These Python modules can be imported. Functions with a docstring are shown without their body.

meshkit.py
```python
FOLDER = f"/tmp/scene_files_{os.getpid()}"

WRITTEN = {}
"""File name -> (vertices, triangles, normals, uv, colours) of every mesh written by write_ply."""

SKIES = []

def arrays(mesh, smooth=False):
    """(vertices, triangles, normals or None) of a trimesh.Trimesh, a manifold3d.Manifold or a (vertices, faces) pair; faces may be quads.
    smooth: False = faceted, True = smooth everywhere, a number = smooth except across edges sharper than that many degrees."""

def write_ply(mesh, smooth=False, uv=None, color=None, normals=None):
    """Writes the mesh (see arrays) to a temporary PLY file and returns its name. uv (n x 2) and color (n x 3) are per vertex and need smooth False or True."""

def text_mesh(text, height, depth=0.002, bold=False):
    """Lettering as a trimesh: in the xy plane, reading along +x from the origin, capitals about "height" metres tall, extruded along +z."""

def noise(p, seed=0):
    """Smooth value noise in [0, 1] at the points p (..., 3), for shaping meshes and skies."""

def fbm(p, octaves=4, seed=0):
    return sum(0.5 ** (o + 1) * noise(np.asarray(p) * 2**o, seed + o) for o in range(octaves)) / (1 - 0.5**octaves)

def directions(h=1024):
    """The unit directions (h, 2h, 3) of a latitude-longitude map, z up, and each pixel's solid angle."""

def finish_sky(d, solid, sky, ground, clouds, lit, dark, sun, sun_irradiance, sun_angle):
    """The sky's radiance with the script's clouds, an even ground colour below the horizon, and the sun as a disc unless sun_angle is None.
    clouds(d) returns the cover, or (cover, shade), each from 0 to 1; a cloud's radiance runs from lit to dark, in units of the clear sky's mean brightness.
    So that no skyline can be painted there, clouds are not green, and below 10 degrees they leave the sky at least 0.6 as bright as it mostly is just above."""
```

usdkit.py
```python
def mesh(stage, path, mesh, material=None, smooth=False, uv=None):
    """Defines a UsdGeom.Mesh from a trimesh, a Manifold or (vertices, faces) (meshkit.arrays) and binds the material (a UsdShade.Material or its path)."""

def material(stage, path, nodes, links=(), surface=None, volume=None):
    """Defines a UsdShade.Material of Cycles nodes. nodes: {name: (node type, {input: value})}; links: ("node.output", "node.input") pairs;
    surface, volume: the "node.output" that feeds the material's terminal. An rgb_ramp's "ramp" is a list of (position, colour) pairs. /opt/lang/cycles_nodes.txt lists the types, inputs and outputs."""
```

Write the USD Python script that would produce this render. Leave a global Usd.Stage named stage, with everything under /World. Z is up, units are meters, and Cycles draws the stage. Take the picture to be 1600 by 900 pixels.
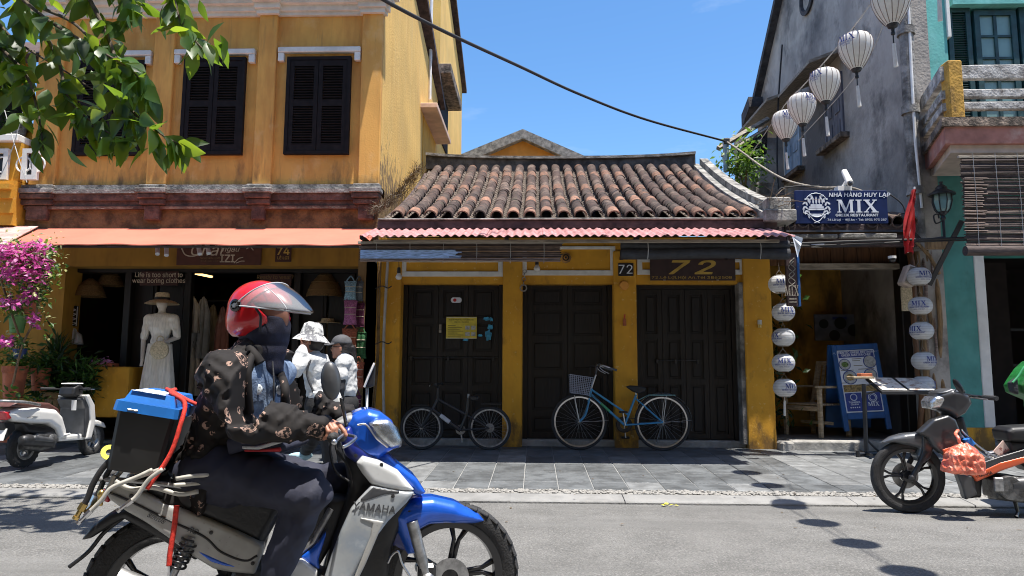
import math, random, numpy as np, trimesh, shapely, usdkit, meshkit
from shapely.geometry import Polygon, LineString, box as sbox
from pxr import Usd, UsdGeom, UsdLux, UsdShade, Gf, Sdf, Vt

stage = Usd.Stage.CreateInMemory()
UsdGeom.SetStageUpAxis(stage, UsdGeom.Tokens.z)
UsdGeom.SetStageMetersPerUnit(stage, 1.0)
UsdGeom.Xform.Define(stage, '/World')
RNG = np.random.default_rng(7); random.seed(7)

# ---------------------------------------------------------------- camera
EYE = np.array([0, 0, 1.07]); FPX = 1130.0          # focal length in pixels of the 1600 x 900 photograph
YAW, PITCH, ROLL = 0.032, math.atan(132 / FPX), 0.005
_f = np.array([-math.sin(YAW) * math.cos(PITCH), math.cos(YAW) * math.cos(PITCH), math.sin(PITCH)])
_r0 = np.array([math.cos(YAW), math.sin(YAW), 0.0]); _u0 = np.cross(_r0, _f)
_r = math.cos(ROLL) * _r0 + math.sin(ROLL) * _u0; _u = np.cross(_r, _f)
cam = UsdGeom.Camera.Define(stage, '/World/camera')
cam.CreateHorizontalApertureAttr(36.0); cam.CreateVerticalApertureAttr(20.25)
cam.CreateFocalLengthAttr(FPX / 1600 * 36); cam.CreateClippingRangeAttr(Gf.Vec2f(0.05, 2000))
m4 = np.eye(4); m4[0, :3], m4[1, :3], m4[2, :3], m4[3, :3] = _r, _u, -_f, EYE
cam.AddTransformOp().Set(Gf.Matrix4d(*m4.ravel().tolist()))
EXPOSURE = 1.05
cam.CreateExposureAttr(EXPOSURE)

# ---------------------------------------------------------------- sky and sun
SUN = np.array([0.19, -0.14, 1.0]); SUN /= np.linalg.norm(SUN)      # direction towards the sun
ELEV, ROT = math.asin(SUN[2]), math.atan2(SUN[0], SUN[1])
SKY, SUN_I = 0.12, 1.15
skymat = usdkit.material(stage, '/World/Looks/sky', {
    'sky': ('sky_texture', {'sky_type': 'single_scattering', 'sun_disc': False, 'sun_elevation': ELEV, 'sun_rotation': ROT, 'altitude': 0.0, 'air_density': 1.0, 'aerosol_density': 1.0, 'ozone_density': 2.0}),
    'tc': ('texture_coordinate', {}), 'mp': ('mapping', {'scale': (1, 1, 2.6)}),
    'n': ('noise_texture', {'scale': 2.3, 'detail': 7, 'roughness': 0.62, 'distortion': 0.3}),
    'r': ('rgb_ramp', {'ramp': [(0, (0, 0, 0)), (0.6, (0, 0, 0)), (0.78, (.26, .26, .26)), (1, (.35, .35, .35))]}),
    'hs': ('hsv', {'saturation': 1.27, 'value': .96}), 'mx': ('mix_color', {'b': (5.2, 5.4, 5.6), 'use_clamp': False}),
    'bg': ('background_shader', {'strength': SKY})},
    [('tc.generated', 'mp.vector'), ('mp.vector', 'n.vector'), ('n.fac', 'r.fac'), ('r.color', 'mx.fac'), ('sky.color', 'hs.color'), ('hs.color', 'mx.a'), ('mx.result', 'bg.color')], surface='bg.background')
dome = UsdLux.DomeLight.Define(stage, '/World/sky')
dome.CreateIntensityAttr(1.0)
UsdShade.MaterialBindingAPI.Apply(dome.GetPrim()).Bind(skymat)
dome.GetPrim().SetCustomDataByKey('kind', 'structure')
sun = UsdLux.DistantLight.Define(stage, '/World/sun')
sun.CreateNormalizeAttr(True); sun.CreateIntensityAttr(SUN_I); sun.CreateAngleAttr(0.53); sun.CreateColorAttr(Gf.Vec3f(1.0, 0.95, 0.88))
_z = SUN; _x = np.cross([0, 1, 0], _z); _x /= np.linalg.norm(_x); _y = np.cross(_z, _x)
ms = np.eye(4); ms[0, :3], ms[1, :3], ms[2, :3] = _x, _y, _z
sun.AddTransformOp().Set(Gf.Matrix4d(*ms.ravel().tolist()))

# ---------------------------------------------------------------- where a pixel of the photograph meets a plane
def ray(px, py): return _f + (px - 800) / FPX * _r - (py - 450) / FPX * _u
def at(px, py, Y):
    d = ray(px, py); return EYE + d * (Y / d[1])
def atz(px, py, z):
    d = ray(px, py); return EYE + d * ((z - EYE[2]) / d[2])
def atx(px, py, X):
    d = ray(px, py); return EYE + d * (X / d[0])
def px_of(p):
    d = np.asarray(p) - EYE; return 800 + FPX * (d @ _r) / (d @ _f), 450 - FPX * (d @ _u) / (d @ _f)

# ---------------------------------------------------------------- things and parts
_count = {}
def numbered(parent, name):
    k = _count.get((parent, name), 0); _count[(parent, name)] = k + 1
    return f'{parent}/{name}' + (f'_{k:03d}' if k else '')
def tag(p, label=None, cat=None, group=None, kind=None):
    for k, v in (('label', label), ('category', cat), ('group', group), ('kind', kind)):
        if v: p.SetCustomDataByKey(k, v)
BASE = {}
def thing(name, label=None, cat=None, base=(0, 0, 0), group=None, kind=None):
    path = numbered('/World', name); x = UsdGeom.Xform.Define(stage, path)
    x.AddTranslateOp().Set(Gf.Vec3d(*map(float, base))); BASE[path] = np.array(base, float)
    tag(x.GetPrim(), label, cat, group, kind); return path
def cat_mesh(ms):
    vs, fs, n = [], [], 0
    for m in ms:
        v, f, _ = meshkit.arrays(m)
        vs.append(v); fs.append(f + n); n += len(v)
    return np.vstack(vs), np.vstack(fs)
def part(parent, name, mesh, mat, smooth=False, label=None, kind=None):
    if isinstance(mesh, list): mesh = cat_mesh(mesh)
    v, f, _ = meshkit.arrays(mesh)
    top = '/'.join(parent.split('/')[:3])
    path = numbered(parent, name)
    usdkit.mesh(stage, path, (v - BASE.get(top, 0), f), mat, smooth=smooth)
    tag(stage.GetPrimAtPath(path), label, None, None, kind); return path
def solo(name, mesh, mat, label=None, cat=None, group=None, kind=None, smooth=False):
    if isinstance(mesh, list): mesh = cat_mesh(mesh)
    v, f, _ = meshkit.arrays(mesh)
    b = np.zeros(3) if kind else np.append((v.min(0) + v.max(0))[:2] / 2, v[:, 2].min())
    path = numbered('/World', name); g = usdkit.mesh(stage, path, (v - b, f), mat, smooth=smooth)
    g.AddTranslateOp().Set(Gf.Vec3d(*b.tolist())); tag(g.GetPrim(), label, cat, group, kind); return path
def copy_of(src, label, base, rotz=0, group=None):
    name = src.split('/')[-1]; path = numbered('/World', name); x = UsdGeom.Xform.Define(stage, path)
    x.AddTranslateOp().Set(Gf.Vec3d(*map(float, base))); x.AddRotateZOp().Set(float(rotz)); p = x.GetPrim()
    p.GetReferences().AddInternalReference(src); p.SetInstanceable(True)
    was = stage.GetPrimAtPath(src).GetCustomData()
    tag(p, label, was['category'], group or was.get('group')); return path

# ---------------------------------------------------------------- meshes
def B(x0, x1, y0, y1, z0, z1):
    return trimesh.creation.box(bounds=[[min(x0, x1), min(y0, y1), min(z0, z1)], [max(x0, x1), max(y0, y1), max(z0, z1)]])
def RB(x0, x1, y0, y1, z0, z1, b=0.01):
    lo, hi = np.array([min(x0, x1), min(y0, y1), min(z0, z1)]), np.array([max(x0, x1), max(y0, y1), max(z0, z1)])
    b = min(b, (hi - lo).min() * 0.45); pts = []
    for s in np.ndindex(2, 2, 2):
        c = np.where(s, hi, lo); d = np.where(s, -b, b)
        for k in range(3):
            q = c + d; q[k] = c[k]; pts.append(q)
    return trimesh.convex.convex_hull(np.array(pts))
def PB(x0, x1, yt, yb, Y0, Y1, b=0):
    """A box whose front face covers the pixels x0..x1, yt..yb on the plane Y0."""
    ym = (yt + yb) / 2; xm = (x0 + x1) / 2
    a = (at(x0, ym, Y0)[0], at(x1, ym, Y0)[0], Y0, Y1, at(xm, yb, Y0)[2], at(xm, yt, Y0)[2])
    return RB(*a, b) if b else B(*a)
def tube(pts, r, n=8, cap=True):
    p = np.asarray(pts, float); r = np.broadcast_to(np.asarray(r, float), (len(p),))
    t = np.gradient(p, axis=0); t /= np.linalg.norm(t, axis=1, keepdims=True) + 1e-12
    a = np.cross(t[0], [0, 0, 1.0] if abs(t[0][2]) < .9 else [1.0, 0, 0]); a /= np.linalg.norm(a); A = []
    for k in range(len(p)):
        a = a - t[k] * (a @ t[k]); a /= np.linalg.norm(a) + 1e-12; A.append(a)
    A = np.array(A); Bv = np.cross(t, A); th = np.arange(n) * 2 * np.pi / n
    v = p[:, None] + r[:, None, None] * (np.cos(th)[None, :, None] * A[:, None] + np.sin(th)[None, :, None] * Bv[:, None])
    i, j = np.meshgrid(np.arange(len(p) - 1), np.arange(n), indexing='ij')
    q = np.stack([i * n + j, i * n + (j + 1) % n, (i + 1) * n + (j + 1) % n, (i + 1) * n + j], -1).reshape(-1, 4)
    f = np.vstack([q[:, [0, 1, 2]], q[:, [0, 2, 3]]]); v = v.reshape(-1, 3)
    if cap:
        k = len(v); v = np.vstack([v, p[:1], p[-1:]]); L = (len(p) - 1) * n
        f = np.vstack([f, [[k, (j + 1) % n, j] for j in range(n)], [[k + 1, L + j, L + (j + 1) % n] for j in range(n)]])
    return v, f
def curve(pts, n=16):
    """A smooth curve through the points (Catmull-Rom)."""
    p = np.asarray(pts, float); p = np.vstack([2 * p[0] - p[1], p, 2 * p[-1] - p[-2]]); out = []
    for k in range(1, len(p) - 2):
        t = np.linspace(0, 1, n, endpoint=k == len(p) - 3)[:, None]
        out.append(.5 * (2 * p[k] + (p[k + 1] - p[k - 1]) * t + (2 * p[k - 1] - 5 * p[k] + 4 * p[k + 1] - p[k + 2]) * t ** 2 + (3 * p[k] - p[k - 1] - 3 * p[k + 1] + p[k + 2]) * t ** 3))
    return np.vstack(out)
def frame_of(axis):
    a = np.asarray(axis, float); a /= np.linalg.norm(a); x = np.cross(a, [0, 0, 1.0] if abs(a[2]) < .9 else [1.0, 0, 0]); x /= np.linalg.norm(x)
    return np.stack([x, np.cross(a, x), a], 1)
def lathe(prof, c=(0, 0, 0), axis=(0, 0, 1), n=24, sx=1.0):
    p = np.asarray(prof, float); th = np.arange(n) * 2 * np.pi / n
    v = np.stack([p[:, None, 0] * np.cos(th) * sx, p[:, None, 0] * np.sin(th), np.broadcast_to(p[:, None, 1], (len(p), n))], -1).reshape(-1, 3)
    i, j = np.meshgrid(np.arange(len(p) - 1), np.arange(n), indexing='ij')
    q = np.stack([i * n + j, i * n + (j + 1) % n, (i + 1) * n + (j + 1) % n, (i + 1) * n + j], -1).reshape(-1, 4)
    f = np.vstack([q[:, [0, 1, 2]], q[:, [0, 2, 3]]])
    return v @ frame_of(axis).T + np.asarray(c), f
def ring(c, R, r, axis=(0, 1, 0), n=40, m=10, squash=1.0):
    th = np.linspace(0, 2 * np.pi, m + 1)
    return lathe([(R + r * math.cos(t), r * squash * math.sin(t)) for t in th], c, axis, n)
def cyl(a, b, r0, r1=None, n=12): return tube([a, b], [r0, r0 if r1 is None else r1], n)
def ball(c, r, sub=2):
    m = trimesh.creation.icosphere(sub, 1.0); return np.asarray(m.vertices) * np.asarray(r) + np.asarray(c), np.asarray(m.faces)
def prism(poly, Y0, Y1):
    """A polygon given as (X, Z) points or a shapely shape, from Y0 to Y1."""
    g = poly if hasattr(poly, 'geom_type') else Polygon(poly)
    g = g.buffer(0); out = []
    for q in getattr(g, 'geoms', [g]):
        if q.area < 1e-9: continue
        m = trimesh.creation.extrude_polygon(q, abs(Y1 - Y0), engine='earcut'); v = np.asarray(m.vertices)
        out.append((np.stack([v[:, 0], max(Y0, Y1) - v[:, 2], v[:, 1]], 1), np.asarray(m.faces)))
    return cat_mesh(out)
def pxpoly(pts, Y): return [tuple(at(x, y, Y)[[0, 2]]) for x, y in pts]
def sheet(grid):
    g = np.asarray(grid, float); a, b = g.shape[:2]
    i, j = np.meshgrid(np.arange(a - 1), np.arange(b - 1), indexing='ij')
    q = np.stack([i * b + j, (i + 1) * b + j, (i + 1) * b + j + 1, i * b + j + 1], -1).reshape(-1, 4)
    return g.reshape(-1, 3), np.vstack([q[:, [0, 1, 2]], q[:, [0, 2, 3]]])
def slabsheet(grid, off):
    """A sheet with thickness: the grid and the same grid moved by off, closed round its rim."""
    g = np.asarray(grid, float); a, b = g.shape[:2]; v, f = sheet(g); n = a * b; off = np.asarray(off, float)
    rim = [(i, 0) for i in range(a)] + [(a - 1, j) for j in range(1, b)] + [(i, b - 1) for i in range(a - 2, -1, -1)] + [(0, j) for j in range(b - 2, 0, -1)]
    ids = [i * b + j for i, j in rim]; side = []
    for k in range(len(ids)):
        p, q = ids[k], ids[(k + 1) % len(ids)]; side += [[q, p, p + n], [q, p + n, q + n]]
    return np.vstack([v, v + off]), np.vstack([f, f[:, ::-1] + n, side])
def moved(m, R=None, t=(0, 0, 0), s=1.0):
    v, f, _ = meshkit.arrays(m); v = v * s
    if R is not None: v = v @ np.asarray(R).T
    return v + np.asarray(t), f
def rot(axis, deg):
    return trimesh.transformations.rotation_matrix(math.radians(deg), axis)[:3, :3]
def text(s, h, at_, depth=0.003, bold=False, center=True, slant=0.0, squeeze=1.0):
    """Lettering that stands in the XZ plane and faces the street (-Y)."""
    m = meshkit.text_mesh(s, h, depth, bold); v = np.asarray(m.vertices).copy()
    v[:, 0] += slant * v[:, 1]; v[:, 0] *= squeeze
    if center: v[:, 0] -= (v[:, 0].min() + v[:, 0].max()) / 2
    return np.stack([v[:, 0], -v[:, 2], v[:, 1]], 1) + np.asarray(at_), np.asarray(m.faces)
SERIF = {'M': [[(0, 0), (.3, 0), (.3, .06), (.19, .08), (.19, .8), (.5, 0), (.58, 0), (.88, .82), (.88, .08), (.78, .06), (.78, 0), (1.16, 0), (1.16, .06), (1.06, .08), (1.06, .92), (1.16, .94), (1.16, 1), (.86, 1), (.6, .3), (.32, 1), (0, 1), (0, .94), (.11, .92), (.11, .08), (0, .06)]],
         'I': [[(0, 0), (.42, 0), (.42, .06), (.31, .08), (.31, .92), (.42, .94), (.42, 1), (0, 1), (0, .94), (.11, .92), (.11, .08), (0, .06)]],
         'X': [[(0, 0), (.34, 0), (.34, .06), (.22, .09), (.44, .4), (.62, .09), (.52, .06), (.52, 0), (1, 0), (1, .06), (.88, .09), (.57, .55), (.8, .91), (.92, .94), (.92, 1), (.6, 1), (.6, .94), (.7, .91), (.51, .64), (.34, .91), (.44, .94), (.44, 1), (0, 1), (0, .94), (.1, .91), (.4, .47), (.12, .09), (0, .06)]]}
def serif_mix(h, at_, depth=0.003, squeeze=1.0):
    x, out = 0, []
    for ch, w in (('M', 1.16), ('I', .42), ('X', 1.0)):
        v, f = prism([(a + x, b) for a, b in SERIF[ch][0]], 0, depth / h); out.append((v, f)); x += w + .1
    v, f = cat_mesh(out); v = v * h; v[:, 0] = (v[:, 0] - v[:, 0].max() / 2) * squeeze; v[:, 1] -= depth
    return v + np.asarray(at_), f

# signed distance fields, meshed with surface nets: bodies, clothes, fairings
def snet(fn, lo, hi, h):
    lo, hi = np.asarray(lo, float), np.asarray(hi, float); n = np.ceil((hi - lo) / h).astype(int) + 1
    ax = [lo[k] + h * np.arange(n[k]) for k in range(3)]
    D = np.empty(n, np.float32)
    for i0 in range(0, n[0], 24):
        P = np.stack(np.meshgrid(ax[0][i0:i0 + 24], ax[1], ax[2], indexing='ij'), -1)
        D[i0:i0 + 24] = fn(P.reshape(-1, 3)).reshape(P.shape[:3])
    S = D < 0; C = [(a, b, c) for a in (0, 1) for b in (0, 1) for c in (0, 1)]
    sl = lambda A, o: A[o[0]:A.shape[0] - 1 + o[0], o[1]:A.shape[1] - 1 + o[1], o[2]:A.shape[2] - 1 + o[2]]
    cnt = sum(sl(S, o).astype(np.int8) for o in C); cells = np.argwhere((cnt > 0) & (cnt < 8))
    acc = np.zeros((len(cells), 3)); k = np.zeros(len(cells))
    for o in C:
        for d in range(3):
            if o[d]: continue
            p = list(o); p[d] = 1
            da = D[tuple((cells + o).T)]; db = D[tuple((cells + p).T)]; x = (da < 0) != (db < 0)
            t = np.where(x, da / np.where(da == db, 1, da - db), 0); q = np.tile(np.array(o, float), (len(cells), 1)); q[:, d] = t
            acc[x] += q[x]; k += x
    v = lo + h * (cells + acc / k[:, None]); vid = np.full(cnt.shape, -1); vid[tuple(cells.T)] = np.arange(len(cells)); F = []
    for d in range(3):
        a, b = (d + 1) % 3, (d + 2) % 3
        A = np.moveaxis(S, (d, a, b), (0, 1, 2)); V = np.moveaxis(vid, (d, a, b), (0, 1, 2))
        e = A[:-1, 1:-1, 1:-1] != A[1:, 1:-1, 1:-1]; I = np.argwhere(e); i, j, l = I[:, 0], I[:, 1] + 1, I[:, 2] + 1
        q = np.stack([V[i, j - 1, l - 1], V[i, j, l - 1], V[i, j, l], V[i, j - 1, l]], 1)
        flip = ~A[i, j, l]; q[flip] = q[flip][:, ::-1]; F.append(q)
    q = np.vstack(F); q = q[(q >= 0).all(1)]
    return v, np.vstack([q[:, [0, 1, 2]], q[:, [0, 2, 3]]])
def cap(p, a, b, ra, rb):
    a, b = np.asarray(a, float), np.asarray(b, float); ab = b - a; h = np.clip((p - a) @ ab / (ab @ ab), 0, 1)
    return np.linalg.norm(p - a - h[:, None] * ab, axis=1) - (ra + (rb - ra) * h)
def ell(p, c, r, R=None):
    q = p - np.asarray(c, float)
    if R is not None: q = q @ R
    r = np.asarray(r, float); k0 = np.linalg.norm(q / r, axis=1); k1 = np.linalg.norm(q / r ** 2, axis=1) + 1e-9
    return k0 * (k0 - 1) / k1
def smin(*ds, k=.03):
    d = ds[0]
    for e in ds[1:]:
        h = np.maximum(k - np.abs(d - e), 0) / k; d = np.minimum(d, e) - h * h * k * .25
    return d
def poly2(x, z, pts):
    P = np.asarray(pts, float); d = np.full(len(x), 1e9); inside = np.zeros(len(x), bool)
    for k in range(len(P)):
        a, b = P[k], P[(k + 1) % len(P)]; e = b - a; w0, w1 = x - a[0], z - a[1]; h = np.clip((w0 * e[0] + w1 * e[1]) / (e @ e + 1e-12), 0, 1)
        d = np.minimum(d, (w0 - h * e[0]) ** 2 + (w1 - h * e[1]) ** 2)
        c = (a[1] > z) != (b[1] > z); inside ^= c & (x < (b[0] - a[0]) * (z - a[1]) / (b[1] - a[1] + 1e-12) + a[0])
    return np.where(inside, -1, 1) * np.sqrt(d)
def panel(pts, yc, hw, r=.02, h=.008, taper=None):
    """A rounded shell of the outline pts (X, Z), centred on yc with half width hw (taper(x, z) scales it)."""
    P = np.asarray(pts, float)
    def fn(p):
        d2 = poly2(p[:, 0], p[:, 2], P) + r; w = hw * (taper(p[:, 0], p[:, 2]) if taper else 1.0); dy = np.abs(p[:, 1] - yc) - (w - r)
        return np.hypot(np.maximum(d2, 0), np.maximum(dy, 0)) + np.minimum(np.maximum(d2, dy), 0) - r
    e = 2 * h
    return snet(fn, [P[:, 0].min() - e, yc - hw * 1.3 - e, P[:, 1].min() - e], [P[:, 0].max() + e, yc + hw * 1.3 + e, P[:, 1].max() + e], h)
def pan(pts, yc, hw, r=.02, h=.008, taper=None): return panel(pxpoly(pts, yc), yc, hw, r, h, taper)

# ---------------------------------------------------------------- materials
def lin(r, g, b): return tuple((c / 255 / 12.92 if c < 11 else ((c / 255 + .055) / 1.055) ** 2.4) for c in (r, g, b))
def mat(name, col, rough=.6, var=.15, scale=6.0, metal=0.0, bump=0.0, bscale=None, stretch=(1, 1, 1), col2=None, mid=(.4, .62), spec=.5, coat=0.0, rnd=0.0, detail=5, extra=None, sheen=0.0, obj=False, trans=0.0):
    """Principled surface with noise in its colour (col to col2), fine relief, and a shift of value from one piece to the next (rnd)."""
    c = np.array(col, float); c2 = c * (1 - var) if col2 is None else np.array(col2, float); c1 = np.minimum(c * (1 + var), .95) if col2 is None else c
    N = {'g': ('texture_coordinate', {}) if obj else ('geometry', {}), 'mp': ('mapping', {'scale': stretch}), 'n': ('noise_texture', {'scale': scale, 'detail': detail, 'roughness': .6}),
         'r': ('rgb_ramp', {'ramp': [(0, c1), (mid[0], c1), (mid[1], c2), (1, c2)]}), 'p': ('principled_bsdf', {'roughness': rough, 'metallic': metal, 'specular_ior_level': spec, 'coat_weight': coat, 'sheen_weight': sheen, 'transmission_weight': trans})}
    L = [('g.object' if obj else 'g.position', 'mp.vector'), ('mp.vector', 'n.vector'), ('n.fac', 'r.fac')]
    out = 'r.color'
    if extra: out = extra(N, L, out)
    if rnd:
        N['oi'] = ('object_info', {}); N['mr'] = ('map_range', {'to_min': 1 - rnd, 'to_max': 1 + rnd}); N['hs'] = ('hsv', {})
        L += [('oi.random', 'mr.value'), ('mr.result', 'hs.value'), (out, 'hs.color')]; out = 'hs.color'
    L.append((out, 'p.base_color'))
    if bump:
        N['nb'] = ('noise_texture', {'scale': bscale or scale * 6, 'detail': 4}); N['bp'] = ('bump', {'strength': bump, 'distance': .02})
        L += [('mp.vector', 'nb.vector'), ('nb.fac', 'bp.height'), ('bp.normal', 'p.normal')]
    return usdkit.material(stage, '/World/Looks/' + name, N, L, surface='p.BSDF')
def layer(key, col, scale, lo, hi, stretch=(1, 1, 1), detail=6, amount=1.0, zband=None):
    """A second noise layer over a colour: stains, peeling, lichen. zband (z0, z1): the stain is densest at z1 and gone at z0."""
    def f(N, L, out):
        N[key + 'm'] = ('mapping', {'scale': stretch, 'location': (len(key) * 3.1, 1.7, 2.9)}); N[key + 'n'] = ('noise_texture', {'scale': scale, 'detail': detail, 'roughness': .65})
        N[key + 'r'] = ('rgb_ramp', {'ramp': [(0, (0, 0, 0)), (lo, (0, 0, 0)), (hi, (amount,) * 3), (1, (amount,) * 3)]}); N[key + 'x'] = ('mix_color', {'b': col})
        L += [('g.position', key + 'm.vector'), (key + 'm.vector', key + 'n.vector'), (out, key + 'x.a'), (key + 'r.color', key + 'x.fac')]
        src = key + 'n.fac'
        if zband:
            N[key + 's'] = ('separate_xyz', {}); N[key + 'z'] = ('map_range', {'from_min': zband[0], 'from_max': zband[1], 'to_min': -.3, 'to_max': .22, 'clamp': True}); N[key + 'a'] = ('math', {'math_type': 'add'})
            L += [('g.position', key + 's.vector'), (key + 's.z', key + 'z.value'), (key + 'z.result', key + 'a.value1'), (src, key + 'a.value2')]; src = key + 'a.value'
        L.append((src, key + 'r.fac')); return key + 'x.result'
    return f
def chain(*fs):
    def f(N, L, out):
        for g in fs: out = g(N, L, out)
        return out
    return f
def glassy(name, tint=(1, 1, 1), rough=.02, extra=0.0):
    """See-through pane: plain transparency with a fresnel gloss."""
    return usdkit.material(stage, '/World/Looks/' + name, {'t': ('transparent_bsdf', {'color': tint}), 'g': ('glossy_bsdf', {'roughness': rough, 'color': (1, 1, 1)}), 'f': ('fresnel', {'IOR': 1.5}), 'a': ('math', {'math_type': 'add', 'value2': extra, 'use_clamp': True}), 'm': ('mix_closure', {})},
                           [('f.fac', 'a.value1'), ('a.value', 'm.fac'), ('t.BSDF', 'm.closure1'), ('g.BSDF', 'm.closure2')], surface='m.closure')
def leafy(name, col, back, var=.25, rough=.45):
    N = {'oi': ('object_info', {}), 'g': ('geometry', {}), 'n': ('noise_texture', {'scale': 9, 'detail': 3}), 'r': ('rgb_ramp', {'ramp': [(.3, np.array(col) * (1 + var)), (.7, np.array(col) * (1 - var))]}), 'mr': ('map_range', {'to_min': .75, 'to_max': 1.3}), 'hs': ('hsv', {}),
         'p': ('principled_bsdf', {'roughness': rough}), 't': ('translucent_bsdf', {'color': back}), 'm': ('mix_closure', {'fac': .42})}
    return usdkit.material(stage, '/World/Looks/' + name, N, [('g.position', 'n.vector'), ('n.fac', 'r.fac'), ('r.color', 'hs.color'), ('oi.random', 'mr.value'), ('mr.result', 'hs.value'), ('hs.color', 'p.base_color'), ('p.BSDF', 'm.closure1'), ('t.BSDF', 'm.closure2')], surface='m.closure')
# ================================================================ materials of the place
M = {}
def mk(name, *a, **k): M[name] = mat(name, *a, **k)
mk('asphalt', (.152, .15, .142), .9, .12, 3.0, bump=.8, bscale=110, spec=.3, extra=chain(layer('as', (.29, .28, .266), 95, .52, .64, detail=1, amount=.6), layer('asd', (.062, .06, .058), 80, .55, .66, detail=1, amount=.6), layer('asx', (.20, .198, .19), .7, .5, .62, (.25, 2.2, 1), amount=.5), layer('ast', (.115, .113, .107), 1.3, .5, .7, (.3, 1.6, 1), amount=.55), layer('asto', (.075, .073, .07), .9, .63, .72, (1, 1, 1), amount=.5)))
mk('earth', (.16, .15, .13), .95)
mk('kerb', (.20, .198, .19), .85, .12, 5, bump=.3, bscale=60, rnd=.1, extra=layer('kb', (.25, .24, .22), 7, .55, .75, amount=.6))
mk('pebble', (.25, .24, .22), .8, .35, 90, mid=(.3, .7))
mk('mortar', (.22, .215, .2), .9, .25, 40)
mk('slate', (.098, .105, .109), .5, .3, 5, bump=.45, bscale=38, rnd=.2, spec=.5, extra=layer('sl', (.15, .155, .16), 9, .52, .75, (1, 2.4, 1), amount=.55))
mk('slate_pale', (.155, .16, .16), .55, .25, 6, bump=.45, bscale=38, rnd=.15, extra=layer('slp', (.12, .13, .14), 9, .5, .75, (1, 2.4, 1), amount=.5))
mk('grout', (.26, .26, .25), .9, .2, 30)
mk('step_stone', (.30, .29, .27), .85, .2, 6, bump=.4, bscale=30, extra=layer('ss', (.12, .115, .1), 5, .5, .7, amount=.6))
OCHRE = (.70, .365, .085)
mk('ochre', OCHRE, .85, .1, 1.3, bump=.12, bscale=45, extra=chain(layer('oc1', (.50, .20, .045), 1.6, .46, .72, (2.6, 2.6, .45), amount=.75), layer('oc5', (.80, .56, .27), 3.1, .56, .7, (1, 1, .8), amount=.35), layer('oc66', (.28, .15, .06), 5, .57, .72, (3, 3, .22), amount=.5), layer('oc2', (.12, .075, .04), 2.4, .53, .76, (2.2, 2.2, .7), amount=.85, zband=(4.4, 3.2))))
mk('ochre_side', (.74, .46, .12), .85, .1, 1.0, bump=.35, bscale=35, extra=chain(layer('os1', (.55, .27, .06), 3.2, .5, .72, (1, 3.2, .16), amount=.55), layer('os3', (.8, .62, .3), 4.4, .52, .7, (1, 4, .1), amount=.4), layer('os2', (.13, .085, .05), 13, .50, .60, (1, 1.3, .6), amount=.85, zband=(4.9, 3.2))))
mk('ochre_deep', (.60, .30, .022), .8, .12, 1.6, bump=.12, bscale=50, extra=chain(layer('od', (.42, .17, .012), 2.1, .5, .75, (2, 2, .5), amount=.6), layer('od2', (.2, .1, .02), 6, .57, .74, (1, 1, .5), amount=.7), layer('od33', (.10, .06, .025), 5, .50, .7, (1.4, 1.4, .8), amount=.8, zband=(1.0, .15)), layer('od444', (.72, .55, .25), 17, .62, .7, amount=.5)))
mk('ochre_shaded', (.33, .175, .022), .8, .15, 1.6, extra=layer('osh', (.16, .075, .01), 3, .5, .75, (2, 2, .5), amount=.6))  # darker copy of the ochre: shade under the awnings put into the colour
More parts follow.
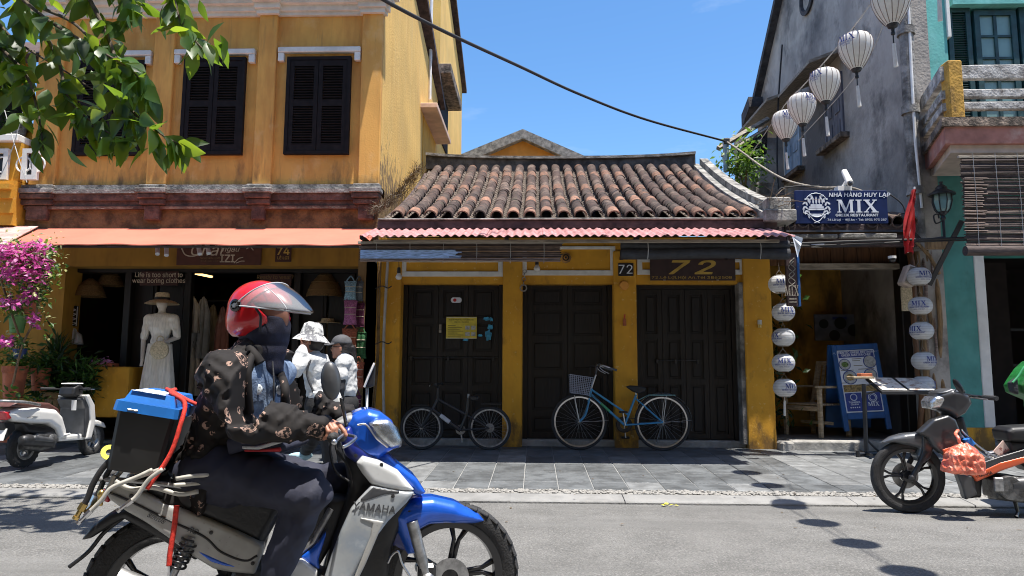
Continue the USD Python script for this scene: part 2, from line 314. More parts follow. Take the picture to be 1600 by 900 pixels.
mk('turq_shaded', (.07, .25, .225), .8, .15, 2.2, bump=.15, bscale=35, extra=chain(layer('tql', (.13, .33, .30), 3.4, .5, .72, (1.5, 1, .6), amount=.6), layer('tqm', (.03, .10, .09), 5, .6, .75, (1, 1, .5), amount=.6)))  # darker copy of turquoise: the lower wall's shade is put into the colour
mk('orange_wall', (.68, .30, .055), .85, .15, 1.5)
mk('white_trim', (.66, .66, .62), .75, .1, 5, extra=layer('wt', (.3, .29, .26), 9, .58, .78, amount=.5))
mk('cornice', (.70, .66, .58), .8, .1, 4, extra=layer('co', (.36, .31, .24), 6, .56, .78, (1, 1, 1.4), amount=.5))
mk('plinth_grey', (.22, .21, .195), .9, .4, 7, bump=.5, bscale=40, extra=layer('pg', (.05, .045, .04), 4, .48, .66, amount=.85))
mk('plinth_red', (.115, .062, .045), .9, .45, 8, bump=.6, bscale=35, extra=chain(layer('pr', (.4, .33, .28), 11, .58, .72, (.5, 1, 2), amount=.6), layer('pr2', (.05, .03, .025), 5, .45, .65, amount=.8)))
mk('plinth_brown', (.13, .08, .035), .9, .45, 6, bump=.5, bscale=40, extra=layer('pb', (.27, .17, .05), 7, .5, .72, amount=.5))
mk('shutter', (.012, .009, .009), .75, .3, 12, spec=.2, extra=layer('sh', (.06, .055, .05), 16, .66, .8, (1, 1, .3), amount=.35))
mk('dark_wood', (.0075, .0046, .0032), .5, .35, 6, bump=.25, bscale=20, stretch=(6, 6, .6), extra=layer('dw', (.024, .016, .013), 10, .55, .75, (3, 3, .4), amount=.6))
mk('dark_wood_2', (.006, .0038, .003), .55, .3, 6, bump=.25, bscale=20, stretch=(6, 6, .6))
mk('brown_wood', (.12, .052, .02), .5, .35, 6, stretch=(5, 5, .6), bump=.2)
mk('timber', (.20, .125, .06), .8, .4, 8, stretch=(4, 4, .5), bump=.4, rnd=.35)
mk('weathered', (.25, .22, .18), .85, .35, 10, stretch=(.5, 3, 3), bump=.4)
mk('salmon', (.53, .155, .10), .65, .06, 2.0, bump=.05, extra=layer('sa', (.42, .125, .08), 3, .58, .85, (3, .6, 1), amount=.4))
mk('salmon_old', (.42, .27, .24), .8, .25, 6)
mk('tin_red', (.36, .165, .16), .55, .25, 9, extra=layer('tr', (.55, .40, .385), 7, .5, .75, (3, .6, 1), amount=.6))
mk('tin_under', (.05, .03, .03), .8)
mk('gutter', (.055, .036, .036), .8, .45, 9, bump=.3, extra=layer('gu', (.15, .12, .11), 12, .58, .75, (.4, 1, 2), amount=.5))
mk('ridge', (.10, .098, .093), .9, .4, 7, bump=.5, bscale=40, extra=layer('ri', (.03, .03, .03), 3, .45, .62, amount=.9))
mk('verge', (.24, .23, .21), .9, .4, 8, bump=.5, bscale=40, extra=layer('ve', (.05, .05, .045), 5, .5, .66, amount=.8))
mk('tile_dark', (.048, .028, .022), .9, .45, 16, bump=.5, bscale=70, rnd=.45, extra=chain(layer('td', (.17, .13, .11), 26, .58, .74, amount=.55), layer('tdm', (.05, .055, .03), 6, .55, .7, amount=.6)))
mk('tile_red', (.205, .105, .068), .9, .4, 18, bump=.5, bscale=70, rnd=.35, extra=layer('tl', (.13, .085, .065), 22, .46, .66, amount=.75))
mk('tile_grey', (.088, .061, .048), .9, .45, 16, bump=.5, bscale=70, rnd=.4, extra=layer('tg', (.045, .03, .026), 14, .46, .62, amount=.8))
mk('pan_tile', (.11, .085, .068), .95, .5, 22, bump=.6, extra=layer('pt', (.28, .25, .21), 30, .5, .7, amount=.55))
mk('grey_wall', (.33, .305, .275), .92, .2, 1.1, bump=.4, bscale=28, extra=chain(layer('gw3', (.52, .475, .42), 1.1, .50, .68, (1, 1.2, .9), detail=9, amount=.8), layer('gw1', (.105, .098, .095), .55, .46, .60, (1, 1, .8), detail=10, amount=.9), layer('gw2', (.045, .043, .043), 1.5, .54, .68, (1, 1, .8), detail=10, amount=.75)))
mk('grey_black', (.045, .042, .045), .95, .4, 5, bump=.5)
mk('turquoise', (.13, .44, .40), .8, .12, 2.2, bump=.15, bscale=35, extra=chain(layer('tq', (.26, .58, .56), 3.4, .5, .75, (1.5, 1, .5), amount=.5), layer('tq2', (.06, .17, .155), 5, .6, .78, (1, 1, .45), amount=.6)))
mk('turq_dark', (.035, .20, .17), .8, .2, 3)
mk('rail_paint', (.46, .45, .43), .9, .2, 12, bump=.6, bscale=40, extra=chain(layer('rp', (.15, .14, .13), 6, .46, .6, (1, 1, 1.5), detail=8, amount=.85), layer('rp2', (.07, .06, .055), 13, .55, .68, amount=.7)))
mk('post_ochre', (.46, .26, .045), .9, .2, 7, bump=.5, extra=layer('po', (.06, .045, .03), 7, .5, .64, (1, 1, .6), amount=.8))
mk('slab_old', (.20, .155, .12), .95, .4, 8, bump=.8, bscale=30, extra=layer('so', (.05, .04, .03), 9, .46, .6, amount=.9))
mk('slab_pink', (.36, .16, .125), .9, .2, 4, extra=layer('sp', (.6, .5, .42), 4, .55, .75, amount=.5))
mk('slab_under', (.5, .42, .36), .9, .15, 4)
mk('pale_pink', (.62, .42, .31), .85, .15, 3)
mk('slate_blue_wood', (.30, .40, .50), .6, .2, 8, stretch=(1, 1, .3))
mk('grey_wood', (.10, .10, .12), .7, .3, 8, stretch=(1, 1, .3))
mk('bottle_green', (.014, .05, .05), .5, .3, 8)
mk('pane_frost', (.20, .33, .31), .25, .1, 3)
mk('bamboo', (.055, .037, .032), .75, .5, 18, stretch=(.5, 3, 6), bump=.3)
mk('bamboo_pale', (.20, .145, .12), .75, .4, 18, stretch=(.5, 3, 6), bump=.3)
mk('blind_blue', (.28, .40, .62), .6, .4, 20, stretch=(.6, 3, 6))
mk('black_cloth', (.022, .023, .027), .8, .25, 12, bump=.3)
mk('black', (.012, .012, .013), .5, .1); mk('black_gloss', (.010, .010, .011), .25, .1, coat=.3); mk('rubber', (.020, .020, .021), .75, .25, 30, bump=.3, bscale=120)
mk('steel', (.55, .55, .56), .3, .1, 20, metal=1.0); mk('dull_steel', (.33, .33, .33), .5, .25, 30, metal=.9); mk('dark_steel', (.05, .05, .052), .45, .2, 20, metal=.6); mk('brass', (.6, .42, .15), .35, .2, 20, metal=1.0)
mk('cable', (.018, .017, .017), .7); mk('cable_grey', (.36, .35, .33), .6, .15)
mk('white_paint', (.74, .73, .70), .5, .08, 8); mk('white_wall', (.66, .65, .62), .8, .1, 3)
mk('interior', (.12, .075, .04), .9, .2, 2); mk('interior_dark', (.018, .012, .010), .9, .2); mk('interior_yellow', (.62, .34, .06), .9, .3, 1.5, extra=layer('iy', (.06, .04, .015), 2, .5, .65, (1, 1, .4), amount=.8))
mk('shop_floor', (.12, .11, .10), .6, .2, 3)

# ================================================================ ground
YF = 9.15
def pz(Y): return 0.06 + 0.034 * (Y - 6.49)
solo('ground', B(-120, 120, -60, 300, -.3, -.03), M['earth'], kind='structure')
solo('road', B(-40, 40, -14, 6.121, -.029, 0.0), M['asphalt'], kind='structure')
kerb = thing('kerb', kind='structure')
x = -9.6
while x < 9.4:
    g = .006; a, b = x + g / 2 + RNG.uniform(-.01, .01), x + .94 - g / 2; d = RNG.uniform(-.004, .004)
    prof = [(6.122 + d, -.05), (6.122 + d, .014), (6.132 + d, .023), (6.34, .045), (6.352, .044), (6.352, -.05)]
    v, f = prism([(y, z) for y, z in prof], -b, -a); v = np.stack([-v[:, 1], v[:, 0], v[:, 2]], 1); part(kerb, 'kerb_stone', (v, f[:, ::-1]), M['kerb']); x += .94
bed = sheet([[(X, Y, z) for X in (-12, 12)] for Y, z in ((6.35, .036), (6.5, .052))])
part(kerb, 'mortar_bed', (bed[0], bed[1][:, ::-1]), M['mortar'])
ps = []
for k in range(2600):
    X = RNG.uniform(-7, 6.2); Y = RNG.uniform(6.365, 6.485); r = RNG.uniform(.010, .019)
    v, f = ball((0, 0, 0), (r * RNG.uniform(.8, 1.5), r * RNG.uniform(.7, 1.1), r * .6), 1); ps.append((v @ rot((0, 0, 1), RNG.uniform(0, 180)).T + [X, Y, .04 + (Y - 6.36) * .1 + RNG.uniform(0, .006)], f))
solo('pebble_strip', ps, M['pebble'], kind='stuff', smooth=True, label='strip of small pale pebbles set in mortar between kerb and pavement', cat='pebbles')
pavement = thing('pavement', kind='structure')
g = sheet([[(X, Y, pz(Y) - .006) for X in (-12, 12)] for Y in (6.49, 10.5)]); part(pavement, 'bed', (g[0], g[1][:, ::-1]), M['grout'])
rows = [6.495, 6.83] + [6.83 + .53 * k for k in range(1, 6)]
for i in range(len(rows) - 1):
    for j in range(43):
        X0 = -6.92 + .31 * j + .035 * i * 0; X1 = X0 + .31; Y0, Y1 = rows[i], rows[i + 1]; c = .004; bv = .006; dz = RNG.uniform(-.0015, .002); tx, ty = RNG.normal(0, .0022, 2)
        P = [(X0 + c, Y0 + c), (X1 - c, Y0 + c), (X1 - c, Y1 - c), (X0 + c, Y1 - c)]; Q = [(X0 + c + bv, Y0 + c + bv), (X1 - c - bv, Y0 + c + bv), (X1 - c - bv, Y1 - c - bv), (X0 + c + bv, Y1 - c - bv)]
        h = lambda q, o: (q[0], q[1], pz(q[1]) + o + dz + tx * (q[0] - X0 - .15) + ty * (q[1] - Y0 - .25))
        v = [h(q, -.02) for q in P] + [h(q, -.003) for q in P] + [h(q, 0) for q in Q]
        f = [[8, 9, 10], [8, 10, 11]] + sum([[[a + k, a + (k + 1) % 4, a + 4 + (k + 1) % 4], [a + k, a + 4 + (k + 1) % 4, a + 4 + k]] for a in (0, 4) for k in range(4)], [])
        pale = (X0 > 2.55 and RNG.random() < .75) or RNG.random() < .12
        part(pavement, 'paving_tile', (np.array(v), np.array(f)), M['slate_pale' if pale else 'slate'])

# ================================================================ the two-storey yellow house on the left (number 74)
XL = at(597, 150, YF)[0]; XL0 = at(58, 150, YF)[0]
zz = lambda py, px=400, Y=YF: at(px, py, Y)[2]
house = thing('yellow_house', 'two-storey weathered yellow house with brown shutters above a clothes shop', 'house', (XL0 / 2 + XL / 2, YF, .15))
Z_PL0, Z_PL1, Z_TOP = zz(353), zz(289), zz(27)
part(house, 'front_wall', B(XL0, XL - .002, YF, YF + .3, Z_PL1, Z_TOP + .6), M['ochre'])
def side_wall():
    P = [(YF, 0.1), (YF, Z_TOP + 1.5)] + [(atx(px, py, XL)[1], atx(px, py, XL)[2]) for px, py in ((650, 0), (668, 85), (686, 165))]
    y2 = P[-1][0]; back = [(atx(px, py, XL)[1], atx(px, py, XL)[2]) for px, py in ((703, 0), (722, 140))]
    apex = (back[0][0] - 1.5, back[0][1] + .9); base = back[1][0]
    P = [(YF, .1), (YF, Z_TOP + 1.6), (P[2][0] - 1.2, P[2][1] + .9), P[2], P[4], (y2, 0.1)]
    Q = [(y2, .1), (y2, apex[1] - .5), apex, back[0], back[1], (base, .1)]
    return P, Q
SP, SQ = side_wall()
def yz_prism(P, X0, X1):
    v, f = prism([(y, z) for y, z in P], 0, abs(X1 - X0)); return np.stack([min(X0, X1) + v[:, 1], v[:, 0], v[:, 2]], 1), f[:, ::-1]
part(house, 'side_wall', yz_prism(SP, XL - .25, XL), M['ochre_side'])
part(house, 'back_wing', yz_prism(SQ, XL - 4, XL + .001), M['ochre_side'])
def verge(a, b, X, w, th, col):
    a, b = np.array(a), np.array(b); d = (b - a) / np.linalg.norm(b - a); n = np.array([-d[1], d[0]]) * (1 if d[0] > 0 else -1)
    return yz_prism([tuple(a - n * .02), tuple(b + d * .12 - n * .02), tuple(b + d * .12 + n * th), tuple(a + n * th)], X - w, X + .12)
part(house, 'verge', verge(SP[2], SP[4], XL, 1.5, .10, 0), M['gutter'])
part(house, 'verge', verge(SQ[2], SQ[4], XL, 3.0, .09, 0), M['gutter'])
part(house, 'roof', yz_prism([(YF - .38, Z_TOP + .33), (SP[2][0], SP[2][1] + .1), (SP[2][0], SP[2][1] + .25), (YF - .38, Z_TOP + .45)], XL0 - .1, XL + .12), M['tile_dark'])
for k in range(26):
    x0 = XL0 + .02 + k * (XL - XL0) / 26
    part(house, 'eave_tile', lathe([(.075, 0), (.088, 0), (.088, .3), (.075, .3)], (x0 + .08, YF - .42, Z_TOP + .37), (0, 1, .35), 10), M['tile_red' if k % 3 else 'tile_grey'])
# cornice and pilasters
def moulding(x0, x1, steps, Y=YF):
    return [B(x0 - o, x1 + o, Y - o, Y + .02, z0, z1) for z0, z1, o in steps]
zc = zz(27)
part(house, 'cornice', moulding(XL0, XL, [(zc, zc + .05, .045), (zc + .05, zc + .13, .08), (zc + .13, zc + .20, .14), (zc + .20, zc + .34, .20)]), M['cornice'])
PIL = [(60, 100), (240, 271), (403, 431), (565, 597)]
for a, b in PIL:
    xa, xb = at(a, 150, YF)[0], min(at(b, 150, YF)[0], XL - .003)
    part(house, 'pilaster', RB(xa, xb, YF - .06, YF + .01, Z_PL1, zc + .01, .008), M['ochre'])
    part(house, 'capital', [B(xa - .03, xb + .03, YF - .11, YF, zc - .002, zc + .06), B(xa - .05, xb + .05, YF - .15, YF, zc + .062, zc + .135), B(xa - .07, xb + .06, YF - .21, YF, zc + .137, zc + .21), B(xa - .09, xb + .07, YF - .27, YF, zc + .212, zc + .342)], M['cornice'])
    z0, z1, z2, z3 = zz(291), zz(305), zz(322), zz(336)
    part(house, 'pilaster_base', [RB(xa - .05, xb + .03, YF - .13, YF, zz(297), z0, .01), RB(xa - .09, xb + .05, YF - .17, YF, z1, zz(297) - .002, .01)], M['plinth_grey'])
    part(house, 'corbel', [RB(xa - .06, xb + .03, YF - .15, YF, zz(313), z1 - .002, .01), RB(xa - .04, xb + .02, YF - .12, YF, z2, zz(313) - .002, .01), RB(xa + .02, xb - .05, YF - .09, YF, zz(345), z2 - .002, .01)], M['plinth_red'])
# plinth band between the storeys
part(house, 'string_course', [B(XL0, XL, YF - .10, YF + .3, zz(304), zz(298)), B(XL0, XL, YF - .06, YF + .3, zz(298) + .001, zz(290))], M['plinth_grey'])
part(house, 'string_course', [B(XL0, XL - .001, YF - .08, YF + .3, zz(315), zz(304) - .002), B(XL0, XL - .001, YF - .055, YF + .3, zz(323), zz(315) - .002), B(XL0, XL - .001, YF - .075, YF + .3, zz(328), zz(323) - .002)], M['plinth_red'])
part(house, 'fascia', B(XL0, XL - .001, YF - .02, YF + .3, zz(384), zz(328) - .002), M['plinth_brown'])
part(house, 'fascia', B(XL0, XL - .001, YF + .01, YF + .3, zz(416), zz(384) - .002), M['ochre_shaded'], label='yellow painted beam above the shop opening')
# windows with louvred shutters
def shutter_window(x0, x1, yt, yb):
    a, b = at(x0, (yt + yb) / 2, YF)[0], at(x1, (yt + yb) / 2, YF)[0]; z0, z1 = zz(yb), zz(yt); y = YF - .065; fr = .045
    w = part(house, 'window', [B(a, b, y, YF + .01, z1 - fr, z1), B(a, b, y, YF + .01, z0, z0 + fr), B(a, a + fr, y, YF + .01, z0 + fr, z1 - fr), B(b - fr, b, y, YF + .01, z0 + fr, z1 - fr)], M['shutter'])
    m = (a + b) / 2
    for s0, s1 in ((a + fr + .003, m - .004), (m + .004, b - fr - .003)):
        st = .055; za, zb = z0 + fr + .004, z1 - fr - .004; zm = za + (zb - za) * .52
        part(w, 'shutter', [B(s0, s0 + st, y + .008, y + .04, za, zb), B(s1 - st, s1, y + .008, y + .04, za, zb)] + [B(s0 + st, s1 - st, y + .009, y + .039, p, q) for p, q in ((za, za + .08), (zm - .04, zm + .04), (zb - .08, zb))], M['shutter'])
        sl = []
        for p, q in ((za + .08, zm - .04), (zm + .04, zb - .08)):
            n = int((q - p) / .034)
            for k in range(n):
                zc_ = p + (k + .5) * (q - p) / n; v, f, _ = meshkit.arrays(B(s0 + st, s1 - st, -.02, .02, -.004, .004))
                sl.append((v @ rot((1, 0, 0), 38).T + [0, y + .026, zc_], f))
        part(w, 'slats', sl, M['shutter'], kind='stuff')
        part(w, 'backing', B(s0 + st, s1 - st, y + .05, y + .058, za, zb), M['black'])
for wx in ((121, 224, 95, 243), (287, 383, 92, 243), (448, 548, 92, 243)): shutter_window(*wx)
for a, b, yt in ((122, 240, 80), (276, 401, 79), (437, 565, 77)):
    xa, xb = at(a, yt, YF)[0], at(b, yt, YF)[0]; z1 = zz(yt); z0 = zz(yt + 8); zd = zz(yt + 21)
    part(house, 'window_hood', [RB(xa, xb, YF - .07, YF + .01, z0, z1, .008), RB(xa + .002, xa + .08, YF - .06, YF + .01, zd, z0 - .002, .006), RB(xb - .08, xb - .002, YF - .06, YF + .01, zd, z0 - .002, .006)], M['white_trim'])
# side wall: slab over a small window, hood over a second one
s0, s1 = atx(657, 163, XL), atx(682, 213, XL)
part(house, 'slab', RB(XL - .1, XL + .30, s0[1], s1[1], s0[2] - .06, s0[2] + .03, .01), M['pale_pink'])
part(house, 'window', [B(XL - .02, XL + .012, s0[1] + .3, s1[1] - .2, s0[2] - 1.35, s0[2] - .1)], M['ochre_deep'], label='deeper ochre patch standing for the shaded recess below the slab')  # flat raised patch, the recess shade is painted as deeper ochre
part(house, 'window', [B(XL - .02, XL + .03, s0[1] + .75, s1[1] - .55, s0[2] - 1.5, s0[2] - .95)], M['shutter'], label='small dark side window under the slab')
h0, h1 = atx(680, 108, XL), atx(700, 160, XL)
part(house, 'window_hood', RB(XL - .1, XL + .32, h0[1], h1[1], h0[2] - .08, h0[2] + .12, .01), M['slab_old'])
part(house, 'window', B(XL - .02, XL + .03, h0[1] + .5, h1[1] - .2, h0[2] - 1.2, h0[2] - .1), M['shutter'], label='dark window under the hood in the back wing')
part(house, 'window_frame', tube([(XL + .03, atx(672, 10, XL)[1], 6.2), (XL + .03, atx(672, 10, XL)[1], 8.4)], .03, 6), M['white_paint'])
# shop storey: pillars, opening, room
part(house, 'shop_pillar', B(XL0, at(97, 500, YF)[0], YF, YF + .35, .1, zz(416) - .002), M['ochre_shaded'])
xs0, xs1 = at(97, 500, YF)[0], at(562, 500, YF)[0]
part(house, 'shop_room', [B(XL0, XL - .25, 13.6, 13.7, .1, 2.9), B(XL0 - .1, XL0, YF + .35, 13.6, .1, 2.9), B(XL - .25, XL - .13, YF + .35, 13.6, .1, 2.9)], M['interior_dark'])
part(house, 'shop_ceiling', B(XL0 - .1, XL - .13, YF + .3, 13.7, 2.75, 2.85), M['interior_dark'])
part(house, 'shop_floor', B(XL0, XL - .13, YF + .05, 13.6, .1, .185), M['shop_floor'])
# wooden shop front: posts, transom beam, folded door leaves
yw = YF + .25
for px_ in (98, 196, 290, 462, 560):
    xx = at(px_, 500, yw)[0]; part(house, 'door_post', RB(xx - .045, xx + .045, yw, yw + .1, .18, zz(412), .006), M['dark_wood'])
part(house, 'transom', RB(xs0, xs1, yw - .02, yw + .12, zz(426, Y=yw), zz(414, Y=yw), .006), M['dark_wood_2'])
for a, b in ((200, 240), (245, 288), (466, 508), (512, 556)):
    xa, xb = at(a, 500, yw + .1)[0], at(b, 500, yw + .1)[0]
    part(house, 'door_leaf', [B(xa, xb, yw + .13, yw + .16, .19, zz(430))] + [B(xa + .04, xb - .04, yw + .118, yw + .131, q, q + .62) for q in (.3, 1.05, 1.75)], M['dark_wood_2'])
# salmon awning
def awning():
    A, Bq, C, D = at(58, 357, YF - .03), at(592, 357, YF - .03), at(12, 381, 8.05), at(572, 382, 8.05)
    n = 40; g = []
    for k in range(7):
        t = k / 6; row = []
        for i in range(n + 1):
            s = i / n; p = (1 - t) * ((1 - s) * A + s * Bq) + t * ((1 - s) * C + s * D); p[2] += -.012 * math.sin(math.pi * t) + .008 * t * math.sin(s * 37) * math.sin(s * 11 + 1); row.append(p)
        g.append(row)
    return slabsheet(g, (0, 0, -.012))
aw = solo('shop_awning', awning(), M['salmon'], 'long salmon pink awning over the clothes shop', 'awning', smooth=40)
A0, A1 = at(14, 384, 8.08), at(572, 384, 8.08)
solo('awning_bar', [tube([A0 - [0, 0, .01], A1 - [0, 0, .01]], .014, 8)] + [tube([(xx, 8.09, A0[2] - .01), (xx, YF, A0[2] + .26)], .010, 6) for xx in np.linspace(A0[0] + .1, A1[0] - .1, 6)], M['dark_steel'], 'dark steel frame carrying the salmon awning', 'awning frame')
# house next door on the far left: deep yellow balcony wall
nb = thing('neighbour_house', 'deep yellow house at the left edge with balcony and white lattice panels', 'house', (-8, 9.1, .15))
XN = XL0 - .02; YN = 8.95
part(nb, 'wall', B(-13, XN, YN + .35, YN + .6, 2.9, 4.4), M['ochre_deep'])
part(nb, 'shop_wall', B(-13, XN, YN + .35, YN + .6, .1, 2.898), M['ochre_shaded'])  # shaded ochre copy, darkness under the awning is in the paint colour
def nz(py): return at(30, py, YN)[2]
part(nb, 'balcony_front', B(-13, XN - .003, YN + .02, YN + .349, nz(282), nz(222)), M['ochre_deep'])
part(nb, 'balcony_coping', RB(-13, XN - .002, YN - .06, YN + .4, nz(222) + .001, nz(211), .01), M['white_trim'])
part(nb, 'cornice', [B(-13, XN, YN - o, YN + .349, nz(b) + .001, nz(a)) for a, b, o in ((283, 291, .03), (291, 299, .14), (299, 312, .09), (312, 334, .05), (334, 352, .02))], M['ochre_deep'])
for a, b in ((-30, 14), (36, 60)):
    p, q = at(a, 255, YN)[0], at(b, 255, YN)[0]; z0, z1 = nz(281), nz(233)
    w = part(nb, 'lattice_frame', [B(p, q, YN - .03, YN + .03, z0, z0 + .06), B(p, q, YN - .03, YN + .03, z1 - .06, z1), B(p, p + .06, YN - .03, YN + .03, z0 + .06, z1 - .06), B(q - .06, q, YN - .03, YN + .03, z0 + .06, z1 - .06)], M['white_trim'])
    part(w, 'lattice', [B(p + .06, q - .06, YN + .008, YN + .018, z0 + .06, z1 - .06)], M['black']); part(w, 'bars', [ring(((p + q) / 2 + dx, YN, (z0 + z1) / 2), .1, .012, n=16, m=5) for dx in (-.09, .09)], M['white_trim'])
part(nb, 'balcony_door', [B(at(-20, 150, YN + .36)[0], at(44, 150, YN + .36)[0], YN + .33, YN + .36, nz(215), nz(140))], M['dark_wood_2'])
part(nb, 'upper_floor', B(-13, XN - .5, YN + .62, YN + .8, 4.4, 5.4), M['ochre_deep'])
rf = [yz_prism([(8.3, 4.75), (13, 7.2), (13, 7.35), (8.3, 4.88)], -13, XN - .15)]
part(nb, 'roof', rf, M['tile_dark'])
for k in range(14): part(nb, 'eave_tile', lathe([(.075, 0), (.088, 0), (.088, .3), (.075, .3)], (XN - .3 - k * .2, 8.25, 4.86), (0, 1, .5), 10), M['tile_grey'])
sh = [(at(-320, 352, 8.9), at(60, 353, 9.05)), (at(-420, 384, 7.9), at(8, 381, 8.06))]
g = [[sh[0][0] * (1 - s) + sh[0][1] * s for s in np.linspace(0, 1, 8)], [sh[1][0] * (1 - s) + sh[1][1] * s for s in np.linspace(0, 1, 8)]]
solo('old_awning', slabsheet(g, (0, 0, -.012)), M['salmon_old'], 'faded greyish awning corner left of the salmon awning, extended out of view for shade', 'awning')  # runs on past the left frame edge, added there to shade the wall

# ================================================================ the low house with the tiled roof (number 72)
h72 = thing('tiled_house', 'low yellow shophouse with mossy tiled roof and three dark wooden doors', 'house', (.4, YF, .15))
XA, XB = at(567, 560, YF)[0], at(1209, 560, YF)[0]
pil = [(567, 624), (785, 816), (960, 996), (1165, 1209)]; PX = []
for a, b in pil:
    xa, xb = at(a, 560, YF)[0], at(b, 560, YF)[0]; PX.append((xa, xb))
    part(h72, 'pillar', RB(xa, xb, YF, YF + .45, .1, 2.62, .012), M['ochre_deep'])
part(h72, 'upper_wall', B(XA, XB, YF + .06, YF + .4, zz(442), 2.8), M['ochre_deep'])
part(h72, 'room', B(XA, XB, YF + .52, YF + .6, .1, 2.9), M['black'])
part(h72, 'sill_step', [RB(PX[0][1] - .01, PX[3][0] + .01, YF + .1, YF + .5, .1, .235, .012)], M['step_stone'])
def door(x0, x1, zt, leaves, mid_rails, name_label):
    yd = YF + .22; d = part(h72, 'door', [B(x0, x0 + .06, yd - .03, yd + .06, .235, zt), B(x1 - .06, x1, yd - .03, yd + .06, .235, zt), B(x0 + .06, x1 - .06, yd - .03, yd + .06, zt - .07, zt)], M['dark_wood'], label=name_label)
    part(d, 'backing', B(x0, x1, yd + .07, yd + .09, .235, zt), M['black'])
    xa, xb = x0 + .062, x1 - .062; w = (xb - xa) / leaves
    for k in range(leaves):
        p, q = xa + k * w + .003, xa + (k + 1) * w - .003; st = .06; za, zb = .24, zt - .074
        part(d, 'door_leaf', [B(p, p + st, yd, yd + .04, za, zb), B(q - st, q, yd, yd + .04, za, zb)] + [B(p + st, q - st, yd + .001, yd + .039, r0, r0 + .07) for r0 in [za] + [za + (zb - za) * m for m in mid_rails] + [zb - .07]], M['dark_wood'])
        e = [za] + [za + (zb - za) * m for m in mid_rails] + [zb - .07]
        for m in range(len(e) - 1):
            part(d, 'door_panel', [B(p + st, q - st, yd + .026, yd + .034, e[m] + .07, e[m + 1]), RB(p + st + .03, q - st - .03, yd + .012, yd + .027, e[m] + .1, e[m + 1] - .03, .008)], M['dark_wood_2'])
    return d
zd = zz(432, 700)
d1 = door(PX[0][1], PX[1][0], zd, 3, (.3, .52, .74), 'left door behind the black bicycle')
d2 = door(PX[1][1], PX[2][0], zz(430, 880), 2, (.14, .4, .62, .82), 'middle door behind the blue bicycle basket')
d3 = door(PX[2][1], PX[3][0] - .05, zz(440, 1080), 4, (.36, .66), 'right door of four narrow leaves')
for dd, (a, b, py) in ((d1, (637, 778, 558)), (d3, (1024, 1094, 563))):
    p, q = at(a, py, YF + .2), at(b, py, YF + .2)
    part(dd, 'bolt', [tube([p, q], .009, 6)] + [B(p[0] + t * (q[0] - p[0]) - .012, p[0] + t * (q[0] - p[0]) + .012, YF + .185, YF + .235, p[2] - .04, p[2] + .012) for t in (.04, .45, .95)], M['dark_steel'])
# white frames in the transoms
for a, b, yt, yb in ((626, 786, 404, 431), (815, 962, 384, 429), (996, 1165, 404, 428)):
    xa, xb = at(a, 410, YF)[0], at(b, 410, YF)[0]; z0, z1 = zz(yb), zz(yt); t = .065
    part(h72, 'transom_frame', [RB(xa, xb, YF + .03, YF + .07, z0, z0 + t, .005), RB(xa, xb, YF + .03, YF + .07, z1 - t * .6, z1, .005), RB(xa, xa + t, YF + .031, YF + .07, z0 + t - .001, z1 - .03, .005), RB(xb - t, xb, YF + .031, YF + .07, z0 + t - .001, z1 - .03, .005)], M['white_trim'])
part(h72, 'wall_edge', RB(PX[3][0] - .055, PX[3][0] + .005, YF + .02, YF + .3, .2, zz(440), .006), M['plinth_grey'])
eye = at(884, 403, YF + .03)
part(h72, 'door_eye', [lathe([(0, -.015), (.07, -.012), (.072, .012), (.045, .02), (.04, .028), (.018, .03), (0, .034)], eye, (0, -1, 0), 8)], M['ochre'], label='small octagonal painted wooden eye above the middle door')
part(h72, 'door_eye_ring', [ring(eye + [0, -.03, 0], .036, .008, n=16, m=6), ball(eye + [0, -.035, 0], .014, 1)], M['dark_wood'])
# roof
EY, RY = 8.34, 11.9
ze, zr = at(900, 339, EY)[2], at(900, 262, RY)[2]
xe0, xe1 = at(606, 339, EY)[0], at(1184, 339, EY)[0] + .02
def roof_pt(x, t, up=0.0):
    y = EY + t * (RY - EY); z = ze + t * (zr - ze) - .09 * math.sin(math.pi * t); return np.array([x, y, z + up])
roof = part(h72, 'roof', [slabsheet([[roof_pt(x, t, -.06) for x in (xe0 - .12, xe1 + .12)] for t in np.linspace(0, 1, 14)], (0, 0, -.06))], M['gutter'])
back = [[(x, RY + t * 3, zr - .05 - t * 1.3) for x in (xe0 - .1, xe1 + .12)] for t in (0, 1)]
part(h72, 'roof_back', slabsheet(back, (0, 0, -.06)), M['tile_dark'])
NC, NL = 22, 27; cw = (xe1 - xe0) / NC; Ltot = math.hypot(RY - EY, zr - ze)
def tile_mesh(x, t0, L, r, jit):
    d = roof_pt(x, min(t0 + .05, 1)) - roof_pt(x, t0); d /= np.linalg.norm(d); up = np.array([0, -d[2], d[1]]); d = d + up * jit[0]; xx = np.array([1.0, jit[1], 0])
    P = []; o = roof_pt(x, t0) + up * .012
    th = np.linspace(-.05, math.pi + .05, 9)
    ringa = lambda s, rr: [o + d * s + xx * (rr * math.cos(a)) + up * (rr * .88 * math.sin(a)) for a in th]
    G = [ringa(.02, r - .016), ringa(0, r - .016), ringa(0, r), ringa(L, r * .86)]
    v, f = sheet(G); return v, f[:, ::-1]
rest, few = {}, 0
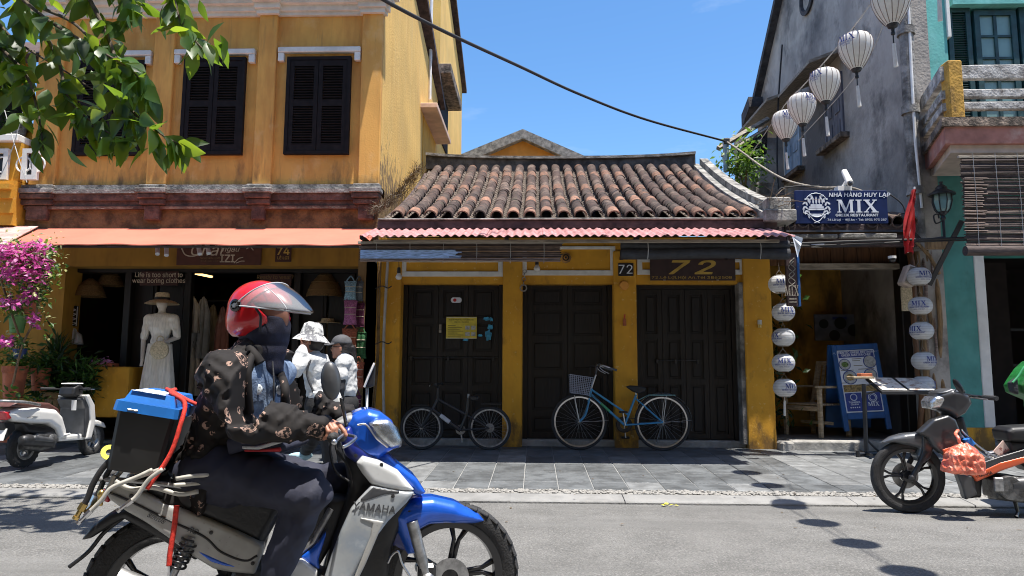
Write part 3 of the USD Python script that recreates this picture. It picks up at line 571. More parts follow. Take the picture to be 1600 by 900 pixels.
for k in range(NL):
    for c in range(NC):
        x = xe0 + (c + .5) * cw + RNG.normal(0, .004); t0 = (k / NL) * .985; lip = k in (0, 7, 14, 21)
        r = cw * (.375 if not lip else .40) + RNG.normal(0, .002)
        mname = 'tile_red' if (lip and RNG.random() < .75) or RNG.random() < .03 else ('tile_grey' if RNG.random() < .35 else 'tile_dark')
        m = tile_mesh(x, t0 + RNG.normal(0, .006), Ltot / NL * 1.5, r, (.06 + .05 * lip + RNG.normal(0, .016), RNG.normal(0, .055)))
        if k < 13: part(roof, 'roof_tile', m, M[mname], smooth=35)
        else: rest.setdefault(mname, []).append(m)
for mname, ms_ in rest.items(): part(roof, 'upper_tiles', ms_, M[mname], kind='stuff', smooth=35)
pans = []
for c in range(NC + 1):
    x = xe0 + c * cw
    for k in range(NL):
        t0 = k / NL; G = []
        for s, dz in ((t0, .012), (min(t0 + 1.2 / NL, 1), .0)):
            G.append([roof_pt(x + q * cw * .24, s, dz - .05 + .03 * abs(q) + RNG.normal(0, .002)) for q in (-1.0, 0, 1.0)])
        pans.append(slabsheet(G, (0, 0, -.012)))
part(roof, 'channel_tiles', pans, M['pan_tile'], kind='stuff')
# ridge: a dark band with slightly raised ends, and the verge on the right
def ridge_strip(h0, h1, y0, y1, lift):
    n = 28; G0, G1 = [], []
    rows_ = [[], [], [], []]
    for i in range(n + 1):
        s = i / n; x = xe0 - .1 + s * (xe1 - xe0 + .16); up = lift * (abs(2 * s - 1) ** 3)
        for k, (y, z) in enumerate(((y0, h0), (y0, h1), (y1, h1), (y1, h0))): rows_[k].append((x, y, zr + z + up))
    m = sheet(rows_ + [rows_[0]]); e = sheet([[rows_[0][0], rows_[1][0]], [rows_[3][0], rows_[2][0]]]); e2 = sheet([[rows_[0][-1], rows_[3][-1]], [rows_[1][-1], rows_[2][-1]]])
    return cat_mesh([m, e, e2])
part(h72, 'ridge', ridge_strip(-.10, .12, RY - .10, RY + .12, .07), M['ridge'])
part(h72, 'ridge_cap', ridge_strip(.122, .165, RY - .14, RY + .16, .07), M['verge'])
for dx, w, hgt in ((.03, .10, .10), (.15, .13, .19)):
    G = []
    for t in np.linspace(-.02, 1.0, 20):
        a = roof_pt(xe1 + dx, t, -.04); G.append([a, a + [0, 0, hgt], a + [w, 0, hgt], a + [w, 0, 0]])
    v, f = sheet(G); n = 4; L = len(v) - 4; f = np.vstack([f, [[0, 1, 2], [0, 2, 3]]])
    part(h72, 'verge', (v, f), M['verge'])
e = roof_pt(xe1 + .02, 0)
part(h72, 'verge_block', [RB(e[0], e[0] + .36, e[1] - .14, e[1] + .2, e[2] - .08, e[2] + .06, .012), RB(e[0] + .06, e[0] + .33, e[1] - .06, e[1] + .28, e[2] + .061, e[2] + .22, .012)], M['verge'])
gz0, gz1 = at(900, 357, EY - .05)[2], at(900, 344, EY - .05)[2]
part(h72, 'gutter', RB(at(592, 350, EY)[0], at(1212, 350, EY)[0], EY - .06, EY + .1, gz0, gz1, .008), M['gutter'])
part(h72, 'eave_lip', RB(at(592, 350, EY)[0], at(1206, 350, EY)[0], EY - .08, EY + .12, gz1 + .001, gz1 + .022, .005), M['verge'])
# corrugated red tin sheets above the doors
def tin(x0, x1):
    G = []; yb, yf = EY + .15, 7.58; zb, zf = at(900, 355, yb)[2], at(900, 369, yf)[2]; n = int((x1 - x0) / .0135)
    for t in np.linspace(0, 1, 3):
        G.append([(x0 + i * (x1 - x0) / n, yb + t * (yf - yb) + .01 * math.sin(i * .05), zb + t * (zf - zb) + .0125 * math.sin(i * .0135 / .088 * 2 * math.pi * 1.0) + .006 * math.sin(i * .021 + 1) * t) for i in range(n + 1)])
    return slabsheet(G, (0, 0, -.004))
tx0, tx1 = at(566, 372, 7.6)[0], at(1238, 372, 7.6)[0]
e = np.linspace(tx0, tx1, 8)
tc = thing('tin_canopy', 'narrow red corrugated tin canopy over the three wooden doors', 'canopy', ((tx0 + tx1) / 2, 8.3, 2.6))
for k in range(7): part(tc, 'tin_sheet', moved(tin(e[k] - .03, e[k + 1] + .03), t=(0, -.004 * (k % 2), .005 * (k % 2))), M['tin_red'], smooth=60)
part(tc, 'purlin', [RB(tx0 + .1, tx1 - .1, 7.70, 7.74, at(900, 379, 7.7)[2], at(900, 374, 7.7)[2], .004)], M['weathered'])
part(tc, 'purlin', [RB(tx0 + .05, tx1 - .05, 8.5, 8.55, at(900, 368, 8.5)[2], at(900, 362, 8.5)[2], .004)], M['dark_wood_2'])
for xx in (PX[0][0] + .3, PX[1][0] + .1, PX[2][0] + .1, PX[3][0] - .2): part(tc, 'bracket', B(xx - .02, xx + .02, 7.66, YF + .1, 2.50, 2.535), M['dark_wood_2'])
# gable of a house further back
gY = 20.0; gp = pxpoly([(690, 262), (817, 209), (945, 262), (945, 330), (690, 330)], gY)
gb = thing('far_gable', 'orange gable with grey coping rising behind the tiled roof', 'gable', (np.mean([p[0] for p in gp]), gY, 0))
part(gb, 'wall', prism(gp, gY, gY + 4), M['orange_wall'])
ap = np.array(pxpoly([(817, 206)], gY)[0]); l_ = np.array(pxpoly([(680, 262)], gY)[0]); r_ = np.array(pxpoly([(955, 266)], gY)[0])
for q in (l_, r_):
    part(gb, 'coping', prism([tuple(ap), tuple(q), tuple(q - [0, .3]), tuple(ap - [0, .27])], gY - .25, gY + .3), M['verge'])
part(gb, 'roof', [slabsheet([[(q[0], gY + .3, q[1] - .05), (q[0], gY + 6, q[1] - .05)], [(ap[0], gY + .3, ap[1] - .05), (ap[0], gY + 6, ap[1] - .05)]], (0, 0, -.1)) for q in (l_, r_)], M['tile_dark'])

# ================================================================ the turquoise house with the weathered side wall
tq = thing('turquoise_house', 'turquoise house with balcony and stained grey side wall at the right', 'house', (6.2, YF, .15))
XG = at(1425, 300, YF)[0]
ga, gb_ = atx(1216, 0, XG), atx(1183, 176, XG)
GP = [(YF - .05, .1), (YF - .05, 9.2), (ga[1] - 1.9, ga[2] + 1.35), (ga[1], ga[2]), (gb_[1], gb_[2]), (gb_[1], .1)]
part(tq, 'side_wall', yz_prism(GP, XG, XG + .3), M['grey_wall'])
part(tq, 'verge', yz_prism([(GP[2][0], GP[2][1]), (gb_[1] + .12, gb_[2] - .12), (gb_[1] + .12, gb_[2] + .05), (GP[2][0], GP[2][1] + .14)], XG - .14, XG + 3), M['grey_black'])
part(tq, 'verge_end', yz_prism([(gb_[1] - .45, gb_[2] - .03), (gb_[1] + .14, gb_[2] - .30), (gb_[1] + .14, gb_[2] + .0), (gb_[1] - .4, gb_[2] + .2)], XG - .3, XG), M['grey_black'])
def side_window(px0, px1, yt, yb, matn, leaf_n, hood):
    a, b = atx(px0, (yt + yb) / 2, XG), atx(px1, (yt + yb) / 2, XG); y0, y1 = b[1], a[1]; z0 = atx((px0 + px1) / 2, yb, XG)[2]; z1 = atx((px0 + px1) / 2, yt, XG)[2]
    w = part(tq, 'window', [B(XG - .03, XG + .02, y0, y1, z1 - .05, z1), B(XG - .03, XG + .02, y0, y0 + .05, z0, z1 - .05), B(XG - .03, XG + .02, y1 - .05, y1, z0, z1 - .05)], M[matn])
    n = 2
    for k in range(n):
        p, q = y0 + .05 + k * (y1 - y0 - .1) / n + .004, y0 + .05 + (k + 1) * (y1 - y0 - .1) / n - .004
        part(w, 'shutter', [B(XG - .018, XG + .01, p, q, z0, z1 - .055)] + [B(XG - .03, XG - .019, p + .06, q - .06, z0 + .07 + m * (z1 - z0) / 3, z0 - .05 + (m + 1) * (z1 - z0) / 3) for m in range(3)], M[matn])
    part(tq, 'sill', RB(XG - .14, XG + .01, y0 - .15, y1 + .15, z0 - .09, z0 - .003, .01), M['slab_old'])
side_window(1227, 1252, 196, 272, 'slate_blue_wood', 2, 0); side_window(1290, 1319, 122, 222, 'grey_wood', 2, 0)
for (pa, pb) in (((1190, 202), (1243, 152)), ((1263, 140), (1318, 90))):
    a, b = atx(pa[0], pa[1], XG - .02), atx(pb[0], pb[1], XG - .02)
    G = [[(XG - .55, a[1], a[2] - .10), (XG - .55, b[1], a[2] - .10)], [(XG + .02, a[1], a[2] + .12), (XG + .02, b[1], a[2] + .12)]]
    part(tq, 'hood', slabsheet(G, (0, 0, -.05)), M['weathered'])
o = atx(1262, -4, XG); part(tq, 'round_vent', lathe([(.22, 0), (.3, 0), (.31, .04), (.24, .05), (.22, .0)], (XG, o[1], o[2]), (-1, 0, 0), 20), M['grey_black'])
# front: corner strip, upper wall, balcony
xt0, xt1 = XG + .05, 10.5
tz = lambda py, px=1500, Y=YF: at(px, py, Y)[2]
part(tq, 'front_wall', B(XG + .02, at(1481, 100, YF)[0], YF - .02, YF + .3, tz(262), 8.5), M['turquoise'])
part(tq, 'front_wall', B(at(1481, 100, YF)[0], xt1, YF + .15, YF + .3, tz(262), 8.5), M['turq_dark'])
part(tq, 'jamb', RB(at(1481, 100, YF)[0] - .001, at(1481, 100, YF)[0] + .045, YF - .05, YF + .16, tz(60), 8.5, .004), M['white_trim'])
def frame(parent, name, x0, x1, z0, z1, y, t, dep, m): return part(parent, name, [B(x0, x1, y, y + dep, z1 - t, z1), B(x0, x1, y, y + dep, z0, z0 + t), B(x0, x0 + t, y, y + dep, z0 + t, z1 - t), B(x1 - t, x1, y, y + dep, z0 + t, z1 - t)], m)
ys = YF + .09
x0, x1 = at(1484, 100, ys)[0], at(1520, 100, ys)[0]; zb_, zt_ = tz(215), tz(8)
w = frame(tq, 'shutter', x0, x1, zb_, zt_, ys - .02, .06, .06, M['bottle_green'])
part(w, 'slats', [moved(B(x0 + .05, x1 - .05, -.018, .018, -.004, .004), rot((1, 0, 0), 40), (0, ys + .01, z)) for z in np.arange(zb_ + .08, zt_ - .06, .032)], M['bottle_green'], kind='stuff')
x0, x1 = at(1526, 100, ys)[0], at(1592, 100, ys)[0]; zt2 = tz(12)
w = frame(tq, 'window', x0, x1, zb_, zt2, ys - .02, .07, .07, M['bottle_green'])
part(w, 'glazing_bar', [B((x0 + x1) / 2 - .02, (x0 + x1) / 2 + .02, ys - .01, ys + .03, zb_ + .07, zt2 - .07)], M['bottle_green'])
for k in range(5):
    zk = zt2 - .07 - k * .30
    for s in (0, 1):
        p0, p1 = (x0 + .07, (x0 + x1) / 2 - .02) if s == 0 else ((x0 + x1) / 2 + .02, x1 - .07); part(w, 'pane', B(p0, p1, ys + .012, ys + .02, max(zk - .27, zb_), zk), M['pane_frost'])
    if k: part(w, 'glazing_bar', B(x0 + .07, x1 - .07, ys - .008, ys + .028, zk, zk + .03), M['bottle_green'])
x0 = at(1597, 100, ys)[0]; w = frame(tq, 'shutter', x0, x0 + .6, zb_, zt_, ys - .02, .06, .06, M['bottle_green'])
part(w, 'slats', [moved(B(x0 + .05, x0 + .55, -.018, .018, -.004, .004), rot((1, 0, 0), 40), (0, ys + .01, z)) for z in np.arange(zb_ + .08, zt_ - .06, .032)], M['bottle_green'], kind='stuff')
part(tq, 'lintel', B(at(1481, 10, YF)[0] + .05, xt1, YF - .03, YF + .15, tz(8), tz(8) + .14), M['turquoise'])
# balcony slab and rails
YB = 8.05
xb0 = at(1492, 190, YB)[0]; zs0, zs1 = at(1520, 205, YB)[2], at(1520, 184, YB)[2]
poly = [(XG + .16, YF), (XG + .16, YF - .1), (xb0 - .12, YB), (xt1, YB), (xt1, YF)]
def xy_prism(P, z0, z1):
    m = trimesh.creation.extrude_polygon(Polygon(P), z1 - z0, engine='earcut'); m.apply_translation([0, 0, z0]); return m
grow = lambda P, d: list(Polygon(P).buffer(d, join_style=2).exterior.coords)[:-1]
part(tq, 'balcony_slab', xy_prism(grow(poly, .03), zs0 + .055, zs1), M['slab_old'])
part(tq, 'balcony_beam', xy_prism(poly, at(1520, 224, YB)[2], zs0 + .054), M['slab_pink'])
part(tq, 'balcony_soffit', xy_prism(grow(poly, -.06), at(1520, 224, YB)[2] - .09, at(1520, 224, YB)[2] - .001), M['slab_under'])
pt, pb_ = at(1495, 93, YB)[2], zs1
part(tq, 'balcony_post', RB(at(1484, 140, YB)[0], at(1507, 140, YB)[0], YB + .01, YB + .17, zs1, pt, .012), M['post_ochre'])
for yt, yb in ((98, 120), (136, 149), (156, 168)):
    z0, z1 = at(1530, yb, YB)[2], at(1530, yt, YB)[2]
    part(tq, 'rail', RB(at(1507, 140, YB)[0] + .001, xt1, YB + .05, YB + .13, z0, z1, .01), M['rail_paint'])
    a = np.array([at(1484, 140, YB)[0], YB + .09]); b = np.array([XG + .2, YF - .04]); d = (b - a) / np.linalg.norm(b - a); n = np.array([-d[1], d[0]]) * .04
    part(tq, 'rail', xy_prism([tuple(a - n), tuple(b - n), tuple(b + n), tuple(a + n)], z0, z1), M['rail_paint'])
# lower front: corner wall, white jamb, dark opening
x0, x1 = XG + .03, at(1530, 540, YF)[0]
part(tq, 'lower_wall', B(x0 + .14, x1, YF, YF + .3, tz(668), tz(262) - .001), M['turq_shaded'])
part(tq, 'skirting', B(x0 + .14, x1 + .1, YF - .012, YF + .3, .1, tz(668) - .001), M['ochre_deep'])
part(tq, 'door_jamb', RB(x1 + .001, x1 + .13, YF - .01, YF + .3, tz(668), tz(398), .008), M['white_wall'])
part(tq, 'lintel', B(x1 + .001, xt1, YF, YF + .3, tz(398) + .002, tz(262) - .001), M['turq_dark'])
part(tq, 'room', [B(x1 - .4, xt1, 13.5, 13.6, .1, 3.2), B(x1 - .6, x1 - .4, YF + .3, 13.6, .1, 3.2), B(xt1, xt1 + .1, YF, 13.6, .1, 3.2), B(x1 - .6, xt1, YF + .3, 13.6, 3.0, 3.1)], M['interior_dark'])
part(tq, 'door_step', RB(x1 + .13, xt1, YF + .02, YF + .4, .1, .22, .01), M['step_stone'])
part(tq, 'shelf', [B(x1 + .3, xt1, 11.5, 11.56, z, z + .04) for z in (1.2, 1.75)] + [B(x1 + .6 + k, x1 + .66 + k, 11.5, 11.56, .2, 2.2) for k in range(3)], M['dark_wood'])
# rain pipe of stone ware on the corner, thin white pipe, dark strip at the corner
q = XG - .03
part(tq, 'rain_pipe', [tube([(q, YF - .14, 2.6), (q, YF - .14, 9)], .085, 12)] + [lathe([(.09, 0), (.108, 0), (.108, .1), (.09, .1)], (q, YF - .14, z), n=14) for z in (3.3, 4.35, 5.4)], M['plinth_grey'], smooth=40)
part(tq, 'white_pipe', tube([at(1419, 0, YF - .22), at(1424, 110, YF - .22), at(1430, 220, YF - .22), at(1440, 325, YF - .22)], .018, 8), M['white_paint'], smooth=True)
part(tq, 'corner_edge', B(XG + .05, XG + .168, YF - .045, YF - .0195, .1, tz(150)), M['grey_black'])

# ================================================================ the restaurant between them
rs = thing('restaurant', 'low restaurant front with old tile eave and timber posts', 'restaurant', (3.8, YF, .15))
xr0, xr1 = XB + .01, XG + .02
part(rs, 'floor', B(xr0 - .3, xr1 + .3, YF + .15, 13.6, .1, .27), M['shop_floor'])
part(rs, 'step', [RB(at(1233, 700, YF)[0], at(1385, 700, YF)[0], YF - .1, YF + .16, .1, .265, .02), RB(at(1215, 700, YF)[0], at(1236, 700, YF)[0], YF - .14, YF + .16, .1, .25, .02)], M['step_stone'])
part(rs, 'room', [B(xr0 - .3, xr0 - .2, YF + .45, 13.5, .1, 3.2), B(xr1 + .3, xr1 + .4, YF + .3, 13.5, .1, 3.2), B(xr0 - .2, xr1 + .3, YF + .2, 13.5, 2.8, 2.9)], M['interior'])
part(rs, 'back_wall', B(xr0 - .2, xr1 + .3, 11.4, 11.5, .1, 2.9), M['interior_yellow'])
part(rs, 'back_opening', B(at(1345, 500, 11.35)[0], at(1350, 500, 11.35)[0] + 2.2, 11.33, 11.39, .27, 2.8), M['interior_dark'])
part(rs, 'side_lining', B(xr0 - .199, xr0 - .15, YF + .5, 11.39, .27, 2.79), M['interior_yellow'])
yb = YF + .1
part(rs, 'beam', RB(at(1246, 415, yb)[0], at(1406, 415, yb)[0], yb, yb + .12, at(1320, 420, yb)[2], at(1320, 411, yb)[2], .006), M['weathered'])
part(rs, 'upper_boards', [RB(xr0 + k * .17, xr0 + k * .17 + .165, yb + .15, yb + .19, at(1320, 412, yb)[2], 2.75, .004) for k in range(10)], M['brown_wood'])
part(rs, 'door', [B(at(1366, 500, 11.2)[0], at(1398, 500, 11.2)[0] + .2, 11.2, 11.26, .27, at(1366, 425, 11.2)[2])] + [RB(at(1369, 500, 11.19)[0], at(1392, 500, 11.19)[0] + .14, 11.17, 11.199, z, z + .5, .01) for z in (.4, 1.0, 1.6)], M['brown_wood'])
zt = at(1310, 352, 8.9)[2]
G = [[(x, y, z) for x in np.linspace(xr0 - .15, xr1 - .15, 16)] for y, z in ((8.86, zt), (9.6, zt + .22), (10.6, zt + .5))]
part(rs, 'roof', slabsheet(G, (0, 0, -.07)), M['gutter'])
part(rs, 'eave_beam', [RB(at(1236, 355, 8.85)[0], at(1308, 355, 8.85)[0], 8.84, 8.98, at(1270, 372, 8.85)[2], at(1270, 366, 8.85)[2], .008), RB(at(1312, 355, 8.85)[0], at(1400, 355, 8.85)[0], 8.83, 8.98, at(1350, 372, 8.85)[2], at(1350, 365, 8.85)[2], .008)], M['verge'])
part(rs, 'fascia', RB(xr0 - .1, xr1 - .1, 8.9, 9.0, at(1320, 384, 8.88)[2], at(1320, 366, 8.88)[2] - .002, .006), M['gutter'])
for k in range(11):
    x = xr0 - .03 + k * .165
    for r_ in range(5):
        y = 8.82 + r_ * .26; z = zt + .03 + r_ * .076
        part(rs, 'roof_tile', moved(lathe([(.062, 0), (.078, 0), (.066, .3)], (0, 0, 0), (0, 1, .29 + .05), 12), t=(x + RNG.normal(0, .015), y + RNG.normal(0, .015), z)), M['tile_grey' if RNG.random() < .6 else ('tile_red' if RNG.random() < .3 else 'tile_dark')])
# timber posts and bamboo at the right of the entrance
yp = YF - .02
for px0, px1, m in ((1437, 1446, 'timber'), (1447, 1452, 'bamboo_pale'), (1453, 1459, 'timber'), (1460, 1464, 'bamboo_pale'), (1466, 1473, 'timber'), (1427, 1436, 'brown_wood')):
    xa, xb_ = at(px0, 560, yp)[0], at(px1, 560, yp)[0]; r = (xb_ - xa) / 2
    p = [(xa + r + .012 * math.sin(z * 2 + px0), yp - .02 + RNG.uniform(-.05, .05), z) for z in np.linspace(.2, 2.62, 9)]
    part(rs, 'post', tube(p, [r * (1 + .12 * math.sin(3 * z[2] + px0)) for z in p], 9), M[m], smooth=True)
part(rs, 'post', RB(at(1410, 540, YF + .25)[0], at(1427, 540, YF + .25)[0], YF + .2, YF + .4, .2, 2.7, .01), M['dark_wood'])
part(rs, 'brace', tube([at(1432, 378, 8.9), at(1452, 400, 8.9), at(1468, 428, 8.95)], .022, 8), M['timber'])
part(rs, 'board', RB(at(1444, 376, 8.8)[0], at(1480, 376, 8.8)[0], 8.75, 8.8, at(1460, 390, 8.8)[2], at(1460, 374, 8.8)[2], .005), M['timber'])

# ================================================================ the other side of the street, behind the camera: unseen houses, heights shaped to cut skylight
solo('near_pavement', B(-40, 40, -2.6, .55, -.03, .10), M['slate_pale'], kind='structure')
for k, (x0, x1, h, mn) in enumerate(((-16, -9.2, 8.6, 'white_wall'), (-9.15, -2.6, 9.3, 'ochre'), (-2.55, 4.3, 8.9, 'ochre_deep'), (4.35, 11.2, 9.5, 'ochre'), (11.25, 18, 8.8, 'white_wall'))):
    o = thing('opposite_house', ['pale', 'ochre', 'deep yellow', 'ochre', 'pale'][k] + ' house across the street, unseen behind the camera, tall to cut skylight, ' + ['leftmost', 'second from left', 'middle one', 'second from right', 'rightmost'][k], 'house', ((x0 + x1) / 2, -2.6, .1))
    part(o, 'wall', B(x0, x1, -9, -2.6, .1, h), M[mn])
    part(o, 'roof', yz_prism([(-2.0, h - .1), (-6, h + 1.9), (-9.5, h + .2), (-9.5, h), (-6, h + 1.7), (-2.0, h - .22)], x0, x1), M['tile_dark'])
    part(o, 'canopy', B(x0 + .2, x1 - .2, -2.6, -1.3, 3.0, 3.06), M['tin_red'])
    for j in range(3):
        c = x0 + (j + .5) * (x1 - x0) / 3; part(o, 'door', B(c - .75, c + .75, -2.62, -2.55, .1, 2.5), M['dark_wood']); part(o, 'window', B(c - .5, c + .5, -2.62, -2.56, 3.9, 5.5), M['shutter'])
# ================================================================ vehicles
class Frame:
    """A vehicle's own axes: u along its heading, v to its left, z up. px() finds where a pixel meets its plane v = const."""
    def __init__(s, O, heading):
        s.O = np.array([O[0], O[1], O[2] if len(O) > 2 else 0.0]); h = math.atan2(heading[1], heading[0]); s.U = np.array([math.cos(h), math.sin(h), 0]); s.V = np.array([-math.sin(h), math.cos(h), 0])
        s.R = np.stack([s.U, s.V, [0, 0, 1.0]], 1)
    def px(s, x, y, v=0.0):
        d = ray(x, y); t = ((s.O + v * s.V - EYE) @ s.V) / (d @ s.V); q = EYE + t * d - s.O; return np.array([q @ s.U, v, q[2]])
    def poly(s, pts, v=0.0): return [tuple(s.px(x, y, v)[[0, 2]]) for x, y in pts]
    def W(s, m): return moved(m, s.R, s.O)
    def w(s, p): return s.R @ np.asarray(p, float) + s.O
mk('moto_white', (.62, .63, .62), .28, .06, 4, coat=.5, extra=chain(layer('mw', (.30, .36, .42), 5, .54, .76, amount=.45), layer('mw2', (.2, .2, .19), 40, .66, .75, amount=.5)))
mk('moto_white_shaded', (.33, .35, .36), .3, .12, 5, coat=.3, extra=chain(layer('mwn', (.13, .19, .27), 4.5, .48, .7, amount=.75), layer('mwo', (.5, .51, .5), 9, .58, .72, amount=.5)))  # white fairing with shade and reflections painted in as grey and bluish tones
mk('moto_silver', (.36, .36, .345), .35, .1, 5, coat=.4, extra=chain(layer('msv', (.2, .195, .18), 6, .5, .76, amount=.6), layer('ms2', (.12, .115, .1), 60, .62, .72, amount=.6)))
mk('moto_blue', (.012, .10, .56), .26, .12, 6, coat=.8, metal=.25)
mk('moto_blue_dark', (.010, .02, .16), .35, .2, 8, coat=.5)
mk('plastic_black', (.016, .016, .017), .42, .25, 12, bump=.1); mk('plastic_grey', (.05, .052, .056), .4, .2, 10, coat=.2)
mk('reflector', (.75, .77, .78), .12, .3, 30, metal=.9, bump=.3); mk('engine', (.13, .13, .13), .45, .35, 20, metal=.7, bump=.3)
mk('red_strap', (.62, .035, .02), .7, .25, 80, bump=.3); mk('hose_grey', (.40, .385, .34), .55, .15, 20); mk('box_black', (.012, .012, .012), .55, .2, 10); mk('box_blue', (.02, .17, .55), .4, .12, 10, coat=.2); mk('label_white', (.55, .6, .63), .6, .5, 60, mid=(.5, .53))
mk('orange_paint', (.62, .10, .03), .35, .1, 6, coat=.5); mk('scooter_white', (.72, .71, .68), .25, .04, 4, coat=.6); mk('seat_brown', (.10, .042, .035), .5, .15, 12, bump=.15); mk('tail_red', (.5, .03, .04), .2, .1, coat=.5)
mk('shoe_white', (.7, .7, .68), .7, .1); mk('yellow_plastic', (.75, .68, .06), .5, .1)
M['clear'] = glassy('clear', (.93, .95, .96), .03, .02); M['visor'] = usdkit.material(stage, '/World/Looks/visor_mat', {'t': ('transparent_bsdf', {'color': (.84, .85, .86)}), 'd': ('diffuse_bsdf', {'color': (.75, .8, .84)}), 'g': ('glossy_bsdf', {'roughness': .22, 'color': (.36, .34, .32)}), 'f': ('fresnel', {'IOR': 1.15}), 'm': ('mix_closure', {'fac': .14}), 'm2': ('mix_closure', {})},
                           [('t.BSDF', 'm.closure1'), ('d.BSDF', 'm.closure2'), ('f.fac', 'm2.fac'), ('m.closure', 'm2.closure1'), ('g.BSDF', 'm2.closure2')], surface='m2.closure')

def tyre(F, c, R, w, tread=None):
    """The tyre's section turned about the wheel's axle."""
    prof = [(R - w * 1.05, -w * .33), (R - w * .8, -w * .47), (R - w * .45, -w * .55), (R - w * .16, -w * .44), (R, -w * .2), (R + .0015, 0), (R, w * .2), (R - w * .16, w * .44), (R - w * .45, w * .55), (R - w * .8, w * .47), (R - w * 1.05, w * .33)]
    out = [lathe(prof, c, (0, 1, 0), 56)]
    if tread:
        for k in range(tread):
            a = 2 * math.pi * k / tread
            for s in (-1, 1):
                blk = RB(-.026, .026, -.012, .012, -.004, .0045, .003); v = np.asarray(blk.vertices) @ rot((1, 0, 0), -s * 30).T @ rot((0, 0, 1), s * 18).T; v = v + [0, s * w * .33, R - w * .07]
                out.append((v @ rot((0, 1, 0), math.degrees(a) + s * 180 / tread / 2).T + np.asarray(c), np.asarray(blk.faces)))
    return F.W(cat_mesh(out))
def rim(F, c, R, w, ns, split=True, hub=.045):
    out = [lathe([(R - .030, -w * .36), (R - .008, -w * .42), (R, -w * .40), (R, w * .40), (R - .008, w * .42), (R - .030, w * .36), (R - .036, 0), (R - .030, -w * .36)], c, (0, 1, 0), 56)]
    sp = []
    for k in range(ns):
        a = 2 * math.pi * (k + .18) / ns; rad = lambda r, da: np.array([r * math.sin(a + da), 0, r * math.cos(a + da)]) + np.asarray(c)
        if split:
            for da in (-.13, .13): sp.append(tube([rad(hub, da * .8), rad(hub + (R - hub) * .55, da * .55), rad(R - .03, da * 1.25)], [.012, .009, .012], 6))
        else: sp.append(tube([rad(hub, 0), rad(R - .03, .1)], [.016, .012], 6))
    return F.W(out[0]), [F.W(s) for s in sp], F.W(lathe([(0, -w * .55), (hub, -w * .5), (hub, w * .5), (0, w * .55)], c, (0, 1, 0), 20))
def disc(F, c, r, v):
    return F.W(lathe([(r * .45, -.002), (r, -.002), (r, .002), (r * .45, .002), (r * .45, -.002)], np.asarray(c) + [0, v, 0], (0, 1, 0), 32))

# ---------------------------------------------------------------- the ridden motorbike
hf, hr = at(700, 900, 2.95), at(262, 924, 2.68)
RF = Frame((hf[0], hf[1]), (hf - hr)[:2]); RW = .277
moto = thing('ridden_motorbike', 'blue and white motorbike carrying the rider with the red helmet', 'motorbike', RF.w((-.5, 0, 0)))
wb = np.linalg.norm((hf - hr)[:2]); cf, cr = np.array([0, 0, RW]), np.array([-wb, 0, RW])
def wheel(th, F, c, R, w, ns, tread, rim_m, disc_r=None, split=True, tm='rubber'):
    wl = part(th, 'wheel', tyre(F, c, R, w, tread), M[tm], smooth=35); r, sp, hub = rim(F, c, R - w * .95, w, ns, split)
    part(wl, 'rim', r, M[rim_m], smooth=40); part(wl, 'hub', hub, M[rim_m], smooth=40)
    for s in sp: part(wl, 'spoke', s, M[rim_m], smooth=True)
    if disc_r: part(wl, 'brake_disc', disc(F, c, disc_r, -w * .7), M['dull_steel'])
    return wl
wheel(moto, RF, cf, RW, .066, 5, 34, 'black_gloss', .075); wheel(moto, RF, cr, RW + .004, .072, 5, 34, 'black_gloss')
def rp(pts, v, hw, r=.02, h=.007, taper=None, vv=None): return RF.W(panel(RF.poly(pts, v if vv is None else vv), v, hw, r, h, taper))
# front fender: two cheeks joined over the tyre
fend = [(648, 779), (677, 777), (713, 785), (750, 803), (766, 818), (745, 821), (700, 819), (672, 821), (657, 829), (655, 846), (664, 867), (637, 868), (622, 835), (610, 808), (625, 788)]
part(moto, 'front_fender', rp(fend, 0, .072, .05, .006, taper=lambda x, z: np.clip(1.12 - np.maximum(x - .02, 0) * 2.6, .25, 1.2), vv=-.06), M['moto_blue'], smooth=True)
part(moto, 'front_fender', rp([(600, 790), (640, 780), (655, 830), (640, 868), (612, 860), (590, 812)], .02, .06, .03, .008, vv=-.06), M['moto_blue_dark'], smooth=True, label='dark blue rear half of the front fender')
for s in (-1, 1):
    a, b = RF.px(652, 850, -.1), RF.px(668, 905, -.1); a[1] = b[1] = s * .085; part(moto, 'fork_leg', RF.W(cat_mesh([tube([a + [-.02, 0, .08], b], [.022, .020], 12), ball(b, .03, 1)])), M['dull_steel'], smooth=True)
part(moto, 'brake_caliper', RF.W(RB(-.13, -.06, -.10, -.05, RW + .0, RW + .07, .012)), M['black_gloss'])
part(moto, 'brake_hose', RF.W(tube(curve([RF.px(606, 880, -.1), RF.px(612, 868, -.1), RF.px(622, 862, -.1), RF.px(628, 880, -.1), RF.px(640, 900, -.1)]), .005, 6)), M['steel'], smooth=True)
# steering head and under-panels (dark)
part(moto, 'inner_panel', rp([(535, 700), (580, 712), (640, 775), (612, 850), (600, 930), (500, 930), (520, 830), (545, 760)], .0, .075, .03, .01), M['plastic_black'], smooth=True)
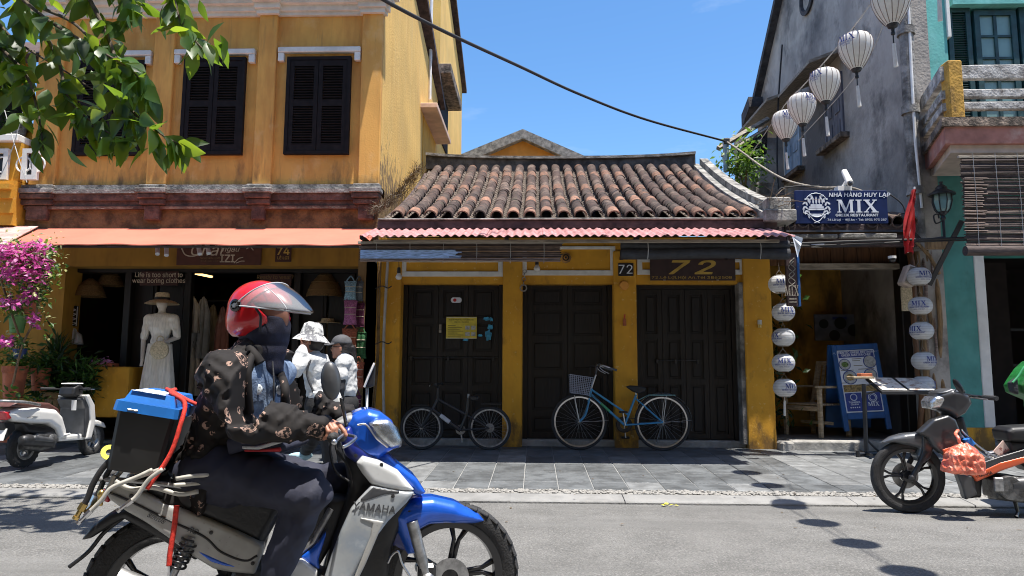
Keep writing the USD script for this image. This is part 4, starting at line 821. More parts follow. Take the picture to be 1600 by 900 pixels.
# white leg shields left and right, blue centre
up = [(566, 712), (592, 719), (622, 735), (648, 766), (628, 768), (600, 763), (580, 757), (566, 740), (556, 724)]
lo = [(580, 758), (612, 764), (648, 769), (636, 785), (606, 815), (580, 850), (551, 903), (545, 925), (500, 925), (508, 898), (520, 862), (533, 828), (548, 795), (561, 779)]
for s in (-1, 1):
    nm = 'leg_shield'
    U_ = RF.poly(up, -.15); L_ = RF.poly(lo, -.16)
    part(moto, nm, RF.W(panel(U_, s * .135, .034, .022, .006)), M['moto_white'], smooth=True, label='upper white fairing piece')
    part(moto, nm, RF.W(panel(L_, s * .150, .026, .018, .006)), M['moto_white_shaded'], smooth=True)
fold = RF.poly([(583, 760), (606, 764), (630, 767), (600, 772), (570, 782), (562, 780)], -.16)
part(moto, 'leg_shield_fold', RF.W(panel(fold, -.172, .006, .004, .004)), M['plastic_grey'], smooth=True)
groove = RF.poly([(600, 815), (590, 838), (572, 880), (560, 905), (552, 905), (566, 870), (578, 840), (582, 818), (565, 812), (560, 808)], -.178)
part(moto, 'leg_shield_crease', RF.W(panel(groove, -.175, .005, .004, .004)), M['moto_silver'], smooth=True)
lettering = text('YAMAHA', .026, (0, 0, 0), .002, True); c_ = RF.px(584, 799, -.178)
vt, ft = lettering; vt = vt @ rot((0, 1, 0), 9).T; part(moto, 'lettering', RF.W((vt + c_, ft)), M['plastic_grey'])
nose = [(578, 712), (606, 708), (622, 724), (650, 745), (664, 767), (655, 772), (644, 769), (636, 757), (607, 734), (590, 722)]
part(moto, 'nose_panel', RF.W(panel(RF.poly(nose, -.06), 0, .115, .02, .007)), M['moto_blue'], smooth=True)
# headlight unit
def cowl_w(x, z): return np.clip(1.0 - np.maximum(x - RF.px(590, 650)[0], 0) * 2.2, .45, 1.0)
part(moto, 'headlight_cowl', rp([(541, 662), (550, 648), (575, 638), (595, 643), (613, 657), (622, 680), (618, 700), (604, 708), (590, 720), (562, 722), (546, 712), (540, 690)], 0, .135, .05, .006, cowl_w, vv=-.08), M['moto_blue'], smooth=True)
part(moto, 'headlight_cowl', rp([(528, 672), (548, 664), (560, 690), (590, 714), (588, 724), (558, 724), (540, 712), (533, 694)], 0, .142, .03, .007, vv=-.10), M['moto_blue_dark'], smooth=True, label='dark blue lower cowl under the headlight')
lens = [(574, 661), (588, 655), (608, 656), (620, 668), (628, 686), (626, 697), (612, 700), (600, 692), (586, 680)]
part(moto, 'headlight', rp(lens, 0, .153, .022, .006, cowl_w, vv=-.12), M['reflector'], smooth=True)
lensg = RF.poly([(572, 660), (588, 653), (609, 655), (622, 668), (630, 687), (627, 699), (611, 702), (598, 694), (584, 681)], -.12)
part(moto, 'headlight_lens', RF.W(panel(lensg, 0, .160, .026, .007, cowl_w)), M['clear'], smooth=True)
part(moto, 'trim_strip', RF.W(tube(curve([RF.px(558, 664, -.150), RF.px(572, 664, -.150), RF.px(588, 684, -.148), RF.px(606, 699, -.13)]), .0045, 6)), M['steel'], smooth=True)
part(moto, 'headlight_peak', rp([(548, 646), (566, 639), (590, 641), (610, 655), (600, 657), (575, 650), (556, 652)], 0, .10, .02, .006, vv=-.06), M['moto_blue'], smooth=True)
part(moto, 'instrument_cover', rp([(524, 660), (545, 648), (560, 648), (560, 660), (545, 664), (532, 668)], 0, .11, .02, .007, vv=-.06), M['moto_silver'], smooth=True)
# handlebar, grips, levers, switch, mirrors
hb = RF.px(535, 672, 0)
part(moto, 'handlebar', RF.W(tube(curve([hb + [-.035, -.34, .0], hb + [-.02, -.2, .005], hb + [.02, -.08, .0], hb + [.02, .08, 0], hb + [-.02, .2, .005], hb + [-.035, .34, .0]]), .011, 8)), M['black_gloss'], smooth=True)
for s in (-1, 1):
    part(moto, 'grip', RF.W(tube([hb + [-.037, s * .35, 0], hb + [-.022, s * .22, .004]], .0175, 12)), M['rubber'], smooth=True)
    part(moto, 'switch_box', RF.W(RB(*(np.array([hb[0] - .045, hb[0] + .015])), *sorted((s * .155, s * .215)), hb[2] - .026, hb[2] + .026, .012)), M['plastic_black'])
    part(moto, 'brake_lever', RF.W(tube(curve([hb + [.02, s * .17, -.005], hb + [.045, s * .24, -.008], hb + [.025, s * .32, -.02], hb + [.0, s * .36, -.03]]), .006, 6)), M['steel'], smooth=True)
bl = hb + [-.012, -.365, -.034]; part(moto, 'lever_ball', RF.W(ball(RF.px(522, 691, -.36), .011, 1)), M['steel'], smooth=True); part(moto, 'lever_tip', RF.W(tube([RF.px(522, 691, -.36), RF.px(536, 679, -.30)], .0055, 6)), M['steel'], smooth=True)
for (cx, cy, rx, ry, v, sx, sy, bx, by, mm) in ((517, 595, 16, 30, -.30, 533, 622, 541, 664, 'near'), (579, 588, 6, 17, .30, 574, 605, 573, 645, 'far')):
    c = RF.px(cx, cy, v); u = RF.px(cx + rx, cy, v)[0] - c[0]; hz = c[2] - RF.px(cx, cy + ry, v)[2]
    if mm == 'near':
        part(moto, 'mirror', RF.W(moved(lathe([(0, .022), (.6, .02), (.92, .010), (1.0, 0), (.95, -.006), (0, -.006)], n=28), np.array([[u, 0, 0], [0, 0, -1.0], [-.012, hz, 0]]), c)), M['plastic_grey'], smooth=True, label='black mirror housing nearest the camera')
    else:
        ol = RF.poly([(584, 567), (587, 573), (585, 603), (577, 606), (568, 606), (572, 590), (580, 572)], v)
        part(moto, 'mirror', RF.W(panel(ol, v, .02, .008, .005)), M['plastic_black'], smooth=True); part(moto, 'mirror_rim', RF.W(tube([RF.px(585, 567, v - .025), RF.px(575, 590, v - .025), RF.px(569, 605, v - .025)], .005, 6)), M['white_paint'], smooth=True)
    part(moto, 'mirror_stem', RF.W(tube(curve([RF.px(sx, sy, v), RF.px((sx + bx) / 2, (sy + by) / 2, v * .95), RF.px(bx, by, v * .8)]), .0065, 8)), M['dull_steel' if mm == 'far' else 'black_gloss'], smooth=True)
part(moto, 'key_tag', [RF.W(RB(*sorted((RF.px(545, 735, -.05)[0], RF.px(557, 735, -.05)[0])), -.06, -.05, RF.px(550, 750, -.05)[2], RF.px(550, 728, -.05)[2], .003)), RF.W(tube([RF.px(548, 752, -.05), RF.px(551, 765, -.05)], .006, 6))], M['plastic_black'])
# inner leg area: floor blue side, tunnel, frame, engine
part(moto, 'tunnel', rp([(505, 770), (548, 775), (530, 830), (500, 880), (460, 930), (420, 930), (450, 860)], 0, .06, .03, .01), M['plastic_black'], smooth=True)
part(moto, 'side_trim', rp([(470, 868), (497, 846), (512, 825), (505, 850), (498, 872), (500, 888), (478, 876)], -.10, .03, .012, .006), M['moto_blue'], smooth=True)
part(moto, 'side_trim', rp([(455, 874), (474, 872), (496, 890), (494, 925), (447, 925)], -.12, .03, .014, .006), M['moto_white'], smooth=True, label='white lower side trim by the footrest')
part(moto, 'frame_tube', RF.W(tube([RF.px(517, 795, -.10), RF.px(488, 848, -.11), RF.px(470, 862, -.11)], .012, 8)), M['dull_steel'], smooth=True)
part(moto, 'engine', rp([(370, 880), (450, 870), (520, 900), (520, 960), (390, 970), (350, 930)], 0, .12, .04, .012), M['engine'], smooth=True)
part(moto, 'footrest', RF.W(tube([RF.px(420, 945, -.12), RF.px(420, 945, -.30)], .012, 8)), M['rubber'])
part(moto, 'exhaust', RF.W(tube([RF.px(440, 965, -.14), RF.px(330, 960, -.17), RF.px(250, 935, -.20), RF.px(180, 905, -.21)], [.02, .03, .045, .04], 14)), M['dull_steel'], smooth=True)
# tail: silver side cowls, seat, fender, rack
tail = [(174, 752), (200, 757), (250, 780), (300, 800), (332, 812), (374, 830), (414, 850), (408, 872), (399, 896), (362, 893), (335, 888), (302, 868), (262, 838), (228, 815), (196, 797), (172, 780), (166, 768)]
for s in (-1, 1): part(moto, 'side_cowl', RF.W(panel(RF.poly(tail, -.115), s * .105, .03, .016, .006, lambda x, z: np.clip(1.0 + (x + wb) * .35, .6, 1.1))), M['moto_silver'], smooth=True)
for pts in ([(172, 770), (205, 784), (262, 812), (318, 838), (345, 862), (382, 876), (402, 868)],):
    part(moto, 'cowl_groove', RF.W(tube(curve([RF.px(x, y, -.137) for x, y in pts], 6), .0042, 5)), M['plastic_black'], smooth=True)
acc = RF.poly([(304, 858), (345, 876), (378, 888), (350, 884), (330, 878)], -.135); part(moto, 'cowl_accent', RF.W(panel(acc, -.133, .006, .004, .004)), M['moto_blue'])
for s_, h_, cx, cy in (('SIRIUS', .013, 243, 813), ('RC', .018, 300, 833)):
    v_, f_ = text(s_, h_, (0, 0, 0), .002, True, slant=.3); part(moto, 'lettering', RF.W((v_ @ rot((0, 1, 0), 27).T + RF.px(cx, cy, -.142), f_)), M['plastic_grey'])
part(moto, 'seat', rp([(205, 742), (270, 738), (340, 728), (440, 742), (470, 768), (440, 800), (412, 848), (330, 810), (250, 775)], 0, .115, .045, .009), M['plastic_black'], smooth=True)
part(moto, 'rear_fender', rp([(205, 790), (178, 797), (152, 816), (134, 839), (150, 836), (172, 822), (200, 806), (260, 840), (310, 870), (320, 860), (260, 812)], 0, .07, .02, .007), M['plastic_black'], smooth=True)
part(moto, 'rear_fender', RF.W(tube(curve([RF.px(205, 800, -.02), RF.px(165, 830, -.02), RF.px(138, 862, -.02), RF.px(108, 886, -.02)]), .008, 6)), M['plastic_black'], smooth=True, label='thin black stay of the rear mudguard')
for s in (-1, 1):
    a, b = RF.px(300, 838, -.13), RF.px(268, 905, -.13); a[1] = b[1] = s * .135
    d = (b - a) / np.linalg.norm(b - a); x_ = np.cross(d, [0, 1, 0]); coil = [a + d * (np.linalg.norm(b - a) * t) + .026 * (math.cos(t * 50) * np.array([0, 1, 0]) + math.sin(t * 50) * x_) for t in np.linspace(.05, .75, 120)]
    sh = part(moto, 'shock_absorber', RF.W(tube([a, b], .013, 10)), M['dull_steel'], smooth=True); part(sh, 'spring', RF.W(tube(coil, .005, 6)), M['black_gloss'], smooth=True)
part(moto, 'swing_arm', RF.W(tube([cr + [0, -.10, 0], cr + [.40, -.09, .05]], [.02, .025], 8)), M['dull_steel'])
part(moto, 'rear_rack', [RF.W(tube(curve([RF.px(150, 748, v), RF.px(215, 752, v), RF.px(300, 762, v * .9)]), .009, 8)) for v in (-.12, .12)] + [RF.W(tube([RF.px(x, y, -.12), RF.px(x, y, -.12) + [0, .24, 0]], .008, 6)) for x, y in ((155, 748), (200, 751), (250, 756))], M['dull_steel'])
part(moto, 'tail_lamp', rp([(165, 762), (178, 758), (180, 782), (168, 778)], 0, .07, .012, .007), M['tail_red'], smooth=True)
# ---- delivery box on the rack
def boxframe():
    o = RF.px(181, 640, -.19); e1 = RF.px(274, 655, -.19) - o; w = np.linalg.norm(e1); e1 /= w; up_ = np.cross(e1, [0, 1, 0]); up_ = up_ * np.sign(up_[2]); return o, e1, up_, w
o, e1, eu, bw = boxframe(); T = np.stack([e1, [0, 1, 0], eu], 1)
BX = lambda m: RF.W(moved(m, T, o))
dbox = thing('delivery_box', 'black box with bright blue lid strapped behind the rider', 'box', RF.w(o + e1 * bw / 2 + [0, .2, 0] - eu * .25))
hb_ = np.linalg.norm(RF.px(176, 734, -.19) - o)
def frustum(x0, x1, y0, y1, z0, z1, g0, g1, b=.012):
    pts = []
    for z, g in ((z0, g0), (z1, g1)):
        for x, s in ((x0 - g, 1), (x1 + g, -1)):
            for y, q in ((y0 - g, 1), (y1 + g, -1)): pts += [(x + s * b, y, z), (x, y + q * b, z)]
    return trimesh.convex.convex_hull(np.array(pts))
part(dbox, 'body', BX(frustum(.004, bw - .004, .0, .38, -hb_, -.002, -.010, 0)), M['box_black'])
part(dbox, 'lid', BX(frustum(-.004, bw + .004, -.012, .392, 0, .034, .004, .002)), M['box_blue'])
part(dbox, 'lid', BX(frustum(.012, bw - .012, .0, .378, .0345, .072, .0, -.014)), M['box_blue'], label='raised top panel of the blue lid')
part(dbox, 'label', BX(B(.03, bw - .05, -.0125 + .018, .02, .0725, .0735)), M['label_white'])
part(dbox, 'label', BX(B(.035, bw * .68, .03, .2, .0725, .074)), M['label_white'])
part(dbox, 'handle', BX(RB(bw - .004, bw + .02, .12, .26, .002, .05, .006)), M['box_blue'])
part(dbox, 'clip', BX(RB(bw * .2, bw * .38, -.02, -.010, .006, .012, .002)), M['steel'])
# ---- red straps
def strap(pts, w=.012, name='red_strap'):
    p = curve(pts, 10); t = np.gradient(p, axis=0); t /= np.linalg.norm(t, axis=1, keepdims=True) + 1e-9
    s = np.cross(t, [0, -1.0, .3]); s /= np.linalg.norm(s, axis=1, keepdims=True) + 1e-9
    return slabsheet(np.stack([p - s * w, p + s * w], 1), (0, -.003, 0))
st_ = thing('tie_down_strap', 'red tie-down strap over the blue lid and down the side of the motorbike', 'strap', RF.w((-1, 0, .2)))
tb = lambda x, y, z: RF.w(T @ np.array([x, y, z]) + o)
part(st_, 'strap', cat_mesh([tube(curve([tb(bw * .52, .36, .078), tb(bw * .62, .2, .079), tb(bw * .8, .06, .079), tb(bw + .012, .03, .055), tb(bw + .02, .0, -.02), tb(bw + .012, -.01, -.12), tb(bw - .03, -.02, -.24)]), .0085, 6)]), M['red_strap'], smooth=True)
part(st_, 'strap', cat_mesh([tube(curve([tb(bw * .42, .3, .078), tb(bw * .7, .16, .079), tb(bw + .01, .12, .06), tb(bw + .06, .1, .05)]), .007, 6)]), M['red_strap'], smooth=True)
part(st_, 'strap', cat_mesh([tube(curve([RF.w(RF.px(276, 790, -.16)), RF.w(RF.px(272, 825, -.165)), RF.w(RF.px(266, 862, -.165)), RF.w(RF.px(264, 884, -.165))]), 0.009, 6)]), M['red_strap'], smooth=True)
part(st_, 'hook', RF.W(tube([RF.px(264, 884, -.165), RF.px(263, 915, -.165)], .004, 6)), M['steel'])
# ---- bundle of hoses on the rack
hs = thing('hose_bundle', 'bundle of grey hoses with brass and steel couplings behind the delivery box', 'hoses', RF.w((-1.25, 0, .3)))
def hose(pts, r, m='hose_grey', v=-.2, tip='steel', dv=0.0):
    n = len(pts); P = [RF.w(RF.px(x, y, v + dv * k / n)) for k, (x, y) in enumerate(pts)]; p = curve(P, 8)
    part(hs, 'hose', tube(p, r, 8), M[m], smooth=True)
    if tip:
        d = p[-1] - p[-3]; d /= np.linalg.norm(d); e = p[-1]
        part(hs, 'coupling', [tube([e - d * .012, e + d * .012], r * 1.35, 6), tube([e + d * .012, e + d * .034], r * .85, 8), tube([e + d * .034, e + d * .044], r * 1.15, 6)], M[tip])
hose([(238, 734), (215, 745), (192, 754), (172, 764), (158, 782), (138, 802)], .0072, v=-.22); hose([(258, 731), (225, 742), (196, 752)], .0072, v=-.2, tip=None); hose([(254, 733), (232, 750), (214, 775), (202, 785)], .0072, v=-.24)
hose([(175, 716), (158, 735), (145, 757), (137, 778), (129, 792)], .010, 'cable', v=-.16, tip='brass'); hose([(180, 722), (166, 742), (156, 765), (148, 780)], .009, 'cable', v=-.12); hose([(192, 733), (180, 748), (170, 764)], .008, v=-.1, tip='steel')
hose([(275, 748), (300, 744), (330, 742)], .007, v=-.2, tip=None); hose([(272, 758), (290, 757), (320, 754)], .007, v=-.18, tip=None)
hose([(180, 752), (205, 764), (240, 762), (280, 772), (310, 768)], .008, v=-.18, tip=None); hose([(178, 742), (172, 758), (160, 776), (150, 786)], .008, v=-.14, tip='brass')
part(hs, 'valve', [RF.W(ball(RF.px(158, 772, -.2), (.012, .012, .016), 1)), RF.W(tube([RF.px(158, 772, -.2), RF.px(156, 790, -.2)], .009, 8))], M['brass'])
yt = RF.px(165, 705, -.05); solo('yellow_tag', RF.W(moved(lathe([(.012, -.002), (.028, -.002), (.028, .002), (.012, .002), (.012, -.002)], n=20), rot((1, 0, 0), 62) @ rot((0, 1, 0), 20), RF.px(171, 707, -.05))), M['yellow_plastic'], 'small yellow plastic ring sticking out behind the delivery box', 'ring')

for x, y, v in ((640, 800, -.075), (655, 858, -.078), (596, 726, -.165), (614, 775, -.176), (545, 905, -.176), (205, 775, -.137), (330, 832, -.137), (395, 880, -.137), (556, 712, -.15)): part(moto, 'bolt', RF.W(lathe([(0, -.004), (.007, -.003), (.007, .004), (0, .004)], RF.px(x, y, v), (0, 1, 0), 8)), M['dark_steel'])
for dv, pts in ((-.12, [(532, 672), (525, 700), (545, 730), (552, 760)]), (-.16, [(526, 668), (516, 700), (524, 735), (545, 752)]), (.1, [(540, 668), (535, 700), (550, 725)])): part(moto, 'control_cable', RF.W(tube(curve([RF.px(x, y, dv) for x, y in pts]), .0045, 5)), M['cable'], smooth=True)
# ================================================================ people
def cloth_print():
    """Black cotton with scattered pale ring badges and scribbled lettering, as flat print."""
    N = {'g': ('geometry', {}), 'v': ('voronoi_texture', {'scale': 10.5, 'randomness': .85}), 'v2': ('voronoi_texture', {'scale': 22, 'randomness': 1.0}),
         'n': ('noise_texture', {'scale': 95, 'detail': 2}), 'nw': ('noise_texture', {'scale': 5, 'detail': 3}), 'wv': ('wave_texture', {'wave_type': 'rings', 'rings_direction': 'spherical', 'scale': 1}),
         # rings: the badge's rim and its inner ring, broken up by fine noise
         'ring': ('rgb_ramp', {'ramp': [(0, (1, 1, 1)), (.09, (1, 1, 1)), (.10, (0, 0, 0)), (.17, (0, 0, 0)), (.18, (1, 1, 1)), (.205, (1, 1, 1)), (.215, (0, 0, 0)), (.225, (.9, .9, .9)), (.29, (.9, .9, .9)), (.30, (0, 0, 0)), (.31, (1, 1, 1)), (.335, (1, 1, 1)), (.345, (0, 0, 0)), (1, (0, 0, 0))]}),
         'cut': ('rgb_ramp', {'ramp': [(0, (0, 0, 0)), (.47, (0, 0, 0)), (.52, (1, 1, 1)), (1, (1, 1, 1))]}),
         'sep': ('separate_color', {}), 'pick': ('math', {'math_type': 'less_than', 'value2': .62}), 'm1': ('math', {'math_type': 'multiply'}), 'm2': ('math', {'math_type': 'multiply'}),
         'blob': ('rgb_ramp', {'ramp': [(0, (1, 1, 1)), (.30, (1, 1, 1)), (.34, (0, 0, 0)), (1, (0, 0, 0))]}), 'sep2': ('separate_color', {}), 'pick2': ('math', {'math_type': 'less_than', 'value2': .6}), 'b1': ('math', {'math_type': 'multiply'}), 'b2': ('math', {'math_type': 'multiply'}),
         'far': ('rgb_ramp', {'ramp': [(0, (0, 0, 0)), (.40, (0, 0, 0)), (.42, (1, 1, 1)), (1, (1, 1, 1))]}), 'b3': ('math', {'math_type': 'multiply'}), 'sum': ('math', {'math_type': 'maximum'}),
         'mx': ('mix_color', {'a': (.013, .011, .0105), 'b': (.36, .235, .185)}), 'bp': ('bump', {'strength': .25, 'distance': .01}), 'p': ('principled_bsdf', {'roughness': .8, 'specular_ior_level': .3})}
    L = [('g.position', 'v.vector'), ('g.position', 'v2.vector'), ('g.position', 'n.vector'), ('g.position', 'nw.vector'), ('v.distance', 'ring.fac'), ('n.fac', 'cut.fac'), ('v.color', 'sep.color'), ('sep.r', 'pick.value1'),
         ('ring.color', 'm1.value1'), ('pick.value', 'm1.value2'), ('m1.value', 'm2.value1'), ('cut.color', 'm2.value2'), ('v2.distance', 'blob.fac'), ('v2.color', 'sep2.color'), ('sep2.g', 'pick2.value1'),
         ('blob.color', 'b1.value1'), ('pick2.value', 'b1.value2'), ('b1.value', 'b2.value1'), ('cut.color', 'b2.value2'), ('v.distance', 'far.fac'), ('b2.value', 'b3.value1'), ('far.color', 'b3.value2'),
         ('m2.value', 'sum.value1'), ('b3.value', 'sum.value2'), ('sum.value', 'mx.fac'), ('mx.result', 'p.base_color'), ('nw.fac', 'bp.height'), ('bp.normal', 'p.normal')]
    return usdkit.material(stage, '/World/Looks/printed_cotton', N, L, surface='p.BSDF')
M['printed'] = cloth_print()
mk('helmet_red', (.50, .010, .016), .2, .08, 5, coat=.5); mk('navy_knit', (.010, .011, .028), .85, .25, 40, bump=.2); mk('denim', (.12, .17, .26), .85, .25, 22, bump=.25, extra=layer('dn', (.28, .34, .42), 7, .52, .72, amount=.6)); mk('trousers', (.017, .019, .036), .8, .2, 8, bump=.25, bscale=18)
mk('skin', (.36, .165, .105), .5, .1, 18); mk('skin_dark', (.22, .095, .058), .5, .12, 18); mk('hair', (.012, .008, .007), .5, .3, 60); mk('eye_white', (.6, .58, .55), .3)
mk('shirt_white', (.46, .47, .475), .85, .1, 6, bump=.7, bscale=22); mk('hat_cloth', (.66, .66, .63), .9, .25, 15, mid=(.45, .55), col2=(.16, .16, .17)); mk('cap_grey', (.07, .07, .075), .85, .2, 20); mk('black_trousers', (.013, .013, .015), .85, .2, 12, bump=.2); mk('bag_white', (.68, .69, .66), .7, .08, 8); mk('stripe_red', (.45, .02, .025), .7, .1); mk('print_pale', (.42, .44, .46), .4); mk('pale_blue', (.4, .6, .66), .6)
def folds(p, amp, sc, seed=0): return amp * (meshkit.noise(p * np.array([sc, sc, sc * 1.4]), seed) - .5)
# ---------------------------------------------------------------- the rider
rider = thing('person', 'rider in red helmet, dark printed jacket and navy trousers, hands on the handlebar', 'person', at(345, 760, 2.73) * [1, 1, 0])
hip, chest, neck = at(338, 725, 2.74), at(388, 612, 2.74), at(402, 545, 2.76)
sn, sf = at(349, 583, 2.56), at(440, 577, 2.95); en, ef = at(388, 660, 2.46), at(478, 632, 3.06); wn, wf = at(508, 668, 2.55), at(548, 650, 3.08)
ax_l = (sf - sn) / np.linalg.norm(sf - sn); fr = np.cross(ax_l, [0, 0, 1.0]); fr /= np.linalg.norm(fr)            # across the shoulders, and the way the chest faces
RT = np.stack([fr, ax_l, np.cross(fr, ax_l)], 1)
def torso(p):
    d = smin(ell(p, chest + [0, 0, -.02], (.112, .178, .19), RT), ell(p, (hip + chest) / 2 + [0, 0, -.01], (.110, .165, .2), RT), k=.08)
    d = smin(d, ell(p, hip + [0, 0, .0], (.135, .17, .11), RT), k=.08); d = smin(d, cap(p, sn + [0, 0, -.01], sf + [0, 0, -.01], .068, .068), k=.08)
    return smin(d, cap(p, neck + [-.005, 0, -.05], neck + [.005, 0, .0], .085, .068), k=.05)
WR = rot((0, 1, 0), 35) @ rot((1, 0, 0), 20)
def jacket(p):
    d = torso(p)
    d = smin(d, cap(p, sn, en, .074, .066), k=.05); d = smin(d, cap(p, en, wn + (en - wn) * .1, .066, .046), k=.04)
    d = smin(d, cap(p, sf, ef, .070, .062), k=.05); d = smin(d, cap(p, ef, wf + (ef - wf) * .1, .062, .044), k=.04)
    q = p - sn; d = d + folds(p + .3 * (q @ np.array([.5, 0, .7]))[:, None], .026, 11, 3) + .022 * (np.abs(meshkit.noise(p @ WR * np.array([34, 12, 14]), 5) - .5) * 2 - .4) + .010 * (np.abs(meshkit.noise(p @ WR * np.array([15, 40, 42]), 8) - .5) * 2 - .4) + folds(p, .008, 40, 6)
    return d
lo = np.minimum.reduce([hip, sn, en, wn, sf, wf]) - [.24, .14, .18]; hi = np.maximum.reduce([hip, sn, wn, sf, wf, neck]) + [.06, .14, .08]
body = part(rider, 'torso', snet(lambda p: torso(p) + .022, lo, hi, .014), M['denim'], smooth=True)
open_poly = pxpoly([(402, 548), (426, 548), (436, 568), (441, 600), (440, 640), (428, 660), (398, 660), (389, 640), (392, 600), (396, 570)], 2.62)
def jacket_open(p):
    d = jacket(p); cut = poly2(p[:, 0], p[:, 2], open_poly)
    front = np.maximum(cut, -((p - chest) @ fr) + .015)
    return np.maximum(d, -front)
part(rider, 'jacket', snet(jacket_open, lo, hi, .0085), M['printed'], smooth=True)
part(rider, 'shirt', snet(lambda p: np.maximum(torso(p) + .010 + folds(p, .018, 14, 9), poly2(p[:, 0], p[:, 2], open_poly) - .035), chest - [.1, .34, .26], chest + [.26, .34, .24], .009), M['denim'], smooth=True)
part(rider, 'shirt_placket', tube(curve([at(426, 565, 2.60), at(428, 600, 2.575), at(427, 640, 2.58), at(424, 662, 2.60)]), .003, 6), M['black_cloth'], smooth=True)
def chest_front(px_, py):
    d = ray(px_, py); t = 2.3
    for _ in range(60):
        s_ = float(torso((EYE + d * t)[None])[0] + .010)
        if s_ < .001: break
        t += max(s_ * .7, .001)
    if t * d[1] > 2.85: t = 2.62 / d[1]
    return EYE + d * (t - .006)
for q in ([(395, 592), (412, 590), (415, 625), (396, 627)], [(432, 595), (444, 598), (444, 622), (434, 620)]):
    g = [[chest_front(*q[0]), chest_front(*q[1])], [chest_front(*((np.array(q[0]) + q[3]) / 2)), chest_front(*((np.array(q[1]) + q[2]) / 2))], [chest_front(*q[3]), chest_front(*q[2])]]
    pk = part(rider, 'shirt_pocket', slabsheet(g, (0, -.005, 0)), M['denim']); part(pk, 'pocket_patch', ball((np.array(g[1][0]) + g[1][1]) / 2 + [0, -.006, 0], (.016, .004, .02), 1), M['label_white'], smooth=True)
for pts in ([(396, 552), (388, 575), (388, 610), (391, 645)], [(440, 585), (446, 605), (447, 640)]):
    part(rider, 'lapel', tube(curve([chest_front(*q) + [0, -.006, 0] for q in pts], 8), .016, 8), M['printed'], smooth=True)
for pts in ([(388, 550), (396, 562), (404, 574)],):
    part(rider, 'collar', tube(curve([chest_front(*q) + [0, .01, .012] for q in pts], 8), .022, 8), M['printed'], smooth=True)
# hanging tail of the jacket behind the seat
tailp = pxpoly([(316, 610), (306, 650), (300, 690), (286, 715), (268, 745), (256, 764), (259, 786), (272, 790), (288, 808), (302, 811), (312, 800), (322, 770), (345, 735), (372, 700), (372, 640)], 2.56)
tp = np.asarray(tailp)
part(rider, 'jacket_tail', snet(lambda p: np.maximum(poly2(p[:, 0], p[:, 2], tailp) - .004, np.abs(p[:, 1] - 2.585 - .03 * np.sin(p[:, 0] * 34 + p[:, 2] * 9) * np.clip((.85 - p[:, 2]) * 4, 0, 1) - np.clip((p[:, 2] - .62) * .15, 0, .1)) - .022), [tp[:, 0].min() - .03, 2.48, tp[:, 1].min() - .03], [tp[:, 0].max() + .03, 2.72, tp[:, 1].max() + .03], .0085), M['printed'], smooth=True)
# belly: striped hem of a sports shirt between jacket and thigh
hemz = pxpoly([(352, 688), (372, 676), (438, 688), (446, 700), (440, 708), (380, 704), (356, 712)], 2.56)
part(rider, 'shirt_hem', panel(hemz, 2.70, .15, .02, .008), M['trousers'], smooth=True)
for pp, mm in (([(384, 686), (392, 682), (404, 686), (392, 690)], 'shirt_white'), ([(392, 690), (408, 684), (432, 688), (412, 693)], 'stripe_red'), ([(377, 697), (400, 697), (438, 687), (440, 692), (404, 703), (378, 702)], 'shirt_white'), ([(380, 703), (404, 703), (438, 699), (438, 706), (380, 706)], 'stripe_red')):
    part(rider, 'hem_stripe', panel(pxpoly(pp, 2.545), 2.556, .012, .004, .004), M[mm], smooth=True)
# trousers: thighs, knees, shins
hn, hfw = at(338, 738, 2.64), at(350, 735, 2.85); kn, kf = at(484, 767, 2.56), at(526, 756, 2.94); an, af = at(412, 938, 2.58), at(450, 930, 2.92)
def trousers(p):
    d = smin(cap(p, hn, kn, .100, .070), cap(p, kn, an, .066, .048), k=.03); e = smin(cap(p, hfw, kf, .100, .068), cap(p, kf, af, .064, .048), k=.03)
    d = smin(smin(d, e, k=.03), ell(p, (hn + hfw) / 2 + [0, 0, .01], (.17, .19, .13)), k=.06)
    return d + folds(p, .022, 10, 21) + .016 * (np.abs(meshkit.noise(p @ WR * np.array([30, 10, 12]), 25) - .5) * 2 - .4)
part(rider, 'trousers', snet(trousers, np.minimum.reduce([hn, an, kn]) - [.22, .14, .10], np.maximum.reduce([hfw, kf, kn]) + [.12, .14, .16], .0095), M['trousers'], smooth=True)
for a_, k in ((an, 0), (af, 1)):
    part(rider, 'shoe', snet(lambda p: smin(ell(p, a_ + [.05, 0, -.06], (.13, .045, .035)), ell(p, a_ + [0, 0, -.03], (.055, .045, .06)), k=.03), a_ - [.14, .08, .14], a_ + [.22, .08, .08], .009), M['black'], smooth=True)
# head, scarf, helmet, visor
HT = at(408, 486, 2.77); yaw_h = math.radians(-17); hfwd = np.array([math.cos(yaw_h), math.sin(yaw_h), 0]); hlat = np.array([-math.sin(yaw_h), math.cos(yaw_h), 0])
HR = np.stack([hfwd, hlat, [0, 0, 1.0]], 1); L3 = lambda f, l, z: HT + f * hfwd + l * hlat + np.array([0, 0, z])
mp = 2.46e-3
def head(p):
    d = smin(ell(p, L3(.005, 0, .01), (.098, .078, .105), HR), ell(p, L3(.045, 0, -.055), (.062, .060, .085), HR), k=.05)
    d = smin(d, ell(p, L3(.108, 0, -.035), (.016, .014, .026), HR), k=.02)           # nose
    d = smin(d, cap(p, L3(-.01, 0, -.10), neck + [0, 0, -.04], .055, .065), k=.04)
    for s in (-1, 1): d = smin(d, ell(p, L3(-.005, s * .082, -.02), (.022, .012, .034), HR), k=.012)   # ears
    return d
part(rider, 'head', snet(head, HT - [.16, .15, .26], HT + [.17, .15, .14], .008), M['skin_dark'], smooth=True)
